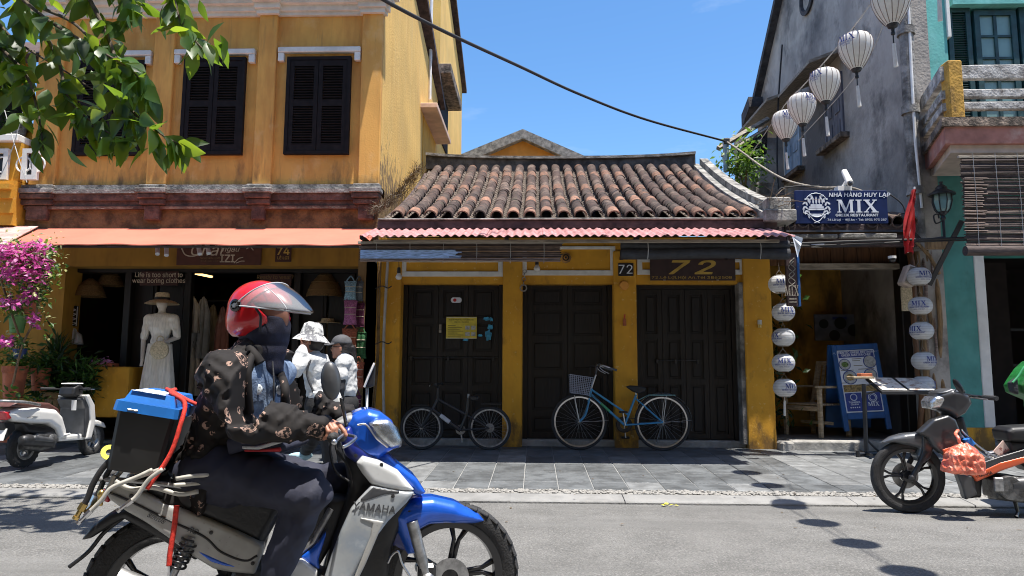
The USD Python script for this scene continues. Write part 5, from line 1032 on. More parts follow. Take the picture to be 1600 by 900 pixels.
for s in (-1, 1):
    e = part(rider, 'eye', ball(L3(.088, s * .032, -.008), .0125, 2), M['eye_white'], smooth=True); part(e, 'iris', ball(L3(.0965, s * .032, -.008), .006, 1), M['hair'], smooth=True)
    part(rider, 'eyebrow', tube([L3(.098, s * .015, .012), L3(.096, s * .035, .016), L3(.082, s * .052, .010)], .004, 6), M['hair'], smooth=True)
part(rider, 'mouth', tube([L3(.103, -.02, -.09), L3(.108, 0, -.091), L3(.103, .02, -.09)], .005, 6), M['skin'], smooth=True)
scarf_cut = L3(0, 0, -.014)
def scarf(p):
    d = smin(ell(p, L3(.044, 0, -.058), (.074, .072, .092), HR), cap(p, L3(-.012, 0, -.09), neck + [.0, 0, -.05], .068, .078), k=.05)
    d = smin(d, cap(p, L3(.03, 0, -.09), neck + [.05, -.02, -.05], .07, .055), k=.05)
    return np.maximum(d + folds(p, .016, 20, 31), (p - scarf_cut) @ np.array([0, 0, 1.0]) - .0 + ((p - scarf_cut) @ hfwd) * .10)
part(rider, 'scarf', snet(scarf, HT - [.16, .18, .30], HT + [.19, .18, .02], .008), M['navy_knit'], smooth=True)
helm = thing('helmet', 'glossy red open-face helmet with raised clear visor on the rider', 'helmet', HT)
HC = L3(-.004, 0, .004)
face_cut = [L3(.0, 0, -.2), L3(.052, 0, -.03), L3(.075, 0, .005), L3(.2, 0, .0)]
def helmet(p):
    q = (p - HC) @ HR
    o = ell(q, (0, 0, 0), (.128, .112, .115)); o = smin(o, ell(q, (-.02, 0, -.055), (.108, .106, .075)), k=.03); i = ell(q, (0, 0, -.02), (.112, .097, .108))
    shell = np.maximum(o, -i)
    op = np.maximum(.058 - q[:, 0] - np.clip(q[:, 2], -.03, .04) * .9, q[:, 2] - .018)              # face opening
    return np.maximum(np.maximum(shell, -op), -q[:, 2] - .105)
part(helm, 'shell', snet(helmet, HC - .16, HC + .16, .0058), M['helmet_red'], smooth=True)
part(helm, 'edge_trim', tube([HC + HR @ np.array([.058 - min(max(z, -.03), .04) * .9, -.104, z]) for z in np.linspace(-.09, .0, 8)], .005, 6), M['rubber'], smooth=True)
for s in (-1, 1):
    P0 = L3(-.022, s * .116, .012)
    pv = part(helm, 'pivot', lathe([(0, -.004), (.020, -.004), (.024, 0), (.024, .008), (.016, .012), (.014, .007), (0, .009)], P0, hlat * s, 24), M['black_gloss'], smooth=40)
    part(pv, 'screw', lathe([(0, 0), (.009, 0), (.009, .012), (0, .013)], P0, hlat * s, 12), M['dull_steel'])
PM = L3(-.022, 0, .012); top, tip = at(436, 443, 2.76), at(481, 484, 2.70)
def cproj(q): return np.array([(q - PM) @ hfwd, (q - PM)[2]])
ct, cb = cproj(top), cproj(tip); ct = ct * np.array([1.22, 1.0]); G = []
mid = (ct + cb) / 2 + np.array([.006, .006]); low = cb + np.array([-.012, -.012])
prof = curve([np.append(ct, 0), np.append(mid, 0), np.append(cb, 0), np.append(low, 0)], 6)[:, :2]
for k, c2 in enumerate(prof):
    row = []
    for ph in np.linspace(-92, 92, 33):
        a = math.radians(ph); ca = abs(math.cos(a)) ** .75 * (1 if math.cos(a) > 0 else -1); q = PM + ca * (c2[0] * hfwd + np.array([0, 0, c2[1]])) + math.sin(a) * .124 * hlat; row.append(q)
    G.append(row)
vz = part(helm, 'visor', slabsheet(G, hfwd * .002), M['visor'], smooth=True)
for g_ in (G[-1], G[0]): part(vz, 'visor_edge', tube(g_, .003, 5), M['print_pale'], smooth=True)
for j_ in (9, 23): part(vz, 'visor_crease', tube([g_[j_] for g_ in G], .0016, 4), M['print_pale'], smooth=True)
# hands: a palm, four fingers of their own and a thumb each
def hand(parent, palm_c, palm_r, R_, fingers, thumb, wrist, m, h=.0034):
    def fn(p):
        d = ell(p, palm_c, palm_r, R_)
        d = smin(d, cap(p, wrist, palm_c, .024, .022), k=.02)
        for f in fingers + [thumb]:
            pts, r = f
            for k in range(len(pts) - 1): d = smin(d, cap(p, pts[k], pts[k + 1], r * (1 - .1 * k), r * (.92 - .1 * k)), k=.004)
        return d
    A = np.vstack([np.array(f[0]) for f in fingers + [thumb]] + [palm_c, wrist]); return part(parent, 'hand', snet(fn, A.min(0) - .05, A.max(0) + .05, h), m, smooth=True)
def P_(x, y, Y): return at(x, y, Y)
pc = P_(509, 668, 2.555)
hand(rider, pc, (.042, .024, .028), rot((0, 1, 0), 28), [
    ([P_(519, 659, 2.575), P_(530, 664, 2.565), P_(538, 674, 2.555), P_(541, 680, 2.55)], .0092),
    ([P_(519, 662, 2.555), P_(525, 669, 2.545), P_(524, 678, 2.54), P_(518, 683, 2.545)], .0094),
    ([P_(515, 664, 2.535), P_(520, 671, 2.525), P_(518, 680, 2.52), P_(512, 685, 2.53)], .0090),
    ([P_(509, 666, 2.515), P_(513, 674, 2.505), P_(511, 682, 2.505), P_(506, 686, 2.515)], .0080)],
    ([P_(507, 672, 2.59), P_(514, 682, 2.605), P_(524, 686, 2.60)], .0105), P_(492, 664, 2.545), M['skin'])
pf = P_(552, 652, 3.06)
hand(rider, pf, (.040, .024, .026), rot((0, 1, 0), 25), [([pf + [.03, -.03 + .02 * k, .01], pf + [.055, -.03 + .02 * k, -.005], pf + [.05, -.03 + .02 * k, -.03], pf + [.035, -.028 + .02 * k, -.035]], .009) for k in range(4)], ([pf + [0, -.04, 0], pf + [.02, -.055, -.02], pf + [.04, -.05, -.02]], .0105), wf, M['skin'], .004)
# ---------------------------------------------------------------- two people walking on the pavement
def walker(base_label, S, hat, sleeves):
    return thing('person', base_label, 'person', S * [1, 1, 0])
def blob(parent, name, fn, pts, pad, h, m): A = np.array(pts); return part(parent, name, snet(fn, A.min(0) - pad, A.max(0) + pad, h), M[m], smooth=True)
Y1 = 7.02
q = lambda x, y, Y=Y1: at(x, y, Y)
w1 = walker('person in white patterned bucket hat and white shirt raising a hand to the face', q(498, 742), 0, 0)
hd = q(487, 533); nk = q(491, 550); ch = q(493, 575); wa = q(497, 615); hp = q(497, 632)
def face_head(parent, c, fwd, m='skin', s=1.0):
    fwd = np.array(fwd, float); fwd /= np.linalg.norm(fwd); lat = np.cross([0, 0, 1.0], fwd); Rm = np.stack([fwd, lat, [0, 0, 1.0]], 1); W_ = lambda f, l, z: c + s * (f * fwd + l * lat + np.array([0, 0, z]))
    def fn(p):
        d = smin(ell(p, W_(0, 0, .02), np.array((.092, .074, .098)) * s, Rm), ell(p, W_(.03, 0, -.05), np.array((.055, .052, .062)) * s, Rm), k=.04)
        d = smin(d, ell(p, W_(.093, 0, -.018), np.array((.016, .012, .022)) * s, Rm), k=.015); d = smin(d, ell(p, W_(.078, 0, -.062), np.array((.012, .022, .010)) * s, Rm), k=.01); d = smin(d, ell(p, W_(.070, 0, -.098), np.array((.016, .022, .018)) * s, Rm), k=.02)
        for e in (-1, 1): d = smin(d, ell(p, W_(-.005, e * .076, -.012), np.array((.020, .010, .030)) * s, Rm), k=.01)
        return smin(d, cap(p, W_(-.02, 0, -.06), W_(-.03, 0, -.16), .05 * s, .055 * s), k=.03)
    part(parent, 'head', snet(fn, c - .22 * s, c + .16 * s, .0085), M[m], smooth=True)
    for e in (-1, 1):
        part(parent, 'eye', ball(W_(.079, e * .030, .008), .010 * s, 1), M['eye_white'], smooth=True); part(parent, 'iris', ball(W_(.0865, e * .030, .008), .005 * s, 1), M['hair'], smooth=True)
        part(parent, 'eyebrow', tube([W_(.090, e * .015, .028), W_(.088, e * .035, .031), W_(.074, e * .050, .026)], .003, 5), M['hair'])
    part(parent, 'mouth', tube([W_(.084, -.018, -.062), W_(.091, 0, -.063), W_(.084, .018, -.062)], .0035, 5), M['stripe_red'])
    return W_
W1 = face_head(w1, hd, (-1, -.1, 0), 'skin')
part(w1, 'hair', snet(lambda p: np.maximum(ell(p, W1(-.03, 0, .0), (.095, .088, .115)), ((p - W1(.015, 0, 0)) @ np.array([-1.0, -.1, 0]))), W1(0, 0, 0) - .2, W1(0, 0, 0) + .2, .011), M['hair'], smooth=True)
hc = q(487, 530)
hat = part(w1, 'hat', lathe([(.001, .135), (.05, .132), (.088, .112), (.104, .05), (.112, .012), (.135, -.005), (.178, -.048), (.182, -.052), (.174, -.052), (.13, -.012), (.104, .0), (.0, .0)], hc + [0, 0, .035], (.12, 0, 1), 28), M['hat_cloth'], smooth=50)
sh1, sh1b = q(480, 566, Y1 - .16), q(504, 566, Y1 + .14)
def top1(p):
    d = smin(ell(p, ch + [0, 0, -.02], (.105, .175, .17)), ell(p, wa, (.11, .16, .16)), k=.08); d = smin(d, cap(p, sh1, sh1b, .06, .06), k=.06); d = smin(d, cap(p, nk + [0, 0, -.06], nk, .07, .05), k=.04)
    el_, hn_ = q(462, 576, Y1 - .26), q(472, 545, Y1 - .17)
    d = smin(d, cap(p, sh1, el_, .066, .066), k=.05); d = smin(d, cap(p, el_, hn_, .064, .045), k=.04)
    e2 = q(515, 590, Y1 + .22); d = smin(d, cap(p, sh1b, e2, .062, .055), k=.05)
    return d + folds(p, .03, 12, 41) + .010 * (np.abs(meshkit.noise(p @ WR * np.array([40, 14, 16]), 42) - .5) * 2 - .4)
blob(w1, 'shirt', top1, [ch, wa, sh1, sh1b, q(455, 580, Y1 - .28)], [.2, .26, .3], .0105, 'shirt_white')
hh = q(474, 539, Y1 - .15)
hand(w1, hh, (.03, .02, .035), np.eye(3), [([hh + [-.005 + .0, -.02 + .014 * k, .02], hh + [-.02, -.02 + .014 * k, .045], hh + [-.01, -.018 + .014 * k, .062]], .008) for k in range(4)], ([hh + [.015, .0, .0], hh + [.03, .01, .02], hh + [.035, .012, .035]], .009), q(471, 548, Y1 - .17), M['skin'], .005)
def legs(hp_, n_knee, n_ank, f_knee, f_ank, r0=.085, r1=.055):
    def fn(p):
        d = ell(p, hp_, (.125, .16, .13)); o = np.array([0, .08, 0])
        for s, k_, a_ in ((-1, n_knee, n_ank), (1, f_knee, f_ank)):
            d = smin(d, smin(cap(p, hp_ + s * o, k_, r0, r1 + .01), cap(p, k_, a_, r1 + .012, r1), k=.02), k=.03)
        return d + folds(p, .02, 11, 51)
    return fn
k1, a1, k2, a2 = q(511, 685, Y1 - .09), q(516, 728, Y1 - .12), q(489, 685, Y1 + .09), q(478, 704, Y1 + .5)
blob(w1, 'trousers', legs(hp, k1, a1, k2, a2, .09, .062), [hp, k1, a1, k2, a2], [.2, .24, .12], .011, 'black_trousers')
def shoe(parent, a_, fwd, m='shoe_white'):
    f = np.array(fwd, float); f /= np.linalg.norm(f); Rm = np.stack([f, np.cross([0, 0, 1.0], f), [0, 0, 1.0]], 1)
    part(parent, 'shoe', snet(lambda p: np.maximum(smin(ell(p, a_ + f * .06 + [0, 0, -.03], (.125, .045, .04), Rm), ell(p, a_ + [0, 0, .0], (.05, .042, .06), Rm), k=.03), a_[2] - .068 - p[:, 2]), a_ - .2, a_ + .2, .01), M[m], smooth=True)
shoe(w1, q(518, 731, Y1 - .12) * [1, 1, 0] + [0, 0, pz(Y1 - .12) + .068], (-1, -.2, 0)); shoe(w1, a2 + [0, 0, -.04], (-1, 0, .25), 'pale_blue')
bg = [(488, 612), (526, 606), (536, 634), (497, 645)]
bag = solo('shoulder_bag', panel(pxpoly(bg, Y1 - .30), Y1 - .27, .045, .02, .008), M['bag_white'], 'small white flap bag hanging at the side of the person in the bucket hat', 'bag', smooth=True)
solo('bag_strap', tube(curve([q(490, 613, Y1 - .27), q(480, 585, Y1 - .25), q(486, 562, Y1 - .20), q(500, 556, Y1 + .05)]), .011, 6), M['black_cloth'], 'black strap of the white bag across the person in the bucket hat', 'strap', smooth=True)
Y2 = 7.55
q2 = lambda x, y, Y=Y2: at(x, y, Y)
w2 = walker('person in dark grey cap, white T-shirt and black sleeves with tied-back hair', q2(536, 735), 0, 0)
hd2 = q2(533, 543); W2 = face_head(w2, hd2, (-1, -.12, 0), 'skin')
part(w2, 'hair', snet(lambda p: smin(np.maximum(ell(p, W2(-.028, 0, .012), (.092, .083, .10)), ((p - W2(.02, 0, 0)) @ np.array([-1.0, -.1, 0]))), cap(p, W2(-.12, 0, -.01), W2(-.15, 0, -.14), .035, .022), k=.03) + folds(p, .012, 40, 61), W2(0, 0, 0) - .25, W2(0, 0, 0) + .28, .010), M['hair'], smooth=True)
def cap_fn(p):
    fw = np.array([-1, -.12, 0]); fw = fw / np.linalg.norm(fw); c0 = W2(-.005, 0, .045); q_ = p - c0; f_, l_ = q_ @ fw, q_ @ np.cross([0, 0, 1.0], fw)
    dome_ = np.maximum(ell(p, c0, (.108, .092, .092)), -q_[:, 2] - .005); brim = np.maximum(np.sqrt(((f_ - .105) / 1.15) ** 2 + l_ ** 2) - .082, np.abs(q_[:, 2] + .002 + .25 * l_ ** 2 * 10 + .12 * (f_ - .08)) - .006)
    return smin(dome_, brim, k=.015)
part(w2, 'cap', snet(cap_fn, W2(0, 0, 0) - [.3, .2, .1], W2(0, 0, 0) + [.2, .2, .2], .009), M['cap_grey'], smooth=True)
for e in (-1, 1): part(w2, 'glasses', [ring(W2(.095, e * .032, .002), .022, .0025, (-1, -.12, 0), 16, 5), tube([W2(.092, e * .055, .004), W2(.0, e * .082, .006)], .0025, 5)], M['black'])
ch2, wa2, hp2 = q2(541, 578), q2(542, 612), q2(541, 632); s2a, s2b = q2(535, 566, Y2 - .17), q2(545, 566, Y2 + .15)
def top2(p):
    d = smin(ell(p, ch2, (.105, .17, .16)), ell(p, wa2 + [0, 0, .03], (.105, .15, .14)), k=.08); d = smin(d, cap(p, s2a, s2b, .058, .058), k=.06); d = smin(d, cap(p, q2(537, 556), q2(538, 566), .055, .06), k=.03)
    d = smin(d, cap(p, s2a, s2a + [.01, -.05, -.14], .062, .066), k=.04); d = smin(d, cap(p, s2b, s2b + [0, .05, -.14], .062, .066), k=.04); return d + folds(p, .02, 13, 71) + .010 * (np.abs(meshkit.noise(p @ WR * np.array([40, 14, 16]), 72) - .5) * 2 - .4)
blob(w2, 'shirt', top2, [ch2, wa2, s2a, s2b], [.18, .16, .2], .0105, 'shirt_white')
e2, h2 = q2(532, 607, Y2 - .24), q2(529, 640, Y2 - .22)
blob(w2, 'sleeve', lambda p: smin(cap(p, s2a + [.01, -.05, -.12], e2, .05, .042), cap(p, e2, h2, .042, .034), k=.02), [s2a, e2, h2], .08, .01, 'black_cloth')
hand(w2, h2 + [0, 0, -.03], (.018, .026, .036), np.eye(3), [([h2 + [-.012, -.02 + .013 * k, -.055], h2 + [-.02, -.02 + .013 * k, -.085], h2 + [-.012, -.02 + .013 * k, -.105]], .008) for k in range(4)], ([h2 + [-.01, -.02, -.03], h2 + [-.035, -.02, -.05], h2 + [-.04, -.018, -.07]], .009), h2, M['skin'], .005)
k1, a1, k2, a2 = q2(532, 680, Y2 - .09), q2(538, 722, Y2 - .1), q2(548, 680, Y2 + .09), q2(552, 722, Y2 + .1)
blob(w2, 'trousers', legs(hp2, k1, a1, k2, a2, .09, .065), [hp2, k1, a1, k2, a2], [.2, .22, .12], .011, 'black_trousers')
for a_ in (a1, a2): shoe(w2, np.array([a_[0], a_[1], pz(a_[1]) + .066]), (-1, -.1, 0))
# ================================================================ bicycles
mk('bike_blue', (.035, .23, .42), .35, .12, 10, coat=.4); mk('bike_green', (.06, .3, .13), .4); mk('bike_black', (.012, .012, .014), .4, .2, 10, coat=.3); mk('rack_teal', (.16, .30, .31), .5, .2, 10, metal=.3); mk('basket', (.30, .31, .36), .5, .1); mk('decal', (.55, .55, .56), .5)
def bicycle(name, label, wf, wr, wheel_r, Y, pts, frame_m, rimm, tube_r=.014):
    """A bicycle facing left (-X). wf, wr: hub pixels; pts: named pixels in its plane."""
    F = Frame((at(*wf, Y)[0], Y), (-1, 0)); th = thing(name, label, 'bicycle', F.w((-.5, 0, pz(Y))))
    P = {k: F.px(x, y, 0) for k, (x, y) in pts.items()}; hfp, hrp = F.px(*wf), F.px(*wr); z0 = pz(Y) + wheel_r
    hfp[2] = hrp[2] = z0
    for c in (hfp, hrp):
        w = part(th, 'wheel', F.W(ring(c, wheel_r - .017, .018, (0, 1, 0), 48, 10)), M['rubber'], smooth=True)
        part(w, 'rim', F.W(lathe([(wheel_r - .052, -.010), (wheel_r - .034, -.012), (wheel_r - .034, .012), (wheel_r - .052, .010), (wheel_r - .052, -.010)], c, (0, 1, 0), 48)), M[rimm], smooth=40)
        sp = []
        for k in range(28):
            a = 2 * math.pi * k / 28; b = a + (.35 if k % 2 else -.35); s = .03 if k % 4 < 2 else -.03
            sp.append(tube([c + [.02 * math.cos(b), s, .02 * math.sin(b)], c + [(wheel_r - .05) * math.cos(a), 0, (wheel_r - .05) * math.sin(a)]], .0013, 4, False))
        part(w, 'spokes', [F.W(s) for s in sp], M['dull_steel'], kind='stuff')
        part(w, 'hub', F.W(tube([c + [0, -.05, 0], c + [0, .05, 0]], [.018, .018], 12)), M['dull_steel'])
    def bar(nm, a, b, r=tube_r, m=frame_m, lab=None): return part(th, nm, F.W(tube([a, b], r, 10)), M[m], smooth=40, label=lab)
    return F, th, P, hfp, hrp, bar
F, bb, P, hfp, hrp, bar = bicycle('bicycle', 'light blue step-through bicycle with a wire front basket', (905, 662), (1035, 660), .338, 8.93,
    dict(head=(925, 612), head2=(920, 628), seat=(994, 617), bbk=(976, 664), stem=(931, 588), bar=(937, 574), down=(924, 617)), 'bike_blue', 'steel')
bar('frame_tube', P['head'] + [0, 0, .02], P['bbk'] + [-.05, 0, .12], .013); bar('frame_tube', P['down'], P['bbk'], .016); bar('seat_tube', P['seat'], P['bbk'], .014)
bar('head_tube', P['head'] + [.008, 0, .04], P['head2'], .017)
g0, g1 = P['down'] * .72 + P['bbk'] * .28, P['down'] * .45 + P['bbk'] * .55; part(bb, 'decal', F.W(tube([g0, g1], .0168, 10)), M['bike_green'], smooth=True)
for s in (-1, 1):
    bar('chain_stay', P['bbk'] + [0, s * .03, 0], hrp + [0, s * .055, 0], .009); bar('seat_stay', P['seat'] + [0, s * .02, -.05], hrp + [0, s * .055, 0], .008)
    part(bb, 'fork_blade', F.W(tube(curve([P['head2'] + [0, s * .03, 0], P['head2'] * .5 + hfp * .5 + [-.015, s * .055, -.03], hfp + [0, s * .055, 0]]), .010, 8)), M['bike_blue'], smooth=True)
bar('stem', P['head'] + [.008, 0, .04], P['stem'] + [0, 0, .02], .011, 'steel')
hbp = P['bar']
part(bb, 'handlebar', F.W(tube(curve([hbp + [-.16, -.27, -.03], hbp + [-.02, -.25, .02], hbp + [.03, -.12, .03], P['stem'] + [0, 0, .03], hbp + [.03, .12, .03], hbp + [-.02, .25, .02], hbp + [-.16, .27, -.03]]), .010, 8)), M['steel'], smooth=True)
for s in (-1, 1):
    part(bb, 'grip', F.W(tube([hbp + [-.07, s * .258, .0], hbp + [-.18, s * .274, -.036]], .015, 10)), M['plastic_grey']); part(bb, 'brake_lever', F.W(tube(curve([hbp + [.02, s * .2, .0], hbp + [-.02, s * .22, -.04], hbp + [-.09, s * .24, -.075]]), .005, 6)), M['steel'], smooth=True)
    part(bb, 'brake_cable', F.W(tube(curve([hbp + [.02, s * .18, .0], hbp + [.11, s * .1, .02], hbp + [.12, s * .02, -.12], P['head2'] + [.03, 0, .05]]), .003, 5)), M['cable'], smooth=True)
# basket: wire hoops and uprights
b0, b1, b2, b3 = F.px(890, 585), F.px(925, 590), F.px(919, 617), F.px(891, 613); bs = part(bb, 'basket', [F.W(tube([[p[0], s1 * .16, p[2]] for p, s1 in ((a, -1), (a, 1), (b, 1), (b, -1), (a, -1))], .005, 6)) for a, b in ((b0, b1), (b3, b2))], M['basket'])
wires = []
for t in np.linspace(0, 1, 11):
    l, r = b0 + (b3 - b0) * t, b1 + (b2 - b1) * t; wd = .16 - .03 * t
    wires.append(F.W(tube([[l[0], -wd, l[2]], [l[0], wd, l[2]], [r[0], wd, r[2]], [r[0], -wd, r[2]], [l[0], -wd, l[2]]], .0028, 4, False)))
for t in np.linspace(0, 1, 12):
    a, b = b0 + (b1 - b0) * t, b3 + (b2 - b3) * t; c = (b3 + b2) / 2
    for s in (-1, 1): wires.append(F.W(tube([[a[0], s * .16, a[2]], [b[0], s * .13, b[2]], [b[0], 0, b[2]]], .0028, 4, False)))
part(bs, 'wires', wires, M['basket'], kind='stuff')
for s in (-1, 1): bar('basket_stay', F.px(897, 617, 0) + [0, s * .06, 0], hfp + [0, s * .06, 0], .004, 'steel')
part(bb, 'saddle', F.W(panel([tuple(F.px(x, y)[[0, 2]]) for x, y in ((977, 604), (985, 602), (1000, 603), (1008, 606), (1006, 612), (996, 615), (987, 611))], 0, .075, .018, .007, lambda x, z: np.clip(.35 + (F.px(978, 606)[0] - x) * 5.5, .35, 1.1))), M['black'], smooth=True)
bar('saddle_post', P['seat'] + [0, 0, -.02], P['seat'] + [.005, 0, .06], .012, 'steel')
for c, nm in ((hfp, 'f'), (hrp, 'r')):
    a0, a1 = (-80, 40) if nm == 'f' else (-60, 100)
    sgn = [c + [-(.338 + .018) * math.sin(math.radians(a)), 0, (.338 + .018) * math.cos(math.radians(a))] for a in np.linspace(*((-8, 100) if nm == 'f' else (-60, 105)), 18)]
    part(bb, 'mudguard', F.W(slabsheet([[p + [0, s, -abs(s) * .25] for s in (-.024, 0, .024)] for p in sgn], (0, 0, .003))), M['steel'], smooth=True); bar('mudguard_stay', c + [0, .05, 0], sgn[-3] + [0, .02, 0], .0025, 'steel')
rk0, rk1 = F.px(1014, 617), F.px(1054, 615)
part(bb, 'carrier', [F.W(RB(*sorted((rk0[0], rk1[0])), -.06, .06, rk0[2] - .008, rk0[2] + .006, .003))], M['rack_teal'])
for s in (-1, 1): bar('carrier_stay', F.px(1040, 617) + [0, s * .055, 0], hrp + [0, s * .06, 0], .004, 'steel')
bar('carrier_stay', rk0, P['seat'] + [-.03, 0, -.06], .006, 'rack_teal')
part(bb, 'chainring', F.W(lathe([(.05, -.003), (.085, -.003), (.085, .003), (.05, .003), (.05, -.003)], P['bbk'] + [0, -.045, 0], (0, 1, 0), 28)), M['dark_steel']); part(bb, 'chain_guard', F.W(ring(P['bbk'] + [0, -.055, 0], .092, .007, (0, 1, 0), 28, 6)), M['black'])
for s, dx, dz in ((-1, -.02, -.16), (1, .03, .16)):
    bar('crank', P['bbk'] + [0, s * .06, 0], P['bbk'] + [dx, s * .075, dz], .009, 'steel'); part(bb, 'pedal', F.W(RB(*sorted((P['bbk'][0] + dx - .05, P['bbk'][0] + dx + .05)), *sorted((s * .08, s * .16)), P['bbk'][2] + dz - .012, P['bbk'][2] + dz + .012, .006)), M['black'])
bar('chain', P['bbk'] + [0, -.045, .08], hrp + [0, -.045, .03], .004, 'dark_steel'); bar('chain', P['bbk'] + [0, -.045, -.08], hrp + [0, -.045, -.03], .004, 'dark_steel')
bar('side_stand', hrp + [-.01, -.06, 0], np.array([F.px(1026, 706)[0], -.16, pz(8.8)]), .006, 'steel'); part(bb, 'rear_brake', F.W(RB(hrp[0] - .03, hrp[0] + .05, -.09, -.05, hrp[2] - .05, hrp[2] + .03, .01)), M['dull_steel'])
# the small black bicycle
F, kb, P, hfp, hrp, bar = bicycle('bicycle', 'small black bicycle with white frame lettering by the left door', (659, 673), (765, 671), .262, 8.85,
    dict(head=(684, 624), head2=(676, 640), seat=(732, 622), bbk=(719, 672), mid=(729, 648), stem=(684, 604), bar=(681, 600)), 'bike_black', 'dull_steel')
for a, b in (('head', 'mid'), ('mid', 'seat'), ('mid', 'bbk')): bar('frame_tube', P[a], P[b], .019)
bar('frame_tube', P['head2'], P['bbk'], .026); bar('head_tube', P['head'], P['head2'], .02); bar('seat_post', P['seat'] + [0, 0, -.04], P['seat'] + [-.0, 0, .05], .013, 'dull_steel')
c_, d_ = P['head2'] * .72 + P['bbk'] * .28, P['head2'] * .38 + P['bbk'] * .62; part(kb, 'decal', F.W(tube([c_, d_], .0268, 10)), M['decal'], smooth=True)
for s in (-1, 1):
    bar('chain_stay', P['bbk'] + [0, s * .03, 0], hrp + [0, s * .06, 0], .010); bar('seat_stay', P['mid'] + [0, s * .02, 0], hrp + [0, s * .06, 0], .009); bar('fork_blade', P['head2'] + [0, s * .05, 0], hfp + [0, s * .055, 0], .014, 'plastic_black')
    part(kb, 'grip', F.W(tube([P['bar'] + [-.02, s * .17, .0], P['bar'] + [-.04, s * .29, .0]], .016, 10)), M['rubber']); part(kb, 'brake_lever', F.W(tube([P['bar'] + [.03, s * .15, 0], P['bar'] + [.04, s * .25, -.02]], .006, 6)), M['steel'])
part(kb, 'handlebar', F.W(tube(curve([P['bar'] + [-.04, -.28, 0], P['bar'] + [0, -.1, 0], P['stem'] + [0, 0, -.01], P['bar'] + [0, .1, 0], P['bar'] + [-.04, .28, 0]]), .011, 8)), M['bike_black'], smooth=True)
bar('stem', P['head'], P['stem'], .014)
part(kb, 'saddle', F.W(panel([tuple(F.px(x, y)[[0, 2]]) for x, y in ((731, 620), (740, 618), (749, 620), (747, 625), (738, 626))], 0, .06, .014, .008)), M['black'], smooth=True)
for c, sx in ((F.px(657, 633), 1), (F.px(770, 630), -1)): part(kb, 'mudguard', F.W(RB(c[0] - .11, c[0] + .11, -.03, .03, c[2] - .006, c[2] + .006, .003)), M['plastic_black'])
part(kb, 'carrier', F.W(RB(*sorted((F.px(752, 632)[0], F.px(783, 630)[0])), -.05, .05, F.px(765, 631)[2] - .008, F.px(765, 631)[2] + .006, .003)), M['plastic_black'])
part(kb, 'chainring', F.W(lathe([(.03, -.003), (.06, -.003), (.06, .003), (.03, .003), (.03, -.003)], P['bbk'] + [0, -.05, 0], (0, 1, 0), 24)), M['dull_steel']); bar('crank', P['bbk'] + [0, -.06, 0], P['bbk'] + [-.02, -.07, -.15], .010, 'steel')
part(kb, 'gear_block', F.W(lathe([(0, -.03), (.035, -.03), (.055, 0), (0, 0)], hrp + [0, -.03, 0], (0, 1, 0), 20)), M['dull_steel'])

# ================================================================ the parked scooter at the left
KS = .84; S0 = at(36, 700, 7.25); best = min(np.linspace(7.5, 9, 151), key=lambda Y: abs(np.linalg.norm((at(143, 674, Y) - S0)[:2]) - 1.2 * KS)); S1 = at(143, 674, best); hd_ = (S1 - S0)[:2]
SF = Frame((S1[0], S1[1], pz(7.8) - .005), hd_); SF.W = lambda m: moved(m, SF.R * KS, SF.O); SF.w = lambda p: SF.R @ (np.asarray(p, float) * KS) + SF.O
sc = thing('parked_scooter', 'white scooter with brown seat parked in front of the flowers', 'scooter', SF.w((-.6, 0, 0)))
Rs = .235; wheel(sc, SF, np.array([0, 0, Rs]), Rs, .085, 6, 0, 'dull_steel', split=False); wheel(sc, SF, np.array([-1.2, 0, Rs]), Rs, .095, 6, 26, 'dull_steel', split=False)
sp_ = lambda nm, P, v, hw, m, r=.03, h=.009, tp=None, lab=None: part(sc, nm, SF.W(panel(P, v, hw, r, h, tp)), M[m], smooth=True, label=lab)
sp_('body', [(-1.62, .66), (-1.5, .56), (-1.25, .52), (-1.0, .50), (-.86, .42), (-.78, .30), (-.66, .29), (-.70, .42), (-.78, .58), (-.9, .67), (-1.2, .71), (-1.45, .72)], 0, .17, 'scooter_white', .06, .010, lambda x, z: np.clip(1.05 - np.maximum(-x - 1.2, 0) * .9, .5, 1.05))
sp_('seat', [(-1.58, .735), (-1.3, .70), (-.9, .66), (-.76, .60), (-.82, .68), (-.98, .755), (-1.2, .775), (-1.5, .79)], 0, .13, 'seat_brown', .03)
sp_('floorboard', [(-.80, .27), (-.34, .25), (-.30, .29), (-.34, .33), (-.80, .34)], 0, .15, 'scooter_white', .02)
sp_('leg_shield', [(-.36, .26), (-.26, .26), (-.20, .48), (-.24, .70), (-.36, .84), (-.45, .83), (-.35, .68), (-.31, .5)], 0, .20, 'scooter_white', .02)
sp_('inner_shield', [(-.40, .30), (-.35, .28), (-.30, .5), (-.33, .68), (-.43, .81), (-.48, .78), (-.40, .66)], 0, .185, 'plastic_grey', .02)
sp_('front_fender', [(-.27, .36), (-.16, .47), (.02, .485), (.16, .44), (.22, .36), (.12, .385), (0, .41), (-.12, .39)], 0, .07, 'scooter_white', .02)
sp_('handlebar_cover', [(-.56, .84), (-.46, .80), (-.36, .84), (-.36, .94), (-.44, .98), (-.54, .93)], 0, .11, 'plastic_black', .03)
sp_('under_seat', [(-1.4, .54), (-.8, .44), (-.8, .34), (-1.3, .42)], 0, .12, 'plastic_black', .03)
sp_('engine', [(-1.15, .40), (-.88, .40), (-.78, .30), (-.86, .20), (-1.1, .18), (-1.3, .22), (-1.32, .30)], -.02, .13, 'engine', .04)
part(sc, 'exhaust', SF.W(tube([(-.9, -.15, .22), (-1.0, -.19, .28), (-1.4, -.20, .34), (-1.48, -.2, .35)], [.025, .055, .07, .05], 16)), M['dark_steel'], smooth=True)
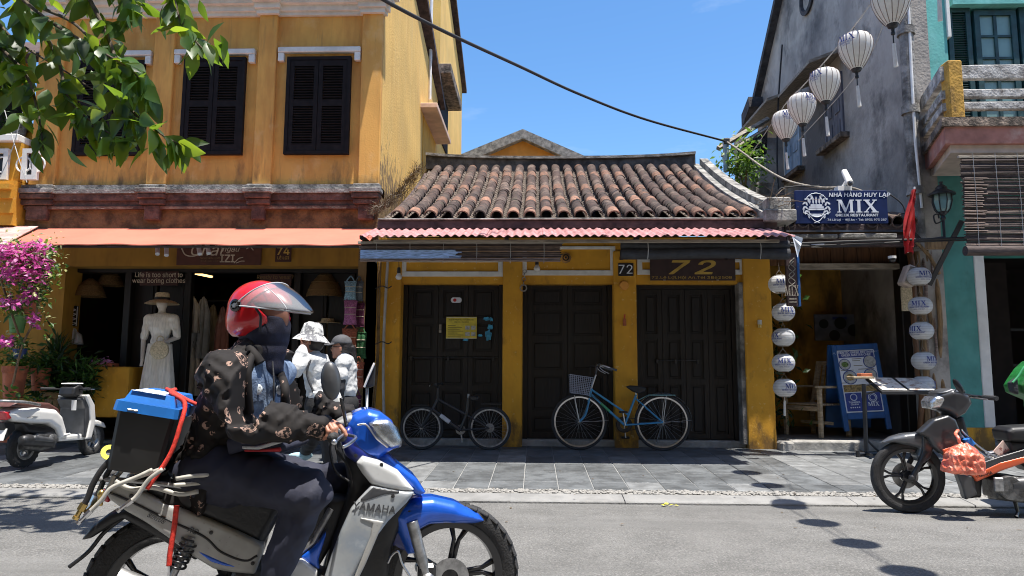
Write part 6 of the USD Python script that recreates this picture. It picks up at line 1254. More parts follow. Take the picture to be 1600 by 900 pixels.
part(sc, 'heat_shield', SF.W(tube([(-1.05, -.235, .31), (-1.36, -.25, .36)], [.028, .036], 10)), M['plastic_grey'], smooth=True)
part(sc, 'fan_cover', SF.W(lathe([(0, -.02), (.05, -.02), (.075, .0), (.08, .05), (0, .05)], (-.92, -.16, .30), (0, 1, 0), 20)), M['engine'], smooth=40)
part(sc, 'fork_leg', SF.W(cat_mesh([tube([(-.10, s * .07, .5), (0, s * .07, Rs)], .016, 8) for s in (-1, 1)])), M['dull_steel'])
part(sc, 'handlebar', SF.W(tube(curve([(-.56, -.33, .92), (-.46, -.15, .91), (-.44, 0, .90), (-.46, .15, .91), (-.56, .33, .92)]), .011, 8)), M['black_gloss'], smooth=True)
for s in (-1, 1):
    part(sc, 'grip', SF.W(tube([(-.57, s * .34, .92), (-.49, s * .20, .913)], .018, 10)), M['rubber']); part(sc, 'brake_lever', SF.W(tube([(-.43, s * .18, .91), (-.47, s * .34, .91)], .006, 6)), M['steel'])
part(sc, 'instrument_lid', SF.W(RB(-.53, -.36, -.10, .10, .975, .99, .008)), M['white_paint'])
part(sc, 'grab_rail', SF.W(tube(curve([(-1.2, -.17, .74), (-1.42, -.17, .78), (-1.62, -.10, .80), (-1.65, 0, .80), (-1.62, .1, .80), (-1.42, .17, .78), (-1.2, .17, .74)]), .016, 8)), M['dull_steel'], smooth=True)
sp_('tail_lamp', [(-1.64, .68), (-1.52, .68), (-1.50, .60), (-1.60, .58)], 0, .10, 'tail_red', .02)
pl = part(sc, 'number_plate', SF.W(moved(B(-.004, .004, -.09, .09, -.07, .07), rot((0, 1, 0), 20), (-1.60, 0, .42))), M['white_paint'])
sp_('rear_fender', [(-1.62, .56), (-1.45, .55), (-1.42, .46), (-1.55, .36), (-1.60, .34), (-1.58, .45)], 0, .07, 'plastic_black', .015)
v_, f_ = text('345.85', .04, (0, 0, 0), .002); v_ = v_ @ rot((0, 0, 1), -90).T @ rot((0, 1, 0), 20).T; part(pl, 'plate_digits', SF.W((v_ + [-1.606, 0, .40], f_)), M['black'])
part(sc, 'side_badge', SF.W(tube(curve([(-1.05, -.172, .61), (-1.0, -.174, .63), (-.96, -.174, .61), (-.9, -.172, .62)]), .003, 4)), M['plastic_grey']); part(sc, 'side_badge', SF.W(tube(curve([(-1.38, -.165, .60), (-1.3, -.17, .605), (-1.22, -.172, .60)]), .004, 4)), M['plastic_grey'])
part(sc, 'ticket', SF.W(RB(-.50, -.497, -.12, -.05, .64, .77, .001)), M['white_paint']); part(sc, 'footpeg', SF.W(tube([(-.76, -.12, .33), (-.74, -.24, .36)], .014, 8)), M['white_paint'])
part(sc, 'side_stand', SF.W(tube([(-.78, .1, .25), (-.82, .22, .01)], .011, 6)), M['dark_steel'])

# ================================================================ the parked motorbike at the right
g0, g1 = at(1418, 743, 5.9), atz(1590, 808, 0)
PF = Frame((g0[0], g0[1]), (-1, .06)); Rp = .277
pm = thing('parked_motorbike', 'black and orange motorbike with an orange bag hanging under its handlebar', 'motorbike', PF.w((-.5, 0, 0)))
wheel(pm, PF, np.array([0, 0, Rp]), Rp, .062, 5, 0, 'black_gloss', .10); wheel(pm, PF, np.array([-1.2, 0, Rp]), Rp, .07, 5, 0, 'black_gloss', .09)
# the plane the camera sees is the bike's left side, towards -Y: v > 0
def pp(nm, pts, v, hw, m, r=.02, h=.008, tp=None, vv=None, lab=None): return part(pm, nm, PF.W(panel(PF.poly(pts, v if vv is None else vv), v, hw, r, h, tp)), M[m], smooth=True, label=lab)
mk('moto_grey', (.075, .08, .088), .32, .12, 8, coat=.6); mk('moto_charcoal', (.030, .031, .034), .35, .15, 8, coat=.5)
pp('front_fender', [(1378, 693), (1395, 683), (1415, 678), (1438, 676), (1452, 680), (1450, 705), (1437, 722), (1432, 712), (1436, 700), (1420, 696), (1400, 692)], 0, .07, 'moto_grey', .04, .007, lambda x, z: np.clip(1.1 - np.maximum(x - .03, 0) * 3.2, .3, 1.1), .05)
for s in (-1, 1):
    a, b = PF.px(1447, 705, .08), np.array([0, .08, Rp]); a[1] = b[1] = s * .08; part(pm, 'fork_leg', PF.W(cat_mesh([tube([a, b], [.02, .019], 10), ball(b, .028, 1)])), M['dark_steel'], smooth=True)
pp('fork_shroud', [(1440, 680), (1460, 690), (1452, 716), (1440, 725), (1434, 722), (1440, 704)], .07, .025, 'moto_charcoal', .012, .006)
pp('headlight_cowl', [(1456, 622), (1464, 613), (1482, 608), (1500, 610), (1512, 620), (1514, 630), (1504, 645), (1490, 654), (1478, 645), (1462, 640)], 0, .13, 'moto_charcoal', .05, .007, lambda x, z: np.clip(1.0 - np.maximum(x - PF.px(1480, 625)[0], 0) * 1.8, .5, 1), .05)
pp('cowl_top', [(1462, 614), (1482, 607), (1505, 610), (1500, 616), (1478, 617)], 0, .11, 'moto_grey', .02, .007, None, .05)
pp('headlight', [(1453, 628), (1460, 620), (1474, 618), (1476, 626), (1468, 637), (1455, 639)], 0, .13, 'reflector', .025, .006, lambda x, z: np.clip(1.0 - np.maximum(x - PF.px(1480, 625)[0], 0) * 1.6, .5, 1), .08)
pp('leg_shield', [(1432, 676), (1455, 655), (1478, 648), (1490, 655), (1500, 680), (1494, 702), (1470, 710), (1456, 698), (1448, 684)], .10, .05, 'moto_charcoal', .025, .007); pp('leg_shield', [(1432, 676), (1455, 655), (1478, 648), (1490, 655), (1500, 680), (1494, 702), (1470, 710), (1456, 698), (1448, 684)], -.10, .05, 'moto_charcoal', .025, .009)
pp('leg_shield_trim', [(1470, 702), (1494, 694), (1500, 700), (1486, 712), (1474, 712)], .13, .025, 'orange_paint', .008, .006)
pp('inner_panel', [(1470, 655), (1500, 650), (1512, 690), (1530, 735), (1528, 775), (1506, 778), (1500, 745), (1488, 712)], 0, .07, 'plastic_black', .03, .009)
pp('lower_cover', [(1492, 738), (1518, 744), (1524, 772), (1506, 780), (1500, 760)], .08, .04, 'plastic_grey', .012, .007)
pp('side_cover', [(1516, 742), (1560, 722), (1600, 712), (1640, 705), (1640, 712), (1600, 722), (1560, 736), (1524, 752)], .10, .03, 'orange_paint', .010, .006)
pp('side_cover', [(1530, 722), (1560, 712), (1600, 700), (1660, 690), (1660, 706), (1600, 713), (1562, 723), (1520, 743)], .09, .035, 'moto_charcoal', .012, .007)
pp('floor_tunnel', [(1500, 680), (1530, 712), (1560, 712), (1560, 735), (1524, 752), (1508, 720)], 0, .06, 'plastic_black', .03, .009)
pp('seat', [(1560, 672), (1568, 666), (1600, 664), (1680, 660), (1680, 690), (1600, 690), (1564, 688)], 0, .13, 'black', .045, .009)
pp('rear_body', [(1566, 688), (1690, 690), (1690, 740), (1600, 735), (1572, 712)], 0, .10, 'plastic_black', .03, .012)
eng = pp('engine', [(1544, 748), (1556, 740), (1580, 742), (1600, 746), (1640, 748), (1640, 778), (1580, 782), (1546, 776)], .02, .12, 'engine', .03, .009)
part(eng, 'engine_cover', PF.W(lathe([(0, .0), (.085, 0), (.09, -.02), (.09, -.06), (0, -.06)], PF.px(1560, 758, .0) * [1, 0, 1] + [0, .165, 0], (0, 1, 0), 24)), M['engine'], smooth=35)
part(eng, 'engine_rib', PF.W(RB(*sorted((PF.px(1554, 758, .17)[0], PF.px(1568, 758, .17)[0])), .15, .178, PF.px(1560, 768, .17)[2], PF.px(1560, 746, .17)[2], .006)), M['dull_steel'])
part(eng, 'engine_cover', PF.W(tube([PF.px(1578, 758, .12), PF.px(1625, 756, .12)], [.05, .07], 16)), M['plastic_grey'], smooth=True)
part(pm, 'centre_stand', PF.W(tube([PF.px(1584, 775, .1), PF.px(1590, 800, .12), PF.px(1588, 808, .14)], [.018, .012, .015], 8)), M['black_gloss']); part(pm, 'exhaust', PF.W(tube([PF.px(1545, 776, .0), PF.px(1600, 782, 0), PF.px(1680, 776, -.05)], [.018, .02, .045], 10)), M['dull_steel'])
hbp = PF.px(1506, 620, 0)
part(pm, 'handlebar', PF.W(tube(curve([hbp + [-.06, -.33, 0], hbp + [0, -.12, .01], hbp + [.01, 0, 0], hbp + [0, .12, .01], hbp + [-.06, .33, 0]]), .011, 8)), M['black_gloss'], smooth=True)
for s in (-1, 1): part(pm, 'grip', PF.W(tube([hbp + [-.062, s * .34, 0], hbp + [-.03, s * .22, .005]], .018, 10)), M['rubber']); part(pm, 'brake_lever', PF.W(tube([hbp + [.04, s * .18, 0], hbp + [.0, s * .33, -.01]], .006, 6)), M['steel'])
mr = PF.px(1498, 604, .2)
part(pm, 'mirror', PF.W(moved(lathe([(0, .012), (.8, .010), (1, 0), (0, -.004)], n=20), np.array([[.03, .03, .75], [.0, .0, .65], [.0, .06, .1]]), mr)), M['black_gloss'], smooth=True); part(pm, 'mirror_stem', PF.W(tube([mr, PF.px(1491, 612, .2), hbp + [.0, .2, .01]], .006, 6)), M['black_gloss'])
for pts in ([(1502, 672), (1520, 690), (1540, 705), (1560, 716)], [(1500, 678), (1516, 694), (1538, 712), (1556, 720)]): part(pm, 'frame_tube', PF.W(tube(curve([PF.px(x, y, .10) for x, y in pts]), .008, 6)), M['steel'], smooth=True)
part(pm, 'wire_rack', [PF.W(tube([PF.px(x, 708, .02), PF.px(x + 16, 706, .02)], .004, 5)) for x in (1540,)] + [PF.W(tube([PF.px(1540 + k * 1.5, 706 + k * 2.6, .07), PF.px(1562, 704 + k * 2.4, .05)], .004, 5)) for k in range(5)], M['steel'], kind='stuff')
v_, f_ = text('YAMAHA', .022, (0, 0, 0), .002, True); v_ = v_ @ rot((0, 1, 0), -16).T; c_ = PF.w(PF.px(1538, 744, .135)); part(pm, 'lettering', (v_ + c_, f_), M['black'])
# things on it
mk('bag_red', (.80, .17, .10), .3, .3, 9, bump=.8, bscale=26, extra=chain(layer('br', (.9, .48, .34), 16, .5, .66, (1, 1, 2.2), amount=.75), layer('br2', (.45, .05, .12), 12, .56, .7, amount=.55)))
bgp = [(1479, 722), (1484, 706), (1494, 694), (1500, 690), (1510, 692), (1522, 702), (1530, 714), (1533, 738), (1520, 741), (1490, 739), (1476, 736)]
bpY = at(1505, 720, 5.62)[1]
bx = np.asarray(pxpoly(bgp, bpY))
def bagf(p):
    d2 = poly2(p[:, 0], p[:, 2], bx); w = .075 * np.clip((at(1505, 686, bpY)[2] - p[:, 2]) * 9, .15, 1); dd = np.maximum(d2 + .03, np.abs(p[:, 1] - bpY) - w + .03); return np.hypot(np.maximum(d2 + .03, 0), np.maximum(np.abs(p[:, 1] - bpY) - w + .03, 0)) + np.minimum(dd, 0) - .03 + .022 * (np.abs(meshkit.noise(p * [38, 30, 22], 91) - .5) * 2 - .4)
bgm = thing('plastic_bag', 'crumpled orange red plastic bag hanging on the black motorbike', 'bag', [bx[:, 0].mean(), bpY, bx[:, 1].min()])
part(bgm, 'bag', snet(bagf, [bx[:, 0].min() - .04, bpY - .13, bx[:, 1].min() - .04], [bx[:, 0].max() + .04, bpY + .13, bx[:, 1].max() + .04], .006), M['bag_red'], smooth=True)
part(bgm, 'bag_handle', tube(curve([at(1500, 694, bpY), at(1497, 684, bpY), at(1493, 678, bpY + .05), at(1497, 672, bpY + .1)]), .012, 7), M['bag_red'], smooth=True)
solo('blue_packet', panel(pxpoly([(1508, 688), (1518, 683), (1526, 694), (1518, 700)], 5.72), 5.75, .03, .012, .006), M['box_blue'], 'small blue packet tucked behind the orange bag', 'packet', smooth=True)
mk('paper_pink', (.62, .46, .40), .8, .2, 14, mid=(.5, .54), col2=(.3, .12, .1))
cd = thing('paper_card', 'pinkish card propped against the black motorbike seat', 'card', at(1565, 705, 5.78)); a_, b_ = at(1555, 706, 5.76), at(1576, 692, 5.8)
part(cd, 'card', prism(pxpoly([(1552, 705), (1567, 688), (1577, 703), (1562, 713)], 5.78), 5.775, 5.785), M['paper_pink'])
# green bag or cape and pale knee cut by the right edge
mk('green_nylon', (.008, .13, .02), .5, .3, 10, bump=.7, bscale=14)
gp_ = pxpoly([(1586, 602), (1592, 592), (1603, 576), (1616, 564), (1664, 560), (1664, 663), (1622, 663), (1618, 626), (1590, 614)], 6.0); gq = np.asarray(gp_)
gbag = thing('green_bag', 'bright green nylon bag cut off by the right edge', 'bag', [gq[:, 0].mean(), 5.85, gq[:, 1].min()])
part(gbag, 'body', panel(gp_, 6.05, .12, .03, .009, None), M['green_nylon'], smooth=True); part(gbag, 'side_panel', panel(pxpoly([(1580, 598), (1591, 590), (1593, 617), (1583, 612)], 5.9), 5.93, .03, .012, .007), M['black_cloth'], smooth=True)
part(gbag, 'piping', tube(curve([at(1582, 598, 5.9), at(1591, 588, 5.9), at(1600, 574, 5.9), at(1612, 563, 5.9)]), .008, 6), M['bike_green'], smooth=True)  # lighter green tube paints the bright highlight along the bag's edge
# ================================================================ things on and before the tiled house
mk('gold', (.50, .33, .07), .5, .15, 10, metal=.2); mk('sign_brown', (.040, .020, .018), .6, .2, 8); mk('sign_blue', (.006, .017, .075), .6, .15, 5, spec=.2); mk('print_white', (.62, .65, .70), .6, .06); mk('poster_yellow', (.62, .50, .06), .6, .15, 10); mk('poster_ink', (.10, .085, .03), .7); mk('ink_blue', (.03, .05, .22), .7)
mk('terracotta', (.34, .10, .045), .85, .25, 10); mk('pot_green', (.10, .22, .06), .6, .2); mk('pot_blue', (.03, .05, .14), .5, .2); mk('menu_paper', (.66, .62, .55), .6, .1, 20, extra=layer('mp', (.24, .12, .07), 9, .52, .6, amount=.8))
mk('rattan', (.17, .10, .035), .8, .45, 60, stretch=(1, 1, 4), bump=.4); mk('straw', (.55, .45, .29), .85, .25, 60, bump=.4); mk('mannequin', (.52, .46, .40), .5, .08); mk('linen', (.74, .69, .61), .9, .12, 12, stretch=(4, 4, .6), bump=.4); mk('beige_cloth', (.36, .29, .19), .9, .2, 10, stretch=(4, 4, .5), bump=.4)
mk('flag_red', (.42, .015, .015), .75, .15, 10); mk('lamp_black', (.02, .02, .022), .45, .2, 12); mk('board_blue', (.010, .07, .22), .5, .15, 6); mk('bench_wood', (.36, .28, .18), .75, .3, 12, stretch=(1, 1, 3)); mk('dish', (.35, .36, .35), .5, .3, 30); mk('food', (.22, .15, .05), .6, .6, 40); mk('food_green', (.1, .16, .04), .7, .5, 40)
M['glow'] = usdkit.material(stage, '/World/Looks/glow', {'e': ('emission', {'color': (1.0, .62, .22), 'strength': 1.6})}, [], surface='e.emission')
M['glass_bulb'] = glassy('glass_bulb', (.9, .9, .88), .05, .12)
def silk(name, col):
    return usdkit.material(stage, '/World/Looks/' + name, {'g': ('geometry', {}), 'n': ('noise_texture', {'scale': 30, 'detail': 3}), 'r': ('rgb_ramp', {'ramp': [(.3, col), (.75, np.array(col) * .86)]}), 'd': ('diffuse_bsdf', {}), 't': ('translucent_bsdf', {}), 's': ('glossy_bsdf', {'roughness': .35, 'color': (.9, .9, .9)}), 'm': ('mix_closure', {'fac': .35}), 'm2': ('mix_closure', {'fac': .04})},
        [('g.position', 'n.vector'), ('n.fac', 'r.fac'), ('r.color', 'd.color'), ('r.color', 't.color'), ('d.BSDF', 'm.closure1'), ('t.BSDF', 'm.closure2'), ('m.closure', 'm2.closure1'), ('s.BSDF', 'm2.closure2')], surface='m2.closure')
M['silk'] = silk('silk', (.80, .79, .76)); M['silk_dim'] = silk('silk_dim', (.74, .75, .76))
def blind(name, label, x0, x1, yt, yb, Y, mats, roll=None, cords=4):
    a, b = at(x0, (yt + yb) / 2, Y)[0], at(x1, (yt + yb) / 2, Y)[0]; z0, z1 = at((x0 + x1) / 2, yb, Y)[2], at((x0 + x1) / 2, yt, Y)[2]; th = thing(name, label, 'blind', ((a + b) / 2, Y, z0)); by = {}
    n = int((z1 - z0) / .0105)
    for k in range(n):
        z = z0 + (k + .5) * (z1 - z0) / n; y = Y + RNG.normal(0, .002) + .008 * math.sin(k * .9); r = .0052 + RNG.uniform(0, .0016); e0, e1 = a + RNG.uniform(-.02, .01), b + RNG.uniform(-.01, .02); sag = RNG.normal(0, .0012)
        by.setdefault(mats(k / n), []).append(tube([(e0, y, z), ((e0 + e1) / 2, y + RNG.normal(0, .004), z + sag), (e1, y, z + RNG.normal(0, .001))], r, 5))
    for m, g in by.items(): part(th, 'slats', g, M[m], kind='stuff')
    if roll: part(th, 'rolled_part', tube([(a - .02, Y, z0), (b + .02, Y, z0 + .004)], roll, 14), M[mats(.5)], smooth=40)
    part(th, 'head_rail', RB(a - .03, b + .03, Y - .012, Y + .02, z1, z1 + .03, .004), M['weathered'])
    for k in range(cords): x = a + (k + .5) / cords * (b - a); part(th, 'cord', tube([(x, Y - .025, z1 + .05), (x + .004, Y - .026, (z0 + z1) / 2), (x, Y - .022, z0 - .02)], .003, 4), M['cable_grey'])
    return th
bl = blind('bamboo_blind', 'rolled-up brown bamboo blind with faded bluish left half under the tin canopy', 563, 876, 381, 409, 7.78, lambda t: 'bamboo' if RNG.random() < .75 else 'bamboo_pale', None, 6)
xa, xb = at(563, 398, 7.75)[0], at(716, 398, 7.75)[0]
part(bl, 'faded_slats', [tube([(xa, 7.752, at(640, y, 7.75)[2]), (xb + RNG.uniform(-.1, .05), 7.752, at(640, y, 7.75)[2])], .0055, 5) for y in np.linspace(391, 403, 9)], M['blind_blue'], kind='stuff')
part(bl, 'bottom_slats', [tube([(xa, 7.75, at(640, y, 7.75)[2]), (at(875, y, 7.75)[0], 7.75, at(640, y, 7.75)[2] + .01)], .006, 5) for y in (405, 407.5)], M['bamboo_pale'], kind='stuff')
rb = thing('rolled_awning', 'rolled black fabric awning hanging under the tin canopy above the 72 signboard', 'awning', at(1100, 392, 7.8)); a_, b_ = at(970, 391, 7.8), at(1233, 391, 7.8)
for k, (dz, r) in enumerate(((.055, .045), (-.035, .062))): part(rb, 'roll', tube([(x, 7.8 + .01 * math.sin(x * 5 + k), a_[2] + dz + .006 * math.sin(x * 3 + k * 2)) for x in np.linspace(a_[0], b_[0], 14)], r, 14), M['black_cloth'], smooth=True)
for px_ in (1012, 1188): x = at(px_, 390, 7.73)[0]; part(rb, 'tie', tube(curve([(x, 7.73, a_[2] + .12), (x + .005, 7.72, a_[2]), (x, 7.74, a_[2] - .11)]), .004, 5), M['cable_grey'])
def bulb(label, px_, yt, yb, Y):
    t = thing('hanging_bulb', label, 'light bulb', at(px_, yb, Y)); p0, p1 = at(px_, yt, Y), at(px_, yb, Y)
    part(t, 'cord', tube([p0, p1 + [0, 0, .14]], .004, 5), M['cable']); part(t, 'socket', lathe([(0, .15), (.02, .14), (.022, .08), (.018, .075), (0, .075)], p1, n=14), M['black']); part(t, 'globe', lathe([(.016, .08), (.02, .068), (.034, .045), (.038, .028), (.03, .008), (.012, .0), (0, 0)], p1, n=16), M['silk'], smooth=True)
bulb('bare bulb on a black cord before the left wooden door', 623, 400, 437, 8.3); bulb('bare bulb on a black cord before the middle wooden door', 839, 402, 424, 8.3)
def plate(name, label, cat, x0, x1, yt, yb, Y, m, th=.015, b=.004): a, c = at(x0, (yt + yb) / 2, Y), at(x1, (yt + yb) / 2, Y); t = thing(name, label, cat, [(a[0] + c[0]) / 2, Y, at(x0, yb, Y)[2]]); part(t, 'board', RB(a[0], c[0], Y, Y + th, at(x0, yb, Y)[2], at(x0, yt, Y)[2], b), M[m]); return t
Yp = YF - .018
t = plate('number_plate', 'black house number plate 72 on the yellow pillar', 'number plate', 966, 990, 411, 431, Yp, 'black'); part(t, 'digits', text('72', .115, at(977.5, 429, Yp) + [0, -.001, .01], .002, False, squeeze=1.0), M['print_white'])
Ys = YF - .02
t = plate('signboard', 'dark brown signboard with large gold 72 above the right door', 'sign', 1016, 1149, 400, 438, Ys, 'sign_brown', .03)
part(t, 'digits', text('7', .17, at(1062, 428, Ys) + [0, -.001, 0], .004, True, slant=.22, squeeze=1.9), M['gold']); part(t, 'digits', text('2', .17, at(1102, 428, Ys) + [0, -.001, 0], .004, True, slant=.22, squeeze=1.9), M['gold'])
part(t, 'lettering', text('72.Lê Lợi.Hội An.Tel 3862508', .034, at(1081, 436, Ys) + [0, -.001, .004], .002, squeeze=1.52), M['gold'])
part(t, 'bracket', [B(at(x, 437, Ys)[0] - .015, at(x, 437, Ys)[0] + .015, Ys - .012, Ys - .002, at(x, 438.6, Ys)[2], at(x, 437, Ys)[2]) for x in (1038, 1121)], M['steel'])
Yd = YF + .195
t = plate('notice', 'yellow printed notice on the left wooden door', 'notice', 697, 745, 495, 529, Yd, 'poster_yellow', .004, .001)
part(t, 'border', [B(at(697.6, 500, Yd)[0], at(744.4, 500, Yd)[0], Yd - .002, Yd - .0005, at(720, y + .7, Yd)[2], at(720, y, Yd)[2]) for y in (495.5, 528)], M['print_white'])
part(t, 'lettering', text('XE Ô TÔ PHỤC VỤ LƯU HÀNH 2021', .014, at(721, 500.5, Yd) + [0, -.001, 0], .001, True), M['poster_ink']); part(t, 'lettering', text('CẤM VÀO, CẤM DỪNG', .013, at(721, 504, Yd) + [0, -.001, 0], .001, True), M['poster_ink'])
for y, w in ((508, 12), (511, 22), (514, 18), (517, 24), (520, 15), (523, 24), (526, 20)): part(t, 'text_line', B(at(700, y, Yd)[0], at(700 + w, y, Yd)[0], Yd - .002, Yd - .0005, at(720, y + .8, Yd)[2], at(720, y, Yd)[2]), M['poster_ink'])
part(t, 'panel', [B(at(x, y, Yd)[0], at(x + 7, y, Yd)[0], Yd - .002, Yd - .0005, at(720, y + 6, Yd)[2], at(720, y, Yd)[2]) for x, y in ((727, 509), (736, 509), (727, 519), (736, 519))], M['dish'], label='pale panels at the right of the notice')
o = at(713, 469, Yd); t = thing('sticker', 'oval white sticker with a red dot on the left wooden door', 'sticker', o); part(t, 'backing', prism(LineString([(o[0] - .035, o[2]), (o[0] + .035, o[2])]).buffer(.036), Yd - .004, Yd), M['print_white']); part(t, 'dot', lathe([(0, .003), (.022, .003), (.022, 0)], o + [-.02, -.004, 0], (0, -1, 0), 16), M['tail_red'])
mk('flake_blue', (.05, .30, .50), .7, .3, 30)
def flake(parent, px_, py, rx, ry, seed):
    r = np.random.default_rng(seed); th = np.linspace(0, 2 * np.pi, 16)[:-1]; k = .7 + .6 * r.random(15); o = at(px_, py, Yd + .006)
    part(parent, 'paint_flake', prism([(o[0] + rx / 119 * k[i] * math.cos(th[i]), o[2] + ry / 119 * k[i] * math.sin(th[i])) for i in range(15)], Yd + .001, Yd + .006), M['flake_blue'])
for q in ((763, 524, 5, 8, 1), (766, 511, 5, 4, 2), (760, 498, 5, 3, 3), (750, 524, 3, 2, 4), (727, 531, 4, 2, 5), (767, 499, 3, 3, 6)): flake(d1, *q)
part(d1, 'handle', RB(at(686, 512, Yd)[0], at(690, 512, Yd)[0], Yd - .02, Yd + .01, at(688, 520, Yd)[2], at(688, 507, Yd)[2], .003), M['weathered'])
t = thing('chain_hook', 'small iron chain with ring hanging beside the middle door', 'chain', at(819, 455, YF - .03))
for k, y in enumerate((424, 430, 436, 442)): part(t, 'link', ring(at(820 - k * .6, y, YF - .03), .022, .005, (1, 0, 0) if k % 2 else (0, 1, 0), 12, 5), M['dull_steel'])
part(t, 'ring', ring(at(818, 450, YF - .03), .04, .009, (0, 1, 0), 18, 6), M['dull_steel'])
solo('ceiling_bell', lathe([(0, .03), (.05, .028), (.06, .0), (.03, -.005), (.022, -.02), (0, -.022)], at(975, 446, YF - .03), (0, -1, 0), 20), M['orange_wall'], 'round door bell under the number plate 72', 'bell', smooth=40)
t = thing('incense_holder', 'small red incense holder fixed to the yellow pillar', 'incense holder', at(976, 508, YF - .03)); part(t, 'cup', lathe([(0, 0), (.022, 0), (.02, .09), (0, .09)], at(976, 509, YF - .03), n=12), M['terracotta']); part(t, 'sticks', [tube([at(976, 500, YF - .03), at(976 + dx, 491, YF - .03)], .0025, 4) for dx in (-1, 0, 1)], M['tail_red'])
t = thing('wall_lamp', 'small brass wall lamp on the right yellow pillar', 'lamp', at(1187, 512, YF - .03)); part(t, 'body', tube([at(1187, 512, YF - .03), at(1187, 501, YF - .03)], .024, 12), M['brass']); part(t, 'shade', tube([at(1187, 507, YF - .032), at(1187, 500, YF - .032)], .026, 12), M['silk'])
t = thing('conduit', 'pale conduit pipe and dark cables tied to the leftmost yellow pillar', 'pipe', at(600, 690, YF - .05))
part(t, 'pipe', tube(curve([at(606, 408, YF - .05), at(604, 440, YF - .05), at(600, 520, YF - .05), at(599, 600, YF - .05), at(601, 688, YF - .05)]), .018, 8), M['cable_grey'], smooth=True)
for dx in (-5, -8): part(t, 'cable', tube(curve([at(600 + dx, 408, YF - .04), at(598 + dx, 470, YF - .05), at(595 + dx * .8, 560, YF - .04), at(590 + dx, 640, YF - .06), at(592 + dx, 690, YF - .04)]), .011, 6), M['plinth_brown'], smooth=True)
for y in (449, 536): part(t, 'tie', tube(curve([at(586, y + 2, YF - .07), at(597, y - 2, YF - .09), at(606, y + 1, YF - .08), at(612, y - 2, YF - .06)]), .007, 5), M['cable'])
# ================================================================ sign, lanterns and clutter of the restaurant
Yg = 8.3
t = plate('restaurant_sign', 'dark blue sign board with white wreath emblem above the restaurant entrance', 'sign', 1243, 1387, 297.5, 349, Yg, 'sign_blue', .04, .004)
sg = lambda x, y: at(x, y, Yg) + [0, -.001, 0]
part(t, 'lettering', text('NHÀ HÀNG HUY LẠP', .046, sg(1343, 307.5), .003, True, slant=.12, squeeze=1.12), M['print_white']); part(t, 'lettering', serif_mix(.150, sg(1340.5, 332), .003, 1.13), M['print_white']); part(t, 'lettering', text('GREEK RESTAURANT', .028, sg(1339, 338), .003, True, squeeze=1.25), M['print_white']); part(t, 'lettering', text('76 Lê Lợi - Hội An - Tel: 0931 973 287', .024, sg(1339, 345), .003, False, squeeze=1.08), M['print_white'])
em = []; ec = sg(1275.5, 323); S = 1 / 137.0
def petal(c, ang, L, w): a = np.linspace(0, np.pi * 2, 13)[:-1]; p = np.stack([L * np.cos(a) * .5, w * np.sin(a) * .5 * (1 - .3 * np.cos(a))], 1); r = math.radians(ang); p = p @ np.array([[math.cos(r), math.sin(r)], [-math.sin(r), math.cos(r)]]); return prism([(c[0] + q[0], c[2] + q[1]) for q in p], Yg - .004, Yg - .001)
for s in (-1, 1):
    for k in range(6):
        a = math.radians(-52 + k * 23); R_ = .145
        for off, da in ((0.0, 35), (-.03, -35)): c = ec + [s * (R_ + off) * math.cos(a), 0, (R_ + off) * math.sin(a) + .0]; em.append(petal(c, (90 + math.degrees(a) + da) * s if s > 0 else -(90 + math.degrees(a) + da), .05, .02))
    em.append(tube(curve([ec + [s * .03, -.002, -.165], ec + [s * .10, -.002, -.09], ec + [s * .15, -.002, -.07], ec + [s * .14, -.002, -.03]]), .004, 4))
em.append(tube([ec + [.125 * math.cos(a), -.002, .045 + .115 * math.sin(a)] for a in np.linspace(.3, math.pi - .3, 16)], .004, 4))
em += [prism(LineString([(ec[0] - w, ec[2] + z), (ec[0] + w, ec[2] + z)]).buffer(h), Yg - .004, Yg - .001) for w, z, h in ((.075, -.005, .010), (.085, -.03, .010), (.055, .018, .012), (.05, -.10, .016))]
em.append(tube([ec + [.09 * math.cos(a), -.002, -.045 + .075 * math.sin(a)] for a in np.linspace(math.pi, 2 * math.pi, 16)], .005, 4))
for dx, h in ((-.075, .05), (-.035, .075), (0, .085), (.035, .06), (.07, .05)): em.append(petal(ec + [dx, 0, .055 + h * .25], 90, h, .020)); em.append(tube([ec + [dx, -.002, .03], ec + [dx, -.002, .06]], .004, 4))
em += [tube([ec + [-.03, -.002, -.19], ec + [.03, -.002, -.165]], .004, 4), tube([ec + [.03, -.002, -.19], ec + [-.03, -.002, -.165]], .004, 4)]
part(t, 'emblem', em, M['print_white'])
t = thing('security_camera', 'white security camera on top of the blue restaurant sign', 'camera', at(1321, 297, Yg + .05)); part(t, 'bracket', [B(*(at(1310, 297, Yg)[0], at(1332, 297, Yg)[0]), Yg + .01, Yg + .12, at(1320, 297.4, Yg)[2], at(1320, 290, Yg)[2]), tube([at(1317, 292, Yg + .05), at(1322, 284, Yg + .02)], .02, 8)], M['white_paint']); part(t, 'body', tube([at(1328, 286, Yg - .04), at(1319, 268, Yg + .16)], [.038, .034], 14), M['white_paint'], smooth=40); part(t, 'lens', ball(at(1328.5, 287, Yg - .05), .028, 1), M['black_gloss'])
fp = curve([at(1428, 296, 8.3), at(1425, 320, 8.3), at(1420, 350, 8.3), at(1419, 375, 8.3), at(1421, 392, 8.3)], 6)
t = thing('red_flag', 'furled red flag hanging beside the white downpipe', 'flag', fp[-1]); part(t, 'pole', tube([at(1429, 292, 8.32), at(1418, 395, 8.34)], .010, 6), M['white_paint'])
G = []
for k, p in enumerate(fp): wd = .014 + .05 * min(k / 14, 1) * (1 if k < 20 else .7); G.append([p + [wd * u, .035 * math.sin(u * 7 + k * .3), -.04 * abs(u) * (k > 18)] for u in np.linspace(-1, 1, 9)])
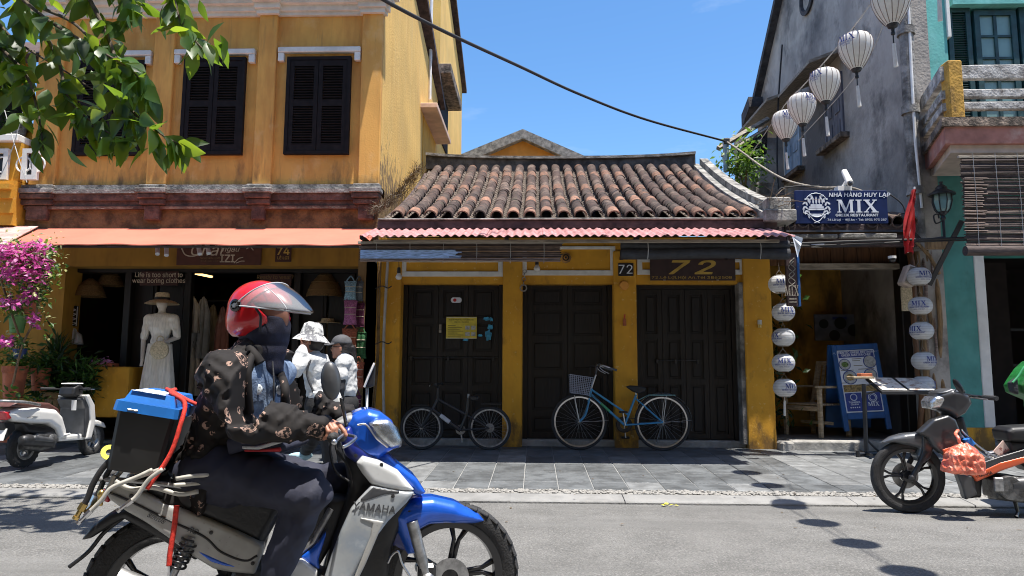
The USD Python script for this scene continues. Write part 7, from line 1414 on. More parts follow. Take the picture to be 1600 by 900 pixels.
part(t, 'cloth', slabsheet(G, (0, .004, 0)), M['flag_red'], smooth=True)
def on_egg(m, rx, rz, zc, yscale=1.0):
    """Wraps flat lettering (facing -Y) round a lantern's belly."""
    v, f, _ = meshkit.arrays(m); th = v[:, 0] / rx; z = v[:, 2]; r = rx * np.sqrt(np.clip(1 - ((z - zc) / rz) ** 2, .05, 1)) + .003 - v[:, 1] * .5
    return np.stack([r * np.sin(th), -r * np.cos(th), z], 1), f
def silk_lantern(base, label, grp):
    t = thing('silk_lantern', label, 'lantern', base, grp); o = np.array(base, float)
    prof = [(.045, .17), (.085, .165), (.125, .135), (.142, .085), (.140, .03), (.122, -.03), (.092, -.09), (.062, -.135), (.045, -.155)]; n = 48; P = curve([(r, 0, z) for r, z in prof], 4)[:, [0, 2]]
    v, f = lathe(P, (0, 0, 0), n=n); ang = np.arctan2(v[:, 1], v[:, 0]); k = 1 - .035 * np.abs(np.sin(ang * 8)); v[:, :2] *= k[:, None]; part(t, 'silk', (v + o, f), M['silk'], smooth=True)
    for j in range(16): a = 2 * math.pi * j / 16; part(t, 'rib', tube([o + [(r + .001) * math.cos(a), (r + .001) * math.sin(a), z] for r, z in P[::3]], .0028, 4), M['bamboo_pale'])
    part(t, 'cap', lathe([(0, .19), (.03, .188), (.048, .172), (.045, .165), (0, .165)], o, n=16), M['weathered']); part(t, 'cap', lathe([(0, -.15), (.047, -.152), (.035, -.175), (.015, -.185), (.012, -.21), (0, -.21)], o, n=16), M['black'])
    part(t, 'tassel', [lathe([(0, -.21), (.016, -.215), (.016, -.235), (0, -.24)], o, n=10), tube([o + [0, 0, -.24], o + [0, 0, -.31]], .005, 6)], M['black']); part(t, 'fringe', tube([o + [0, 0, -.31], o + [.004, 0, -.4], o + [.01, 0, -.50]], [.013, .015, .017], 8), M['silk'])
    part(t, 'hanger', [tube([o + [-.02, 0, .185], o + [0, 0, .24], o + [.02, 0, .185]], .003, 4)], M['cable'])
    w = on_egg(cat_mesh([serif_mix(.06, (0, 0, .075), .001, .9), text('GREEK REST.', .016, (0, 0, .052), .001), text('& CAFE', .014, (0, 0, .032), .001)]), .142, .30, .07); part(t, 'lettering', (w[0] + o, w[1]), M['ink_blue']); return t
XS = 2.83; LP = [(8.02, 1), (7.51, 2), (6.89, 3), (6.21, 4), (5.55, 5), (4.89, 6), (4.25, 7), (3.58, 8), (2.9, 9)]
names = ['white silk lantern farthest back on the string, beside the blue shutters', 'white silk lantern second from the back on the string, before the grey wall', 'white silk lantern in the middle of the string, overlapping the grey shuttered window', 'white silk lantern with long tassel before the stained grey wall', 'largest visible white silk lantern, cut by the top edge']
Zl = [at(p[0], p[1], y)[2] for p, (y, k) in zip(((1227, 197), (1253, 172), (1289, 135), (1337, 82), (1393, 10)), LP)] + [4.03, 4.08, 4.13, 4.2]
l0 = silk_lantern((at(1227, 197, 8.02)[0], 8.02, Zl[0]), names[0], 'white silk lanterns strung across the street')
for (y, k), z in list(zip(LP, Zl))[1:]:
    px_ = {2: (1253, 172), 3: (1289, 135), 4: (1337, 82), 5: (1393, 10)}.get(k); x = at(*px_, y)[0] if px_ else XS
    copy_of(l0, names[k - 1] if k <= 5 else f'white silk lantern on the string above the frame, {["first", "second", "third", "fourth"][k - 6]} after the largest visible one', (x, y, z), [0, 25, -60, -55, 20, 80, 10, 50, 30][k - 1])
wt = [np.array([XS, y, z + .24]) for (y, k), z in zip(LP, Zl)]
solo('lantern_wire', [tube(curve([np.array([XS + .06, 9.6, 3.98])] + wt + [np.array([XS, -1.9, 5.6])], 5), .006, 5), tube(curve([np.array([XS + .5, 9.0, 4.0]), np.array([XS + .35, 6.8, 4.05]), np.array([XS + .1, 4.9, 4.35]), np.array([XS, -1.9, 5.7])], 8), .004, 5)], M['cable_grey'], 'pair of thin wires carrying the white silk lanterns over the street', 'wire', smooth=True)
def paper_lantern(base, label, grp, tassel=False):
    t = thing('paper_lantern', label, 'lantern', base, grp); o = np.array(base, float); rx, rz = .132, .108
    P = [(rx * math.cos(a) ** .8, rz * math.sin(a)) for a in np.linspace(-1.25, 1.25, 17)]; v, f = lathe(P, n=36); part(t, 'paper', (v + o, f), M['silk_dim'], smooth=True)
    part(t, 'ribs', [ring(o + [0, 0, z], r + .0005, .0012, (0, 0, 1), 36, 4) for r, z in P[1:-1:2]], M['cable_grey'], kind='stuff')
    for s in (-1, 1): part(t, 'rim', ring(o + [0, 0, s * rz * math.sin(1.25)], rx * math.cos(1.25) ** .8 + .004, .006, (0, 0, 1), 20, 5), M['weathered'])
    part(t, 'hanger', [tube([o + [-.05, 0, .10], o + [0, 0, .17]], .003, 4), tube([o + [.05, 0, .10], o + [0, 0, .17]], .003, 4), tube([o + [0, 0, .17], o + [0, 0, .26]], .003, 4)], M['weathered'])
    w = on_egg(cat_mesh([serif_mix(.058, (0, 0, -.005), .001, 1.0), text('GREEK RESTAURANT', .017, (0, 0, -.03), .001, True), text('0931 973 287', .013, (0, 0, -.055), .001)]), rx, rz * 1.5, 0); part(t, 'lettering', (w[0] + o, w[1]), M['ink_blue']); return t
side = [(1218, 444, 10), (1224, 488, 5), (1224, 527, -75), (1224, 567, -12), (1226, 606, 20)]; sideR = [(1436, 432, 8), (1438, 478, -35), (1440, 517, -62), (1443, 564, 22), (1442, 602, 70)]
ord_ = ['topmost', 'second from the top', 'middle', 'second from the bottom', 'lowest']; YL = 8.75
p0 = paper_lantern(at(1218, 444, YL), 'topmost round white paper lantern left of the restaurant entrance, half behind the narrow hanging board', 'round white paper lanterns beside the restaurant entrance')
for k, (x, y, r) in enumerate(side[1:]): copy_of(p0, f'{ord_[k + 1]} round white paper lantern in the column left of the restaurant entrance', at(x, y, YL), r)
for k, (x, y, r) in enumerate(sideR): copy_of(p0, f'{ord_[k]} round white paper lantern in the column right of the restaurant entrance', at(x, y, YL), r)
solo('lantern_tassel', [tube([at(1226, 618, YL), at(1226, 626, YL)], .004, 5), tube([at(1226, 626, YL), at(1226, 650, YL)], .013, 8)], M['silk'], 'white tassel under the lowest paper lantern left of the entrance', 'tassel')
hb1 = [at(1229, 437, 8.35), at(1246, 437, 8.35)]; z0, z1 = at(1238, 478, 8.35)[2], at(1238, 395, 8.35)[2]
t = thing('hanging_board', 'narrow dark carved board with blue edge hanging before the top paper lantern', 'sign', [(hb1[0][0] + hb1[1][0]) / 2, 8.35, z0]); part(t, 'board', RB(hb1[0][0], hb1[1][0], 8.35, 8.40, z0, z1, .006), M['sign_brown']); part(t, 'edge', RB(hb1[1][0] + .001, hb1[1][0] + .03, 8.345, 8.41, z0 - .005, z1 + .005, .005), M['board_blue'])
part(t, 'lettering', serif_mix(.12, at(1237.5, 462, 8.349), .003, .5), M['weathered']); part(t, 'carving', [tube(curve([at(1233, 448, 8.348), at(1242, 440, 8.348), at(1233, 430, 8.348), at(1242, 420, 8.348), at(1234, 411, 8.348), at(1241, 403, 8.348)]), .006, 5), tube(curve([at(1241, 448, 8.348), at(1232, 438, 8.348), at(1241, 428, 8.348), at(1232, 418, 8.348), at(1240, 408, 8.348)]), .006, 5)], M['weathered'])
for y in (466, 471): part(t, 'lettering', B(hb1[0][0] + .02, hb1[1][0] - .02, 8.345, 8.349, at(1238, y + 2, 8.35)[2], at(1238, y, 8.35)[2]), M['weathered'])
mk('grey_print', (.13, .14, .19), .5, .25, 8)
t = plate('menu_poster', 'dim greyish menu poster with dishes on the back of the entrance', 'poster', 1273, 1348, 491, 532, 11.0, 'grey_print', .03); part(t, 'lettering', B(at(1301, 497, 10.99)[0], at(1323, 497, 10.99)[0], 10.99, 10.998, at(1310, 499, 10.99)[2], at(1310, 495, 10.99)[2]), M['ink_blue'])
for x, y, r in ((1287, 506, .07), (1313, 505, .09), (1334, 516, .09), (1304, 524, .08)): part(t, 'dish', lathe([(0, 0.004), (r, .004), (r, 0)], at(x, y, 10.99), (0, -1, 0), 18, 1.0), M['black'])
# armchair of slatted wood
def armchair(o, yaw):
    t = thing('armchair', 'weathered slatted wooden armchair inside the restaurant entrance', 'chair', o); R_ = rot((0, 0, 1), yaw); q = lambda m: moved(m, R_, o); W, D = .56, .50
    for x in (-W / 2, W / 2):
        for y, h in ((-D / 2, .62), (D / 2, .44)): part(t, 'leg', q(RB(x - .025, x + .025, y - .025, y + .025, 0, h, .006)), M['bench_wood'])
        part(t, 'armrest', q(RB(x - .035, x + .035, -D / 2 - .05, D / 2 + .03, .621, .65, .008)), M['bench_wood']); part(t, 'back_post', q(moved(RB(-.022, .022, -.022, .022, 0, .56, .006), rot((1, 0, 0), -14), (x * .96, D / 2, .43))), M['bench_wood'])
    for k in range(6): part(t, 'seat_slat', q(RB(-W / 2 + .03, W / 2 - .03, -D / 2 + k * .085, -D / 2 + k * .085 + .072, .40, .42, .005)), M['bench_wood'])
    for k in range(7): x = -W / 2 + .06 + k * (W - .12) / 6; part(t, 'back_slat', q(moved(RB(x - .022, x + .022, -.008, .008, 0, .50, .004), rot((1, 0, 0), -14), (0, D / 2 - .005, .45))), M['bench_wood'])
    part(t, 'rail', q(moved(RB(-W / 2, W / 2, -.02, .02, .5, .56, .006), rot((1, 0, 0), -14), (0, D / 2, .43))), M['bench_wood']); part(t, 'rail', q(RB(-W / 2 + .03, W / 2 - .03, -D / 2 - .012, -D / 2 + .012, .33, .39, .005)), M['bench_wood']); part(t, 'stretcher', q(RB(-W / 2 + .02, W / 2 - .02, -.012, .012, .15, .19, .004)), M['bench_wood'])
ac = at(1276, 655, 9.75); armchair(np.array([ac[0], 9.75, .27]), -62)
# A-board menu
Ya = 9.36
t = thing('menu_board', 'blue standing menu board of the restaurant with dishes and emblem', 'menu board', [at(1355, 668, Ya)[0], Ya, .16]); lean = math.radians(9)
za0, hA = at(1355, 672, Ya)[2], 0; za1 = at(1352, 536, Ya)[2]; H_ = (za1 - za0); xw0, xw1 = at(1318, 668, Ya)[0], at(1392, 668, Ya)[0]; xc = (xw0 + xw1) / 2; Wd = xw1 - xw0
def AB(m): return moved(m, rot((0, 1, 0), -3.2) @ rot((1, 0, 0), -8), (xc, Ya - .02, za0))
part(t, 'frame', [AB(RB(-Wd / 2, -Wd / 2 + .06, -.02, .02, 0, H_, .006)), AB(RB(Wd / 2 - .06, Wd / 2, -.02, .02, 0, H_, .006)), AB(RB(-Wd / 2 + .06, Wd / 2 - .06, -.02, .02, H_ - .07, H_, .006)), AB(RB(-Wd / 2 + .06, Wd / 2 - .06, -.02, .02, .14, .22, .006))], M['board_blue']); part(t, 'back_leg', [moved(RB(-Wd / 2, Wd / 2, -.02, .02, 0, H_, .006), rot((1, 0, 0), 10), (xc - .05, Ya + .45, za0))], M['board_blue'])
wi, z0, z1 = Wd / 2 - .058, .225, H_ - .075; part(t, 'sheet', AB(B(-wi, wi, -.014, -.008, z0, z1)), M['print_white']); ph = z1 - z0
part(t, 'header', AB(B(-wi + .012, wi - .012, -.018, -.0145, z1 - ph * .12, z1 - .012)), M['ink_blue'])
part(t, 'lettering', AB(text('AUTHENTIC GREEK RESTAURANT', .026, (0, -.019, z1 - ph * .055), .001, True)), M['print_white']); part(t, 'lettering', AB(text('GREEK MASTER CHEF', .026, (0, -.019, z1 - ph * .098), .001, True)), M['print_white'])
for x, zf, r, mm in ((-.16, .77, .075, 'food_green'), (.16, .80, .085, 'dish'), (-.12, .56, .09, 'food'), (.14, .58, .085, 'dish')):
    part(t, 'dish', AB(lathe([(0, .003), (r, .003), (r, 0)], (x, -.0145, z0 + ph * zf), (0, -1, 0), 20)), M['ink_blue']); part(t, 'dish', AB(lathe([(0, .003), (r * .88, .003), (r * .88, 0)], (x, -.0165, z0 + ph * zf), (0, -1, 0), 20)), M['dish']); part(t, 'food', AB(moved(ball((0, 0, 0), (r * .6, .004, r * .5), 1), t=(x, -.019, z0 + ph * zf))), M[mm])
for x, w, zf in ((-.06, .12, .85), (-.06, .1, .82), (-.05, .11, .74), (-.22, .16, .67), (0, .2, .68), (-.24, .18, .47)): part(t, 'text_line', AB(B(x, x + w, -.0165, -.0145, z0 + ph * zf, z0 + ph * zf + .007)), M['poster_ink'])
part(t, 'photo', AB(B(-wi + .012, wi - .012, -.0175, -.0145, z0 + ph * .325, z0 + ph * .44)), M['food']); 
for s in (-1, 1): part(t, 'badge', AB(B(s * wi / 2 - wi / 2 + .016, s * wi / 2 + wi / 2 - .016, -.0175, -.0145, z0 + .014, z0 + ph * .31)), M['ink_blue'])
for q_ in (ring((wi / 2, -.019, z0 + ph * .225), .052, .005, (0, 1, 0), 20, 4), ring((wi / 2, -.019, z0 + ph * .225), .035, .004, (0, 1, 0), 20, 4), serif_mix(.05, (wi / 2, -.019, z0 + ph * .09), .001), ring((-wi / 2, -.019, z0 + ph * .24), .04, .005, (0, 1, 0), 20, 4)): part(t, 'emblem', AB(q_), M['print_white'])
for s_, h_, k in (('Travellers', .022, .15), ('Choice', .022, .115), ('*****', .03, .05)): part(t, 'lettering', AB(text(s_, h_, (-wi / 2, -.019, z0 + ph * k), .001, True)), M['print_white'])
# menu lectern in the sun
pb = atz(1354, 712, .14); ztop = at(1352, 600, pb[1])[2]
t = thing('menu_stand', 'black iron stand with an open menu on a slanted top before the restaurant', 'menu stand', [pb[0], pb[1], .13])
part(t, 'post', tube([(pb[0], pb[1], .17), (pb[0] + .01, pb[1], ztop)], .024, 10), M['lamp_black']); part(t, 'foot', [tube([(pb[0] - .12, pb[1] - .05, .165), (pb[0] + .32, pb[1] + .1, .165)], .02, 8), tube([(pb[0] - .12, pb[1] - .05, .13), (pb[0] - .12, pb[1] - .05, .2)], .024, 8), tube([(pb[0] + .02, pb[1] + .2, .165), (pb[0] - .03, pb[1] - .2, .165)], .018, 8), tube([(pb[0] + .01, pb[1], .32), (pb[0] + .17, pb[1] + .06, .18)], .012, 6)], M['lamp_black'])
tl, tr, br, bl_ = at(1352, 590, pb[1] + .2), at(1436, 591, pb[1] + .2), at(1462, 612, pb[1] - .25), at(1378, 612, pb[1] - .25)
part(t, 'top', slabsheet([[tl, tr], [bl_, br]], (0, 0, -.03)), M['lamp_black']); g = lambda u, v: tl + (tr - tl) * u + (bl_ - tl) * v + [0, -.0, .006]
part(t, 'menu_page', slabsheet([[g(.03, .05), g(.47, .05)], [g(.03, .93), g(.47, .93)]], (0, 0, .004)), M['menu_paper']); part(t, 'menu_page', slabsheet([[g(.53, .05), g(.97, .05)], [g(.53, .93), g(.97, .93)]], (0, 0, .004)), M['menu_paper']); part(t, 'brace', [tube([(pb[0] + .01, pb[1], ztop - .12), g(.3, .7)], .012, 6), tube([(pb[0] + .01, pb[1], ztop - .02), g(.1, .4)], .012, 6)], M['lamp_black'])
part(t, 'tray', RB(at(1350, 592, pb[1])[0] - .12, at(1350, 592, pb[1])[0] + .12, pb[1] + .0, pb[1] + .2, ztop + .06, ztop + .085, .006), M['bench_wood']); part(t, 'box', RB(at(1356, 592, pb[1])[0] - .06, at(1356, 592, pb[1])[0] + .08, pb[1] + .05, pb[1] + .15, ztop + .086, ztop + .125, .006), M['terracotta'])
# black street lantern on the turquoise wall
wl = at(1474, 345, 8.75); s = .0079; t = thing('wall_lantern', 'black ornate lantern on a bracket before the turquoise wall', 'lantern', wl)
q = lambda r, z: (r * s, z * s)
part(t, 'roof', lathe([q(0, 62), q(3, 61), q(2, 57), q(5, 55), q(8, 52), q(8, 49), q(19, 42), q(19, 40), q(12, 40), q(0, 40)], wl, n=16), M['lamp_black']); part(t, 'glass', lathe([q(12, 40), q(13, 30), q(10, 18), q(7, 14), q(0, 14)], wl, n=8), M['pane_frost'])
for k in range(8): a = 2 * math.pi * k / 8; part(t, 'bar', tube([wl + [r * s * math.cos(a), r * s * math.sin(a), z * s] for r, z in ((13, 40), (14, 30), (11, 18), (7.5, 13))], .007, 5), M['lamp_black'])
part(t, 'stem', lathe([q(0, 14), q(7, 14), q(5, 10), q(2.5, 8), q(4, 4), q(2, 0), q(2, -26), q(4, -28), q(0, -28)], wl, n=12), M['lamp_black']); part(t, 'scroll', tube(curve([wl + [-.01, 0, .0], wl + [-.09, 0, -.03], wl + [-.11, 0, .06], wl + [-.06, 0, .08], wl + [-.05, 0, .03]]), .009, 6), M['lamp_black'], smooth=True); part(t, 'bracket', [tube([wl + [0, 0, -.2], np.array([wl[0] - .25, YF, wl[2] - .2])], .014, 6)], M['lamp_black'])
br_ = blind('bamboo_blind', 'large brown bamboo blind with rolled bottom hanging from the balcony at the right', 1506, 1680, 247, 392, 8.02, lambda t: ('bamboo' if RNG.random() < .72 else 'bamboo_pale') if t < .42 else ('bamboo' if RNG.random() < .9 else 'bamboo_pale'), .055, 5)
part(br_, 'pale_slats', [tube([(at(1507, y, 8.0)[0], 8.0, at(1507, y, 8.0)[2]), (at(1546 - RNG.uniform(0, 12), y, 8.0)[0], 8.0, at(1530, y + .4, 8.0)[2])], .0055, 5) for y in np.linspace(275, 360, 26) + RNG.normal(0, 1.2, 26)], M['bamboo_pale'], kind='stuff')
solo('iron_strut', tube([at(1503, 345, 8.5), at(1452, 445, 8.9)], .035, 4), M['lamp_black'], 'thick black slanting strut between bamboo blind and timber posts', 'strut')
solo('wood_sign', [RB(at(1408, 468, YF - .1)[0], at(1425, 468, YF - .1)[0], YF - .12, YF - .09, at(1416, 486, YF - .1)[2], at(1416, 449, YF - .1)[2], .005)], M['straw'], 'small plain wooden plate hanging left of the right paper lanterns', 'sign')
sp = thing('loudspeaker', 'pale speaker box tilted under the restaurant eave beside the lanterns', 'loudspeaker', at(1420, 440, 8.9)); part(sp, 'case', moved(RB(-.07, .07, -.08, .08, -.13, .13, .02), rot((0, 1, 0), 22), at(1419, 432, 8.9)), M['slab_under']); part(sp, 'grille', moved(RB(-.055, .055, -.09, -.081, -.11, .11, .004), rot((0, 1, 0), 22), at(1419, 432, 8.9)), M['weathered'])
dm = thing('dome_camera', 'black dome camera under the restaurant eave', 'camera', at(1394, 405, 8.7)); part(dm, 'dome', ball(at(1394, 406, 8.7), (.04, .04, .035), 2), M['black_gloss'], smooth=True); part(dm, 'base', lathe([(0, 0), (.045, 0), (.045, .03), (0, .03)], at(1394, 404, 8.7), n=16), M['white_paint'])
solo('junction_box', RB(*(at(1268, 382, 8.4)[0], at(1287, 382, 8.4)[0]), 8.38, 8.42, at(1277, 386, 8.4)[2], at(1277, 380, 8.4)[2], .004), M['white_paint'], 'small white junction box under the tiled eave of the restaurant', 'box')
solo('torn_tarp', slabsheet([[at(1236, 366, 8.0) + [0, .02 * math.sin(k), 0], at(1254 - k * 1.6, 372 + k * 6, 8.05 + .03 * math.sin(k * 2.3))] for k in range(6)], (.006, .004, 0)), M['print_white'], 'torn whitish tarp scrap at the right end of the tin canopy', 'tarp')
pl_ = thing('creeper', 'dark creeper plant climbing the left side inside the restaurant entrance', 'plant', (XB + .3, 10.2, .27))
M['leaf_dark'] = leafy('leaf_dark', (.022, .05, .014), (.05, .12, .02)); M['leaf_green'] = leafy('leaf_green', (.035, .10, .018), (.16, .30, .03)); M['leaf_lime'] = leafy('leaf_lime', (.09, .19, .03), (.30, .45, .06)); M['petal'] = leafy('petal', (.66, .09, .38), (.78, .14, .48), .35, .6); M['petal_pale'] = leafy('petal_pale', (.72, .32, .55), (.7, .3, .5), .2, .6); M['dry_grass'] = leafy('dry_grass', (.20, .145, .09), (.22, .16, .09)); M['cream_leaf'] = leafy('cream_leaf', (.45, .46, .22), (.5, .5, .2))
LEAF = {}
def leaf_shape(L, W, n=5, droop=.25, fold=.22):
    P = []; prof = [.05, .62, 1.0, .86, .5, .03] if n == 5 else [.1, 1.0, .05]
    for k in range(n + 1): t = k / n; w = W * prof[k] / 2; x = L * t; z = -droop * L * t * t; P.append([(x, -w, z + fold * w), (x, 0, z), (x, w, z + fold * w)])
    return sheet(P)
def place_leaf(c, d, up, L, W, n=5, droop=.25):
    d = np.asarray(d, float); d = d / np.linalg.norm(d); s_ = np.cross(up, d); s_ /= np.linalg.norm(s_) + 1e-9; u = np.cross(d, s_); v, f = leaf_shape(L, W, n, droop); return v @ np.stack([d, s_, u]) + c, f
def bush(parent, name, fn, count, L, W, m, seed, down=-.2, n=2):
    r = np.random.default_rng(seed); out = []
    for k in range(count):
        c = fn(r); d = r.normal(0, 1, 3); d[2] = d[2] * .6 + down; out.append(place_leaf(c, d, r.normal(0, .6, 3) + [0, -.4, 1], L * r.uniform(.6, 1.3), W * r.uniform(.7, 1.2), n))
    part(parent, name, out, M[m], kind='stuff')
bush(pl_, 'leaves', lambda r: np.array([XB + .25 + r.normal(0, .12), 10.2 + r.normal(0, .5), r.uniform(.4, 2.3)]), 420, .12, .05, 'leaf_dark', 5)
part(pl_, 'stem', tube([(XB + .2, 10.2, .27), (XB + .25, 10.1, 1.2), (XB + .3, 10.3, 2.2)], .03, 6), M['timber'])
# cables
cb = [at(560, -30, 5.05), at(600, 0, 5.39), at(700, 52, 6.3), at(810, 103, 7.5), at(905, 147, 8.7), at(1010, 187, 10.1), at(1135, 221, 12.0)]
solo('power_cable', tube(curve(cb, 10), .017, 7), M['cable'], 'long black power cable sagging from the top edge to the post on the roof', 'cable', smooth=True)
cb2 = [at(1135, 221, 12.0), at(1160, 238, 11.2), at(1190, 260, 10.3), at(1230, 282, 9.4), at(1280, 293, 8.8), at(1325, 293, 8.5), at(1350, 300, 8.45)]
solo('power_cable', tube(curve(cb2, 10), .015, 7), M['weathered'], 'thick grey cable drooping from the roof post to the restaurant sign', 'cable', smooth=True)
rp_ = thing('roof_post', 'short grey post with insulator behind the right end of the roof ridge', 'post', at(1135, 262, 12.0)); part(rp_, 'post', tube([at(1135, 268, 12.0), at(1134, 222, 12.0)], .05, 8), M['slate_blue_wood']); part(rp_, 'clamp', RB(*(at(1130, 220, 12.0)[0], at(1139, 220, 12.0)[0]), 11.94, 12.06, at(1134, 226, 12)[2], at(1134, 217, 12)[2], .01), M['dark_steel'])
for k, pts in enumerate(([(1140, 378), (1250, 380), (1330, 377), (1440, 374), (1600, 368)], [(1150, 381), (1260, 384), (1345, 381), (1450, 377), (1600, 372)], [(1240, 380), (1300, 386), (1360, 382), (1420, 376), (1470, 372)], [(1225, 370), (1232, 330), (1262, 308), (1300, 297)], [(1230, 376), (1224, 340), (1216, 300), (1235, 292), (1280, 290)], [(1385, 300), (1410, 320), (1420, 350), (1440, 374)])):
    solo('service_wire', tube(curve([at(x, y, 8.3 + .04 * k) for x, y in pts], 8), [.014, .011, .008, .009, .008, .008][k], 6), M['cable'], ['upper black wire running along the restaurant eave', 'second black wire just below the upper one along the eave', 'short sagging wire below the eave under the sign', 'thin wire looping up to the left end of the blue sign', 'thin wire curling at the roof end left of the blue sign', 'thin wire dropping from the right end of the blue sign'][k], 'wire', smooth=True)
solo('wall_cable', [tube(curve([at(1222, 70, 13.0), at(1216, 160, 13.0), at(1214, 240, 12.6), at(1216, 300, 12.2)], 6), .016, 5)], M['cable'], 'thin dark cable running down the far end of the grey wall', 'cable')
solo('thin_wire', [tube(curve([at(0, 148, 7.5), at(30, 250, 7.4), at(42, 285, 7.4)]), .005, 4)], M['cable_grey'], 'thin pale wire crossing before the balcony, leaning right', 'wire'); solo('thin_wire', [tube(curve([at(42, 150, 7.4), at(20, 230, 7.4), at(-6, 290, 7.4)]), .005, 4)], M['cable_grey'], 'thin pale wire crossing before the balcony, leaning left', 'wire')
# lean-to roof edge and shrub between the roofs
lt = thing('lean_to', 'lean-to of glass sheet and rafters between tiled roof and grey wall', 'roof', at(1160, 230, 12.6))
part(lt, 'rafter', tube([at(1122, 232, 12.4), at(1200, 186, 13.0)], .05, 4), M['weathered']); part(lt, 'rafter', tube([at(1128, 244, 12.2), at(1200, 200, 12.6)], .03, 4), M['weathered']); part(lt, 'glass', slabsheet([[at(1150, 226, 12.5), at(1200, 196, 12.9)], [at(1155, 262, 12.3), at(1198, 240, 12.6)]], (0, .01, 0)), M['clear'])
part(lt, 'wall', RB(*(at(1178, 300, 12.0)[0], at(1216, 300, 12.0)[0]), 12.0, 12.2, 2.6, at(1190, 285, 12.0)[2], .01), M['verge']); part(lt, 'wall', RB(at(1150, 270, 13.5)[0], at(1225, 270, 13.5)[0], 13.5, 13.6, 2.6, at(1190, 215, 13.5)[2], .01), M['grey_wall'])
shb = thing('roof_shrub', 'green shrub growing behind the curved right end of the tiled roof', 'shrub', at(1162, 290, 12.0)); sc_ = at(1162, 258, 12.0)
bush(shb, 'foliage', lambda r: sc_ + r.normal(0, 1, 3) * [.2, .2, .19], 420, .12, .055, 'leaf_green', 8); bush(shb, 'foliage', lambda r: sc_ + r.normal(0, 1, 3) * [.2, .2, .2] + [0, 0, .04], 160, .11, .05, 'leaf_lime', 9); part(shb, 'stem', [tube([sc_ + [0, 0, -.6], sc_ + [.05, 0, 0]], .02, 5), tube([sc_ + [.0, 0, -.4], sc_ + [-.12, 0, .1]], .014, 5)], M['timber'])
# dry grass where the roof meets the yellow wall, twigs at the other end
gr = []
r = np.random.default_rng(12)
for k in range(520):
    s_ = r.random(); x = XL + .03 + abs(r.normal(0, .08)); t_ = r.random(); p = roof_pt(max(x, xe0), t_, .02); p[0] = x; h_ = r.uniform(.05, .17); d = np.array([r.normal(.25, .4), r.normal(-.25, .4), 1.0]); gr.append(tube([p, p + d * h_ * .5, p + d * h_ + [r.normal(0, .05), r.normal(0, .05), -.03]], [.004, .003, .001], 3, False))
solo('dry_grass', gr, M['dry_grass'], 'dry brown grass growing along the roof edge by the yellow side wall', 'dry grass', kind='stuff')
tw = []
for k in range(160):
    c = np.array([xe1 + .24 + r.normal(0, .06), 8.75 + r.normal(0, .25), at(1220, 330, 8.5)[2] + abs(r.normal(0, .08))]); d = r.normal(0, 1, 3) * [1, 1, .5]; tw.append(tube([c, c + d * .1, c + d * .18 + [0, 0, -.02]], [.005, .004, .002], 3, False))
solo('dry_twigs', tw, M['dry_grass'], 'heap of dry twigs and leaves on the tiles left of the blue sign', 'twigs', kind='stuff')
lt_ = []
for k in range(60):
    X, Y = r.uniform(-4.5, 4), r.uniform(5.2, 7.6); z = (0 if Y < 6.12 else pz(max(Y, 6.4))) + .006; lt_.append(place_leaf(np.array([X, Y, z]), [r.normal(), r.normal(), .05], [0, 0, 1], r.uniform(.02, .05), r.uniform(.012, .025), 2, .1))
solo('leaf_litter', lt_, M['dry_grass'], 'scattered small dry leaves on road and pavement', 'litter', kind='stuff')
lk = [place_leaf(at(1040, 785, 6.05) * [1, 1, 0] + [r.normal(0, .035), r.normal(0, .012), .010], [r.normal(), r.normal(), .3], [0, 0, 1], .04, .022, 2, .2) for k in range(7)]
solo('yellow_leaves', lk, M['yellow_plastic'], 'little cluster of yellow fallen leaves against the kerb', 'leaves', kind='stuff')

# ================================================================ the clothes shop
Yt = YF + .2
def board(name, label, x0, x1, yt, yb, Y, m): return plate(name, label, 'sign', x0, x1, yt, yb, Y, m, .02, .003)
mk('sign_red_dark', (.045, .014, .011), .6, .2); mk('sign_brown2', (.085, .030, .020), .55, .2, 6); mk('cream', (.52, .44, .34), .7)
Ysg = YF - .05
t = board('shop_sign', 'brown slanted shop sign with cream script lettering under the awning', 276, 408, 384, 414, Ysg, 'sign_brown2'); cz = lambda x, y: at(x, y, Ysg) + [0, -.001, 0]
part(t, 'lettering', text('Chất', .15, cz(325, 399), .002, False, slant=.3), M['cream']); part(t, 'lettering', text('ngẫu', .07, cz(361, 393), .002, False, slant=.3), M['cream']); part(t, 'lettering', text('IZI', .095, cz(355, 409.5), .002, True), M['cream'])
for q_, y_ in (('handmade clothes', 404.5), ('boutique tailoring', 409)): part(t, 'lettering', text(q_, .026, cz(331, y_), .002), M['timber'])
part(t, 'flourish', [tube(curve([cz(284, 388), cz(290, 398), cz(303, 400), cz(316, 395)]), .008, 5), tube(curve([cz(366, 411), cz(373, 404), cz(380, 402)]), .006, 5), tube(curve([cz(369, 411), cz(377, 408), cz(382, 408)]), .005, 5), tube(curve([cz(385, 389), cz(391, 386), cz(396, 391)]), .006, 5)], M['cream'])
t = plate('number_plate', 'dark house number plate 74 above the clothes shop', 'number plate', 430, 455, 384, 409, Ysg, 'sign_red_dark'); part(t, 'digits', text('74', .10, at(442.5, 398, Ysg) + [0, -.001, 0], .002, True), M['gold']); part(t, 'lettering', text('LÊ LỢI', .035, at(442.5, 405, Ysg) + [0, -.001, 0], .002), M['gold'])
t = board('slogan_sign', 'dark red sign reading Life is too short to wear boring clothes', 219, 278, 424, 446, Yt, 'sign_red_dark'); part(t, 'lettering', text('Life is too short to', .062, at(248, 433, Yt) + [0, -.001, 0], .002, squeeze=.9), M['cream']); part(t, 'lettering', text('wear boring clothes', .062, at(248, 442, Yt) + [0, -.001, 0], .002, squeeze=.9), M['cream'])
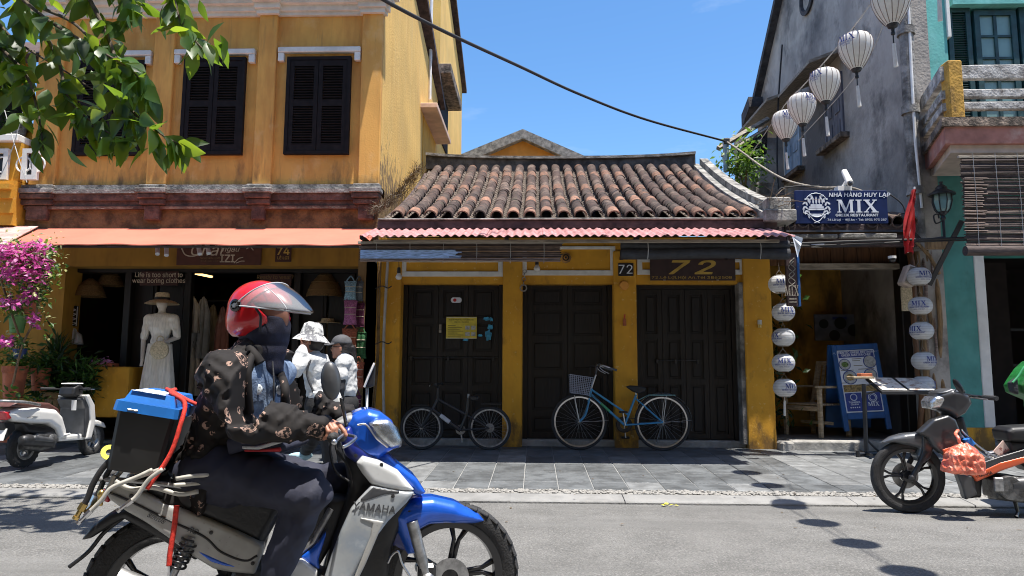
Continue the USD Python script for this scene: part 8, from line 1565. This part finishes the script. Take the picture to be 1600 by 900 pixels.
t = board('slogan_sign', 'dark red sign with two dim lines right of the rider helmet', 406, 455, 428, 447, Yt, 'sign_red_dark'); part(t, 'lettering', text('Ready to wear?', .055, at(430, 436, Yt) + [0, -.001, 0], .002, squeeze=.9), M['rattan']); part(t, 'lettering', text('come in', .05, at(430, 444, Yt) + [0, -.001, 0], .002), M['rattan'])
t = board('wall_board', 'narrow dark notice board with white script in the left of the shop', 108, 121, 478, 510, Yt + .02, 'black'); part(t, 'script', [tube(curve([at(111, 482 + k * 7, Yt + .015), at(118, 484 + k * 7, Yt + .015), at(111, 487 + k * 7, Yt + .015)]), .005, 4) for k in range(4)] + [B(at(x, 494, Yt + .015)[0], at(x + .8, 494, Yt + .015)[0], Yt + .012, Yt + .018, at(115, 509, Yt)[2], at(115, 479, Yt)[2]) for x in (108.6, 119.6)], M['print_white'])
for k, (x, y, yb) in enumerate(((246, 387, 397), (260, 387, 399), (310, 384, 397), (324, 384, 396))):
    t = thing('spot_lamp', ['first white spot lamp from the left under the awning', 'second white spot lamp from the left under the awning', 'third white spot lamp, overlapping the shop sign lettering', 'fourth white spot lamp, over the shop sign'][k], 'lamp', at(x, y, 8.5), 'spot lamps under the salmon awning'); part(t, 'can', tube([at(x, y - 2, 8.5), at(x + (2 if k > 1 else 0), yb, 8.42)], .026, 12), M['print_white']); part(t, 'bracket', tube([at(x, y - 3, 8.5), at(x, y - 8, 8.5)], .006, 5), M['lamp_black'])
t = thing('tube_light', 'glowing warm tube light inside the clothes shop', 'light', at(314, 430, 10.2)); part(t, 'tube', tube([at(297, 425.5, 10.0), at(331, 432.5, 10.4)], .018, 8), M['glow']); part(t, 'holder', tube([at(296, 424, 10.02), at(332, 431, 10.42)], .02, 6), M['lamp_black'])
def shade(label, px_, yt, yb, w, Y):
    c = at(px_, yb, Y); R_ = w / 1115 * Y / 2; h_ = at(px_, yt, Y)[2] - c[2]; t = thing('rattan_lamp', label, 'lamp', c, 'rattan lampshades hanging in the clothes shop')
    sh_ = part(t, 'shade', lathe([(R_, 0), (R_ * .98, h_ * .1), (R_ * .8, h_ * .45), (R_ * .45, h_ * .8), (R_ * .15, h_), (0, h_), (0, h_ * .94), (R_ * .4, h_ * .76), (R_ * .76, h_ * .4), (R_ * .94, 0)], c, n=28), M['rattan'], smooth=40); part(sh_, 'hoops', [ring(c + [0, 0, h_ * z], R_ * r, .006, (0, 0, 1), 28, 4) for r, z in ((1.0, .0), (.91, .25), (.74, .55), (.45, .8))], M['rattan'], kind='stuff'); part(t, 'cord', tube([c + [0, 0, h_], c + [0, 0, h_ + .5]], .005, 4), M['cable'])
shade('widest rattan lampshade, topmost at the left of the shop', 138, 402, 425, 46, YF + .45); shade('rattan lampshade right of the widest one', 172, 421, 446, 38, YF + .6); shade('lowest rattan lampshade at the left of the shop', 140, 435, 463, 46, YF + .4); shade('rattan lampshade hanging at the right of the shop', 508, 424, 464, 58, YF + .4)
# mannequin with straw hat
def mannequin(label, px_, ytop, yfoot, Y, dress):
    s0 = at(px_, yfoot, Y); H_ = at(px_, ytop, Y)[2] - s0[2]; k = H_ / 1.72; o = np.array([s0[0], Y, s0[2]]); Wp = lambda x, y, z: o + k * np.array([x, y, z]); t = thing('mannequin', label, 'mannequin', o)
    def bodyf(p):
        q = (p - o) / k
        d = smin(ell(q, (0, 0, 1.28), (.15, .095, .17)), ell(q, (0, 0, 1.03), (.115, .085, .14)), ell(q, (0, 0, .90), (.155, .11, .12)), k=.06); d = smin(d, cap(q, (-.15, 0, 1.40), (.15, 0, 1.40), .05, .05), k=.06); d = smin(d, cap(q, (0, 0, 1.4), (0, 0, 1.52), .05, .046), k=.03); d = smin(d, ell(q, (0, -.01, 1.60), (.07, .085, .10)), k=.02)
        d = smin(d, cap(q, (-.19, 0, 1.38), (-.24, 0, 1.1), .046, .036), k=.04); d = smin(d, cap(q, (-.24, 0, 1.1), (-.22, -.04, .84), .034, .026), k=.01); d = smin(d, cap(q, (.19, 0, 1.38), (.25, 0, 1.12), .046, .036), k=.04); d = smin(d, cap(q, (.25, 0, 1.12), (.10, -.15, 1.02), .034, .026), k=.01)
        for hx, hy, hz in ((-.22, -.04, .80), (.06, -.17, 1.01)):
            d = smin(d, ell(q, (hx, hy, hz), (.022, .03, .045)), k=.01)
            for j in range(4): d = smin(d, cap(q, (hx - .015 + .01 * j, hy - .01, hz - .03), (hx - .018 + .012 * j, hy - .02, hz - .085), .008, .006), k=.004)
            d = smin(d, cap(q, (hx + .02, hy - .02, hz), (hx + .035, hy - .035, hz - .04), .009, .007), k=.005)
        for s in (-1, 1): d = smin(d, cap(q, (s * .085, 0, .88), (s * .09, 0, .48), .075, .05), k=.03); d = smin(d, cap(q, (s * .09, 0, .48), (s * .09, 0, .08), .05, .035), k=.02); d = smin(d, ell(q, (s * .09, -.06, .04), (.04, .11, .035)), k=.02)
        return d * k
    part(t, 'body', snet(bodyf, o - [.4 * k, .35 * k, .02], o + [.4 * k, .25 * k, 1.75 * k], .0105), M['mannequin'], smooth=True)
    def topf(p):
        q = (p - o) / k; d = smin(ell(q, (0, 0, 1.28), (.165, .11, .18)), ell(q, (0, 0, 1.05), (.13, .1, .14)), k=.06); d = smin(d, cap(q, (-.16, 0, 1.39), (.16, 0, 1.39), .06, .06), k=.06); d = smin(d, smin(cap(q, (-.19, 0, 1.38), (-.235, 0, 1.12), .062, .05), cap(q, (.19, 0, 1.38), (.24, 0, 1.14), .062, .05), k=.02), k=.03); return (np.maximum(d, .98 - q[:, 2]) + folds(q, .014, 16, 81)) * k
    part(t, 'blouse', snet(topf, o + [-.36 * k, -.25 * k, .9 * k], o + [.36 * k, .25 * k, 1.55 * k], .0105), M['linen'], smooth=True)
    def skirt(p):
        q = (p - o) / k; z = q[:, 2]; R_ = []
        for s in (-1, 1): w = .095 + (1.02 - z) * .05; R_.append(np.hypot(q[:, 0] - s * (.075 + (1.0 - z) * .06), q[:, 1] * 1.15) - w - .014 * np.sin(np.arctan2(q[:, 1], q[:, 0] - s * .1) * 9) * np.clip(1.05 - z, 0, 1))
        d = np.minimum(R_[0], R_[1]); d = np.minimum(d, smin(R_[0], R_[1], k=.1) + np.clip(.84 - z, 0, 1)); return np.maximum(np.maximum(d, z - 1.03), .32 - z) * k
    part(t, 'trousers', snet(skirt, o + [-.4 * k, -.35 * k, .08 * k], o + [.4 * k, .35 * k, 1.06 * k], .0105), M['linen'], smooth=True)
    part(t, 'stand', lathe([(0, .19 - o[2]), (.24, .19 - o[2]), (.24, .22 - o[2]), (.2, -.005), (0, -.005)], o, n=24), M['dark_wood'])
    hc_ = Wp(0, -.01, 1.645); ht = thing('straw_hat', 'wide straw hat with black band on the mannequin head', 'hat', hc_)
    part(ht, 'crown', lathe([(0, .10), (.07, .098), (.085, .08), (.092, .0), (.088, 0)], hc_, n=24), M['straw'], smooth=40); part(ht, 'band', lathe([(.0935, .0), (.091, .035), (.088, .035), (.09, 0)], hc_, n=24), M['black']); part(ht, 'brim', lathe([(.088, .004), (.15, -.012), (.205, -.045), (.208, -.05), (.15, -.02), (.088, -.004)], hc_, n=28), M['straw'], smooth=40)
    bc = Wp(.11, -.21, .93); bgt = thing('straw_bag', 'round straw handbag on the mannequin arm', 'bag', bc); part(bgt, 'bag', moved(lathe([(0, .03), (.09, .028), (.115, .012), (.115, -.012), (.09, -.028), (0, -.03)], n=24), rot((1, 0, 0), 90) @ rot((0, 0, 1), 0), bc), M['straw'], smooth=40); part(bgt, 'handle', ring(bc + [0, 0, .13], .045, .008, (0, 1, 0), 18, 6), M['straw'])
    return t
mannequin('pale mannequin in beige blouse and wide trousers at the shop front', 243, 461, 652, YF - .04, 0)
# clothes on a rail, folded stacks, second mannequin torso
rl = thing('clothes_rail', 'dark clothes rail inside the shop', 'rail', (at(320, 620, 10.6)[0], 10.6, .19)); a_, b_ = at(292, 470, 10.6), at(356, 470, 10.6); part(rl, 'bar', tube([a_, b_], .014, 6), M['lamp_black']); 
for p in (a_, b_): part(rl, 'leg', tube([p, [p[0], 10.6, .19]], .014, 6), M['lamp_black'])
def garment(label, px_, yt, yb, w, Y, m, seed):
    c = at(px_, yt, Y); h_ = c[2] - at(px_, yb, Y)[2]; W_ = w / 1115 * Y; G = []
    for i in range(10):
        t_ = i / 9; ww = W_ * (.35 + .65 * min(t_ * 4, 1)) * (1 + .2 * t_); G.append([[c[0] + u * ww / 2, Y + .05 * math.sin(u * 9 + seed + t_) * (.3 + t_), c[2] - h_ * t_ - .05 * abs(u) * (1 - t_)] for u in np.linspace(-1, 1, 11)])
    t = thing('garment', label, 'clothing', [c[0], Y, c[2] - h_]); part(t, 'cloth', slabsheet(G, (0, .03, 0)), M[m], smooth=True); part(t, 'hanger', tube(curve([c + [0, 0, .08], c + [.02, 0, .05], c + [0, 0, .01]]), .004, 4), M['lamp_black']); return t
for k, (x, yt, yb, w, m, lb) in enumerate(((301, 462, 520, 22, 'linen', 'pale blouse at the left end of the clothes rail'), (318, 463, 560, 24, 'shirt_white', 'white shirt hanging in the middle of the clothes rail'), (333, 475, 600, 24, 'beige_cloth', 'beige dress hanging on the clothes rail'), (348, 478, 612, 22, 'slab_pink', 'rust brown dress at the right end of the clothes rail'), (300, 540, 618, 24, 'linen', 'pale trousers hanging low at the left of the clothes rail'))): garment(lb, x, yt, yb, w, 10.4 + .12 * (k % 3), m, k)
garment('beige garment hanging behind the crochet bags', 523, 470, 600, 34, YF + .5, 'beige_cloth', 9); garment('white towel below the dark notice board', 115, 512, 538, 20, Yt + .05, 'shirt_white', 11)
hatst = thing('straw_hat', 'flat straw hat on a peg at the right of the shop', 'hat', at(512, 503, YF + .35)); part(hatst, 'brim', lathe([(0, .05), (.08, .045), (.09, .0), (.17, -.01), (.17, -.016), (.0, -.006)], at(512, 503, YF + .35), n=24), M['straw'], smooth=40)
sh_ = thing('shop_shelf', 'dark wooden shelves at the back of the clothes shop', 'shelf', (at(180, 640, 11.5)[0], 11.5, .19))
for z in (.6, 1.1, 1.6): part(sh_, 'board', RB(at(150, 560, 11.5)[0], at(212, 560, 11.5)[0], 11.4, 11.8, z, z + .03, .004), M['dark_wood'])
for px_ in (150, 181, 212): x = at(px_, 560, 11.5)[0]; part(sh_, 'upright', RB(x - .02, x + .02, 11.4, 11.8, .19, 2.1, .004), M['dark_wood'])
# crochet bags hanging in two columns
mk('cro_blue', (.22, .36, .46), .9, .4, 60, bump=.5); mk('cro_pink', (.36, .12, .26), .9, .35, 60, bump=.5); mk('cro_rust', (.34, .10, .055), .9, .35, 60, bump=.5); mk('cro_green', (.03, .12, .045), .9, .35, 60, bump=.5); mk('cro_plum', (.11, .02, .06), .9, .35, 60, bump=.5); mk('cro_grey', (.10, .12, .14), .9, .35, 60, bump=.5)
def crochet(label, x0, x1, yt, yb, Y, m, flip=0):
    a, b = at(x0, (yt + yb) / 2, Y)[0], at(x1, (yt + yb) / 2, Y)[0]; z0, z1 = at(x0, yb, Y)[2], at(x0, yt, Y)[2]; t = thing('crochet_bag', label, 'bag', [(a + b) / 2, Y, z0], 'crochet bags hanging at the right of the clothes shop'); G = []
    for i in range(8):
        s = i / 7; w = (b - a) / 2 * (1.0 - .16 * math.sin(s * math.pi)); G.append([[(a + b) / 2 + u * w, Y - .03 * math.sin(math.pi * s) * (1 - u * u) + .006 * math.sin(u * 20), z1 + (z0 - z1) * s] for u in np.linspace(-1, 1, 9)])
    part(t, 'bag', slabsheet(G, (0, .035, 0)), M[m], smooth=True)
    for k in (0, 2, 4, -1): part(t, 'border', tube([[p[0], p[1] - .004, p[2]] for p in G[k]], .0045, 4), M['cream' if k > 0 else m])
    part(t, 'handle', tube(curve([np.array(G[0][1]), np.array([(a + b) / 2, Y + .02, z1 + .07]), np.array(G[0][-2])]), .008, 5), M[m])
for lb, q in (('pale blue crochet bag, topmost of the front column', (538, 556, 440, 468, 'cro_blue')), ('pink purple crochet bag below the pale blue one', (537, 557, 470, 507, 'cro_pink')), ('rust coloured crochet bag below the pink purple one', (534, 557, 514, 560, 'cro_rust')), ('second rust crochet bag lower in the column', (550, 568, 566, 606, 'cro_rust')), ('plum crochet bag at the bottom of the column', (549, 564, 618, 640, 'cro_plum'))): crochet(lb, *q[:4], YF - .12, q[4])
for lb, q in (('grey crochet bag behind the pale blue one', (553, 567, 440, 470, 'cro_grey')), ('plum and rust crochet bag behind the pink purple one', (555, 569, 474, 510, 'cro_plum')), ('green crochet bag against the yellow pillar', (556, 572, 520, 560, 'cro_green'))): crochet(lb, *q[:4], YF - .04, q[4])
# ================================================================ flowers and pots at the left
bgv = thing('bougainvillea', 'bougainvillea with bright pink flowers hanging at the left edge', 'plant', at(30, 600, 7.75) * [1, 1, 0] + [0, 0, .1])
Yb_ = 7.75
blobs = [(12, 395, 34, 18), (40, 400, 30, 20), (60, 385, 22, 10), (20, 425, 30, 18), (52, 430, 20, 16), (45, 460, 16, 14), (15, 472, 18, 10), (54, 500, 8, 12), (8, 535, 14, 10), (68, 412, 14, 12)]
wts = np.array([b[2] * b[3] for b in blobs], float); wts /= wts.sum()
def bg_pt(r):
    b = blobs[r.choice(len(blobs), p=wts)]; q = np.clip(r.normal(0, .42, 2), -1, 1); return at(b[0] + b[2] * q[0], b[1] + b[3] * q[1], Yb_ + r.normal(0, .12))
bush(bgv, 'flowers', bg_pt, 1500, .055, .042, 'petal', 31, 0, 2); bush(bgv, 'pale_flowers', bg_pt, 260, .05, .04, 'petal_pale', 32, 0, 2)
bush(bgv, 'leaves', lambda r: bg_pt(r) + [r.normal(.05, .08), .05, r.normal(-.02, .08)], 900, .06, .035, 'leaf_green', 33); bush(bgv, 'light_leaves', lambda r: bg_pt(r) + [.14 + r.normal(0, .08), -.02, r.normal(0, .1)], 330, .05, .028, 'cream_leaf', 34)
part(bgv, 'stem', [tube(curve([at(20, 600, 8.1), at(35, 540, 8.0), at(58, 480, 7.9), at(40, 400, 7.8)]), .012, 6), tube(curve([at(35, 540, 8.0), at(15, 480, 7.9), at(-10, 400, 7.8)]), .012, 6), tube(curve([at(58, 480, 7.9), at(76, 440, 7.85), at(74, 400, 7.8)]), .007, 5)], M['timber'])
def pot(label, px_, yt, yb, w, Y, m, plant=None, seed=0):
    c = at(px_, yb, Y); h_ = at(px_, yt, Y)[2] - c[2]; R_ = w / 1115 * Y / 2; t = thing('plant_pot', label, 'plant pot', c); part(t, 'pot', lathe([(0, 0), (R_ * .72, 0), (R_ * .92, h_ * .8), (R_, h_ * .82), (R_, h_), (R_ * .9, h_), (R_ * .86, h_ * .86), (0, h_ * .84)], c, n=22), M[m], smooth=40)
    if plant: bush(t, 'plant', lambda r: c + [0, 0, h_] + r.normal(0, 1, 3) * [R_ * .8, R_ * .7, R_ * .5] + [0, 0, R_ * .5], plant, .10, .04, 'leaf_green', seed, .1)
pot('green pot hanging among the flowers at the left edge', 26, 492, 520, 26, 8.3, 'pot_green', 60, 41); pot('red brown pot under the pink flowers', 44, 462, 490, 30, 8.35, 'terracotta', 50, 42); pot('large terracotta pot standing at the left edge', 20, 572, 622, 36, 8.45, 'terracotta', 120, 43); pot('dark blue pot among the plants', 30, 545, 560, 20, 8.4, 'pot_blue', 60, 44); pot('dark terracotta pot below the large one', 18, 640, 690, 44, 8.3, 'terracotta', 90, 45); pot('red brown pot behind the handlebar of the scooter', 62, 575, 610, 30, 8.75, 'terracotta', 140, 46)
hedge = thing('potted_shrubs', 'dense dark green pot plants between the scooter and the shop', 'plant', at(100, 620, 8.95) * [1, 1, 0] + [0, 0, .15])
bush(hedge, 'foliage', lambda r: at(r.uniform(48, 150), r.normal(592, 16), 8.95 + r.normal(0, .12)), 1300, .13, .035, 'leaf_dark', 51, .15); bush(hedge, 'blades', lambda r: at(r.uniform(60, 150), r.normal(588, 14), 8.85 + r.normal(0, .1)), 260, .16, .03, 'leaf_green', 52, .6); part(hedge, 'stem', [tube([at(x, 640, 8.95), at(x + 4, 590, 8.95)], .012, 5) for x in (70, 95, 120, 140)], M['timber'])
bush(hedge, 'tall_blades', lambda r: at(r.uniform(86, 96), r.normal(560, 12), 9.0), 50, .30, .03, 'leaf_dark', 54, 1.6); pot('dark pot holding the shrubs behind the scooter', 100, 612, 660, 60, 8.95, 'plinth_brown')
t = thing('low_wall', 'low yellow wall at the left of the shop front', 'wall', at(168, 650, 9.0)); part(t, 'wall', PB(138, 199, 573, 652, 9.0, 9.35, .012), M['ochre_deep']); fl = thing('potted_flowers', 'dim pink flowers in a trough on the low yellow wall', 'plant', at(155, 572, 9.1)); bush(fl, 'flowers', lambda r: at(r.uniform(142, 172), r.normal(566, 3), 9.1 + r.normal(0, .06)), 130, .05, .04, 'petal_pale', 55, 0); bush(fl, 'leaves', lambda r: at(r.uniform(138, 176), r.normal(569, 3), 9.1 + r.normal(0, .06)), 160, .06, .03, 'leaf_dark', 56, 0)
part(fl, 'trough', RB(at(140, 571, 9.05)[0], at(176, 571, 9.05)[0], 9.03, 9.2, at(150, 573, 9.03)[2], at(150, 567, 9.03)[2], .01), M['terracotta'])
bp = thing('balcony_plant', 'potted plant on the balcony at the upper left', 'plant', at(26, 210, 9.2)); part(bp, 'pot', lathe([(0, 0), (.10, 0), (.14, .2), (.12, .2), (0, .18)], at(26, 211, 9.2), n=18), M['verge']); bush(bp, 'leaves', lambda r: at(26, 190, 9.2) + r.normal(0, 1, 3) * [.14, .1, .12], 160, .12, .03, 'leaf_dark', 57, .3)
# ================================================================ the tree that reaches in at the upper left
M['tree_leaf'] = leafy('tree_leaf', (.022, .058, .012), (.22, .36, .025), .35, .42); M['tree_leaf_2'] = leafy('tree_leaf_2', (.035, .09, .016), (.40, .55, .035), .25, .42); mk('bark', (.10, .075, .055), .95, .4, 12, stretch=(3, 3, .6), bump=.6)
tree = thing('street_tree', 'tree with large glossy leaves reaching in from the upper left', 'tree', (-4.7, .1, .1))
part(tree, 'trunk', tube(curve([(-4.7, .1, .05), (-4.75, .15, 1.2), (-4.65, .4, 2.6), (-4.5, 1.0, 4.0), (-4.3, 2.0, 5.2)]), np.linspace(.17, .11, 64), 12), M['bark'], smooth=True)
part(tree, 'limb', tube(curve([(-4.55, .9, 3.8), (-4.2, 2.4, 4.7), (-3.7, 3.8, 4.9), (-3.2, 4.8, 4.7)]), np.linspace(.10, .03, 48), 9), M['bark'], smooth=True)
br = [[(-60, -90, 4.9), (60, 20, 4.8), (140, 70, 4.7), (205, 110, 4.6), (235, 150, 4.6)], [(110, -60, 4.9), (165, 50, 4.8), (185, 110, 4.7), (200, 165, 4.65), (245, 205, 4.6), (285, 228, 4.6)], [(262, -80, 4.7), (272, 0, 4.7), (290, 45, 4.65), (322, 82, 4.6)], [(-40, 40, 5.0), (35, 110, 4.9), (58, 170, 4.8), (68, 235, 4.75)], [(0, -60, 5.1), (85, 80, 5.0), (105, 150, 4.9), (150, 195, 4.8), (205, 225, 4.7)], [(60, -60, 5.2), (35, 30, 5.1), (10, 110, 5.0), (-5, 150, 5.0)], [(150, -60, 5.0), (190, -10, 4.9), (225, 25, 4.9)], [(-30, 0, 5.2), (20, 60, 5.2), (100, 110, 5.1), (160, 150, 5.0)], [(60, 10, 5.3), (120, 40, 5.2), (170, 100, 5.1), (185, 140, 5.0)]]
rl_ = np.random.default_rng(77); nleaf = 0
for bi, pts in enumerate(br):
    C = curve([at(*p) for p in pts], 12); bpart = part(tree, 'branch', tube(C, np.linspace(.016, .004, len(C)), 6), M['bark'], smooth=True)
    step = [1.6, 1.6, 2.3, 1.7, 1.6, 1.8, 2.2, 1.5, 1.5][bi]; k = 5.0
    while k < len(C) - 1 and nleaf < 300:
        i = int(k); k += step * rl_.uniform(.7, 1.2); tg = C[min(i + 1, len(C) - 1)] - C[max(i - 1, 0)]; tg /= np.linalg.norm(tg)
        for side_ in range(rl_.integers(1, 4)):
            lat = rl_.normal(0, 1, 3); d = tg * .5 + lat * .55 + np.array([0, 0, -.75]); L = rl_.uniform(.15, .25); c0 = C[i] + rl_.normal(0, .02, 3)
            if nleaf < 300: part(bpart, 'leaf', place_leaf(c0, d, rl_.normal(0, .7, 3) + [0, -.3, .8], L, L * rl_.uniform(.40, .54), 5, rl_.uniform(.1, .4)), M['tree_leaf_2' if rl_.random() < .38 else 'tree_leaf'], smooth=True); nleaf += 1
more = []
def more_pt(r):
    while True:
        x, y, z = r.uniform(-5.6, -2.7), r.uniform(2.6, 5.6), r.uniform(3.3, 5.4); px_, py_ = px_of((x, y, z))
        if py_ < -25 and meshkit.noise(np.array([[x * 1.6, y * 1.6, z * 1.6]]), 3)[0] > .42: return np.array([x, y, z])
def lowmore(r):
    b = br[r.integers(len(br))]; i = r.integers(len(b) - 1); t_ = r.random(); q = np.array(b[i]) * (1 - t_) + np.array(b[i + 1]) * t_; return at(q[0] + r.normal(0, 20), q[1] + r.normal(0, 18), q[2] + r.normal(0, .1))
def crown_leaves(name, fn, n, m, seed):
    r = np.random.default_rng(seed); o = []
    for k in range(n): d = r.normal(0, .7, 3) + [0, 0, -.5]; L = r.uniform(.13, .23); o.append(place_leaf(fn(r), d, r.normal(0, .7, 3) + [0, -.3, .8], L, L * .46, 5, .25))
    part(tree, name, o, M[m], kind='stuff', smooth=True)
crown_leaves('crown', more_pt, 900, 'tree_leaf', 101); crown_leaves('small_leaves', lowmore, 80, 'tree_leaf', 102); crown_leaves('young_leaves', lowmore, 40, 'tree_leaf_2', 103)
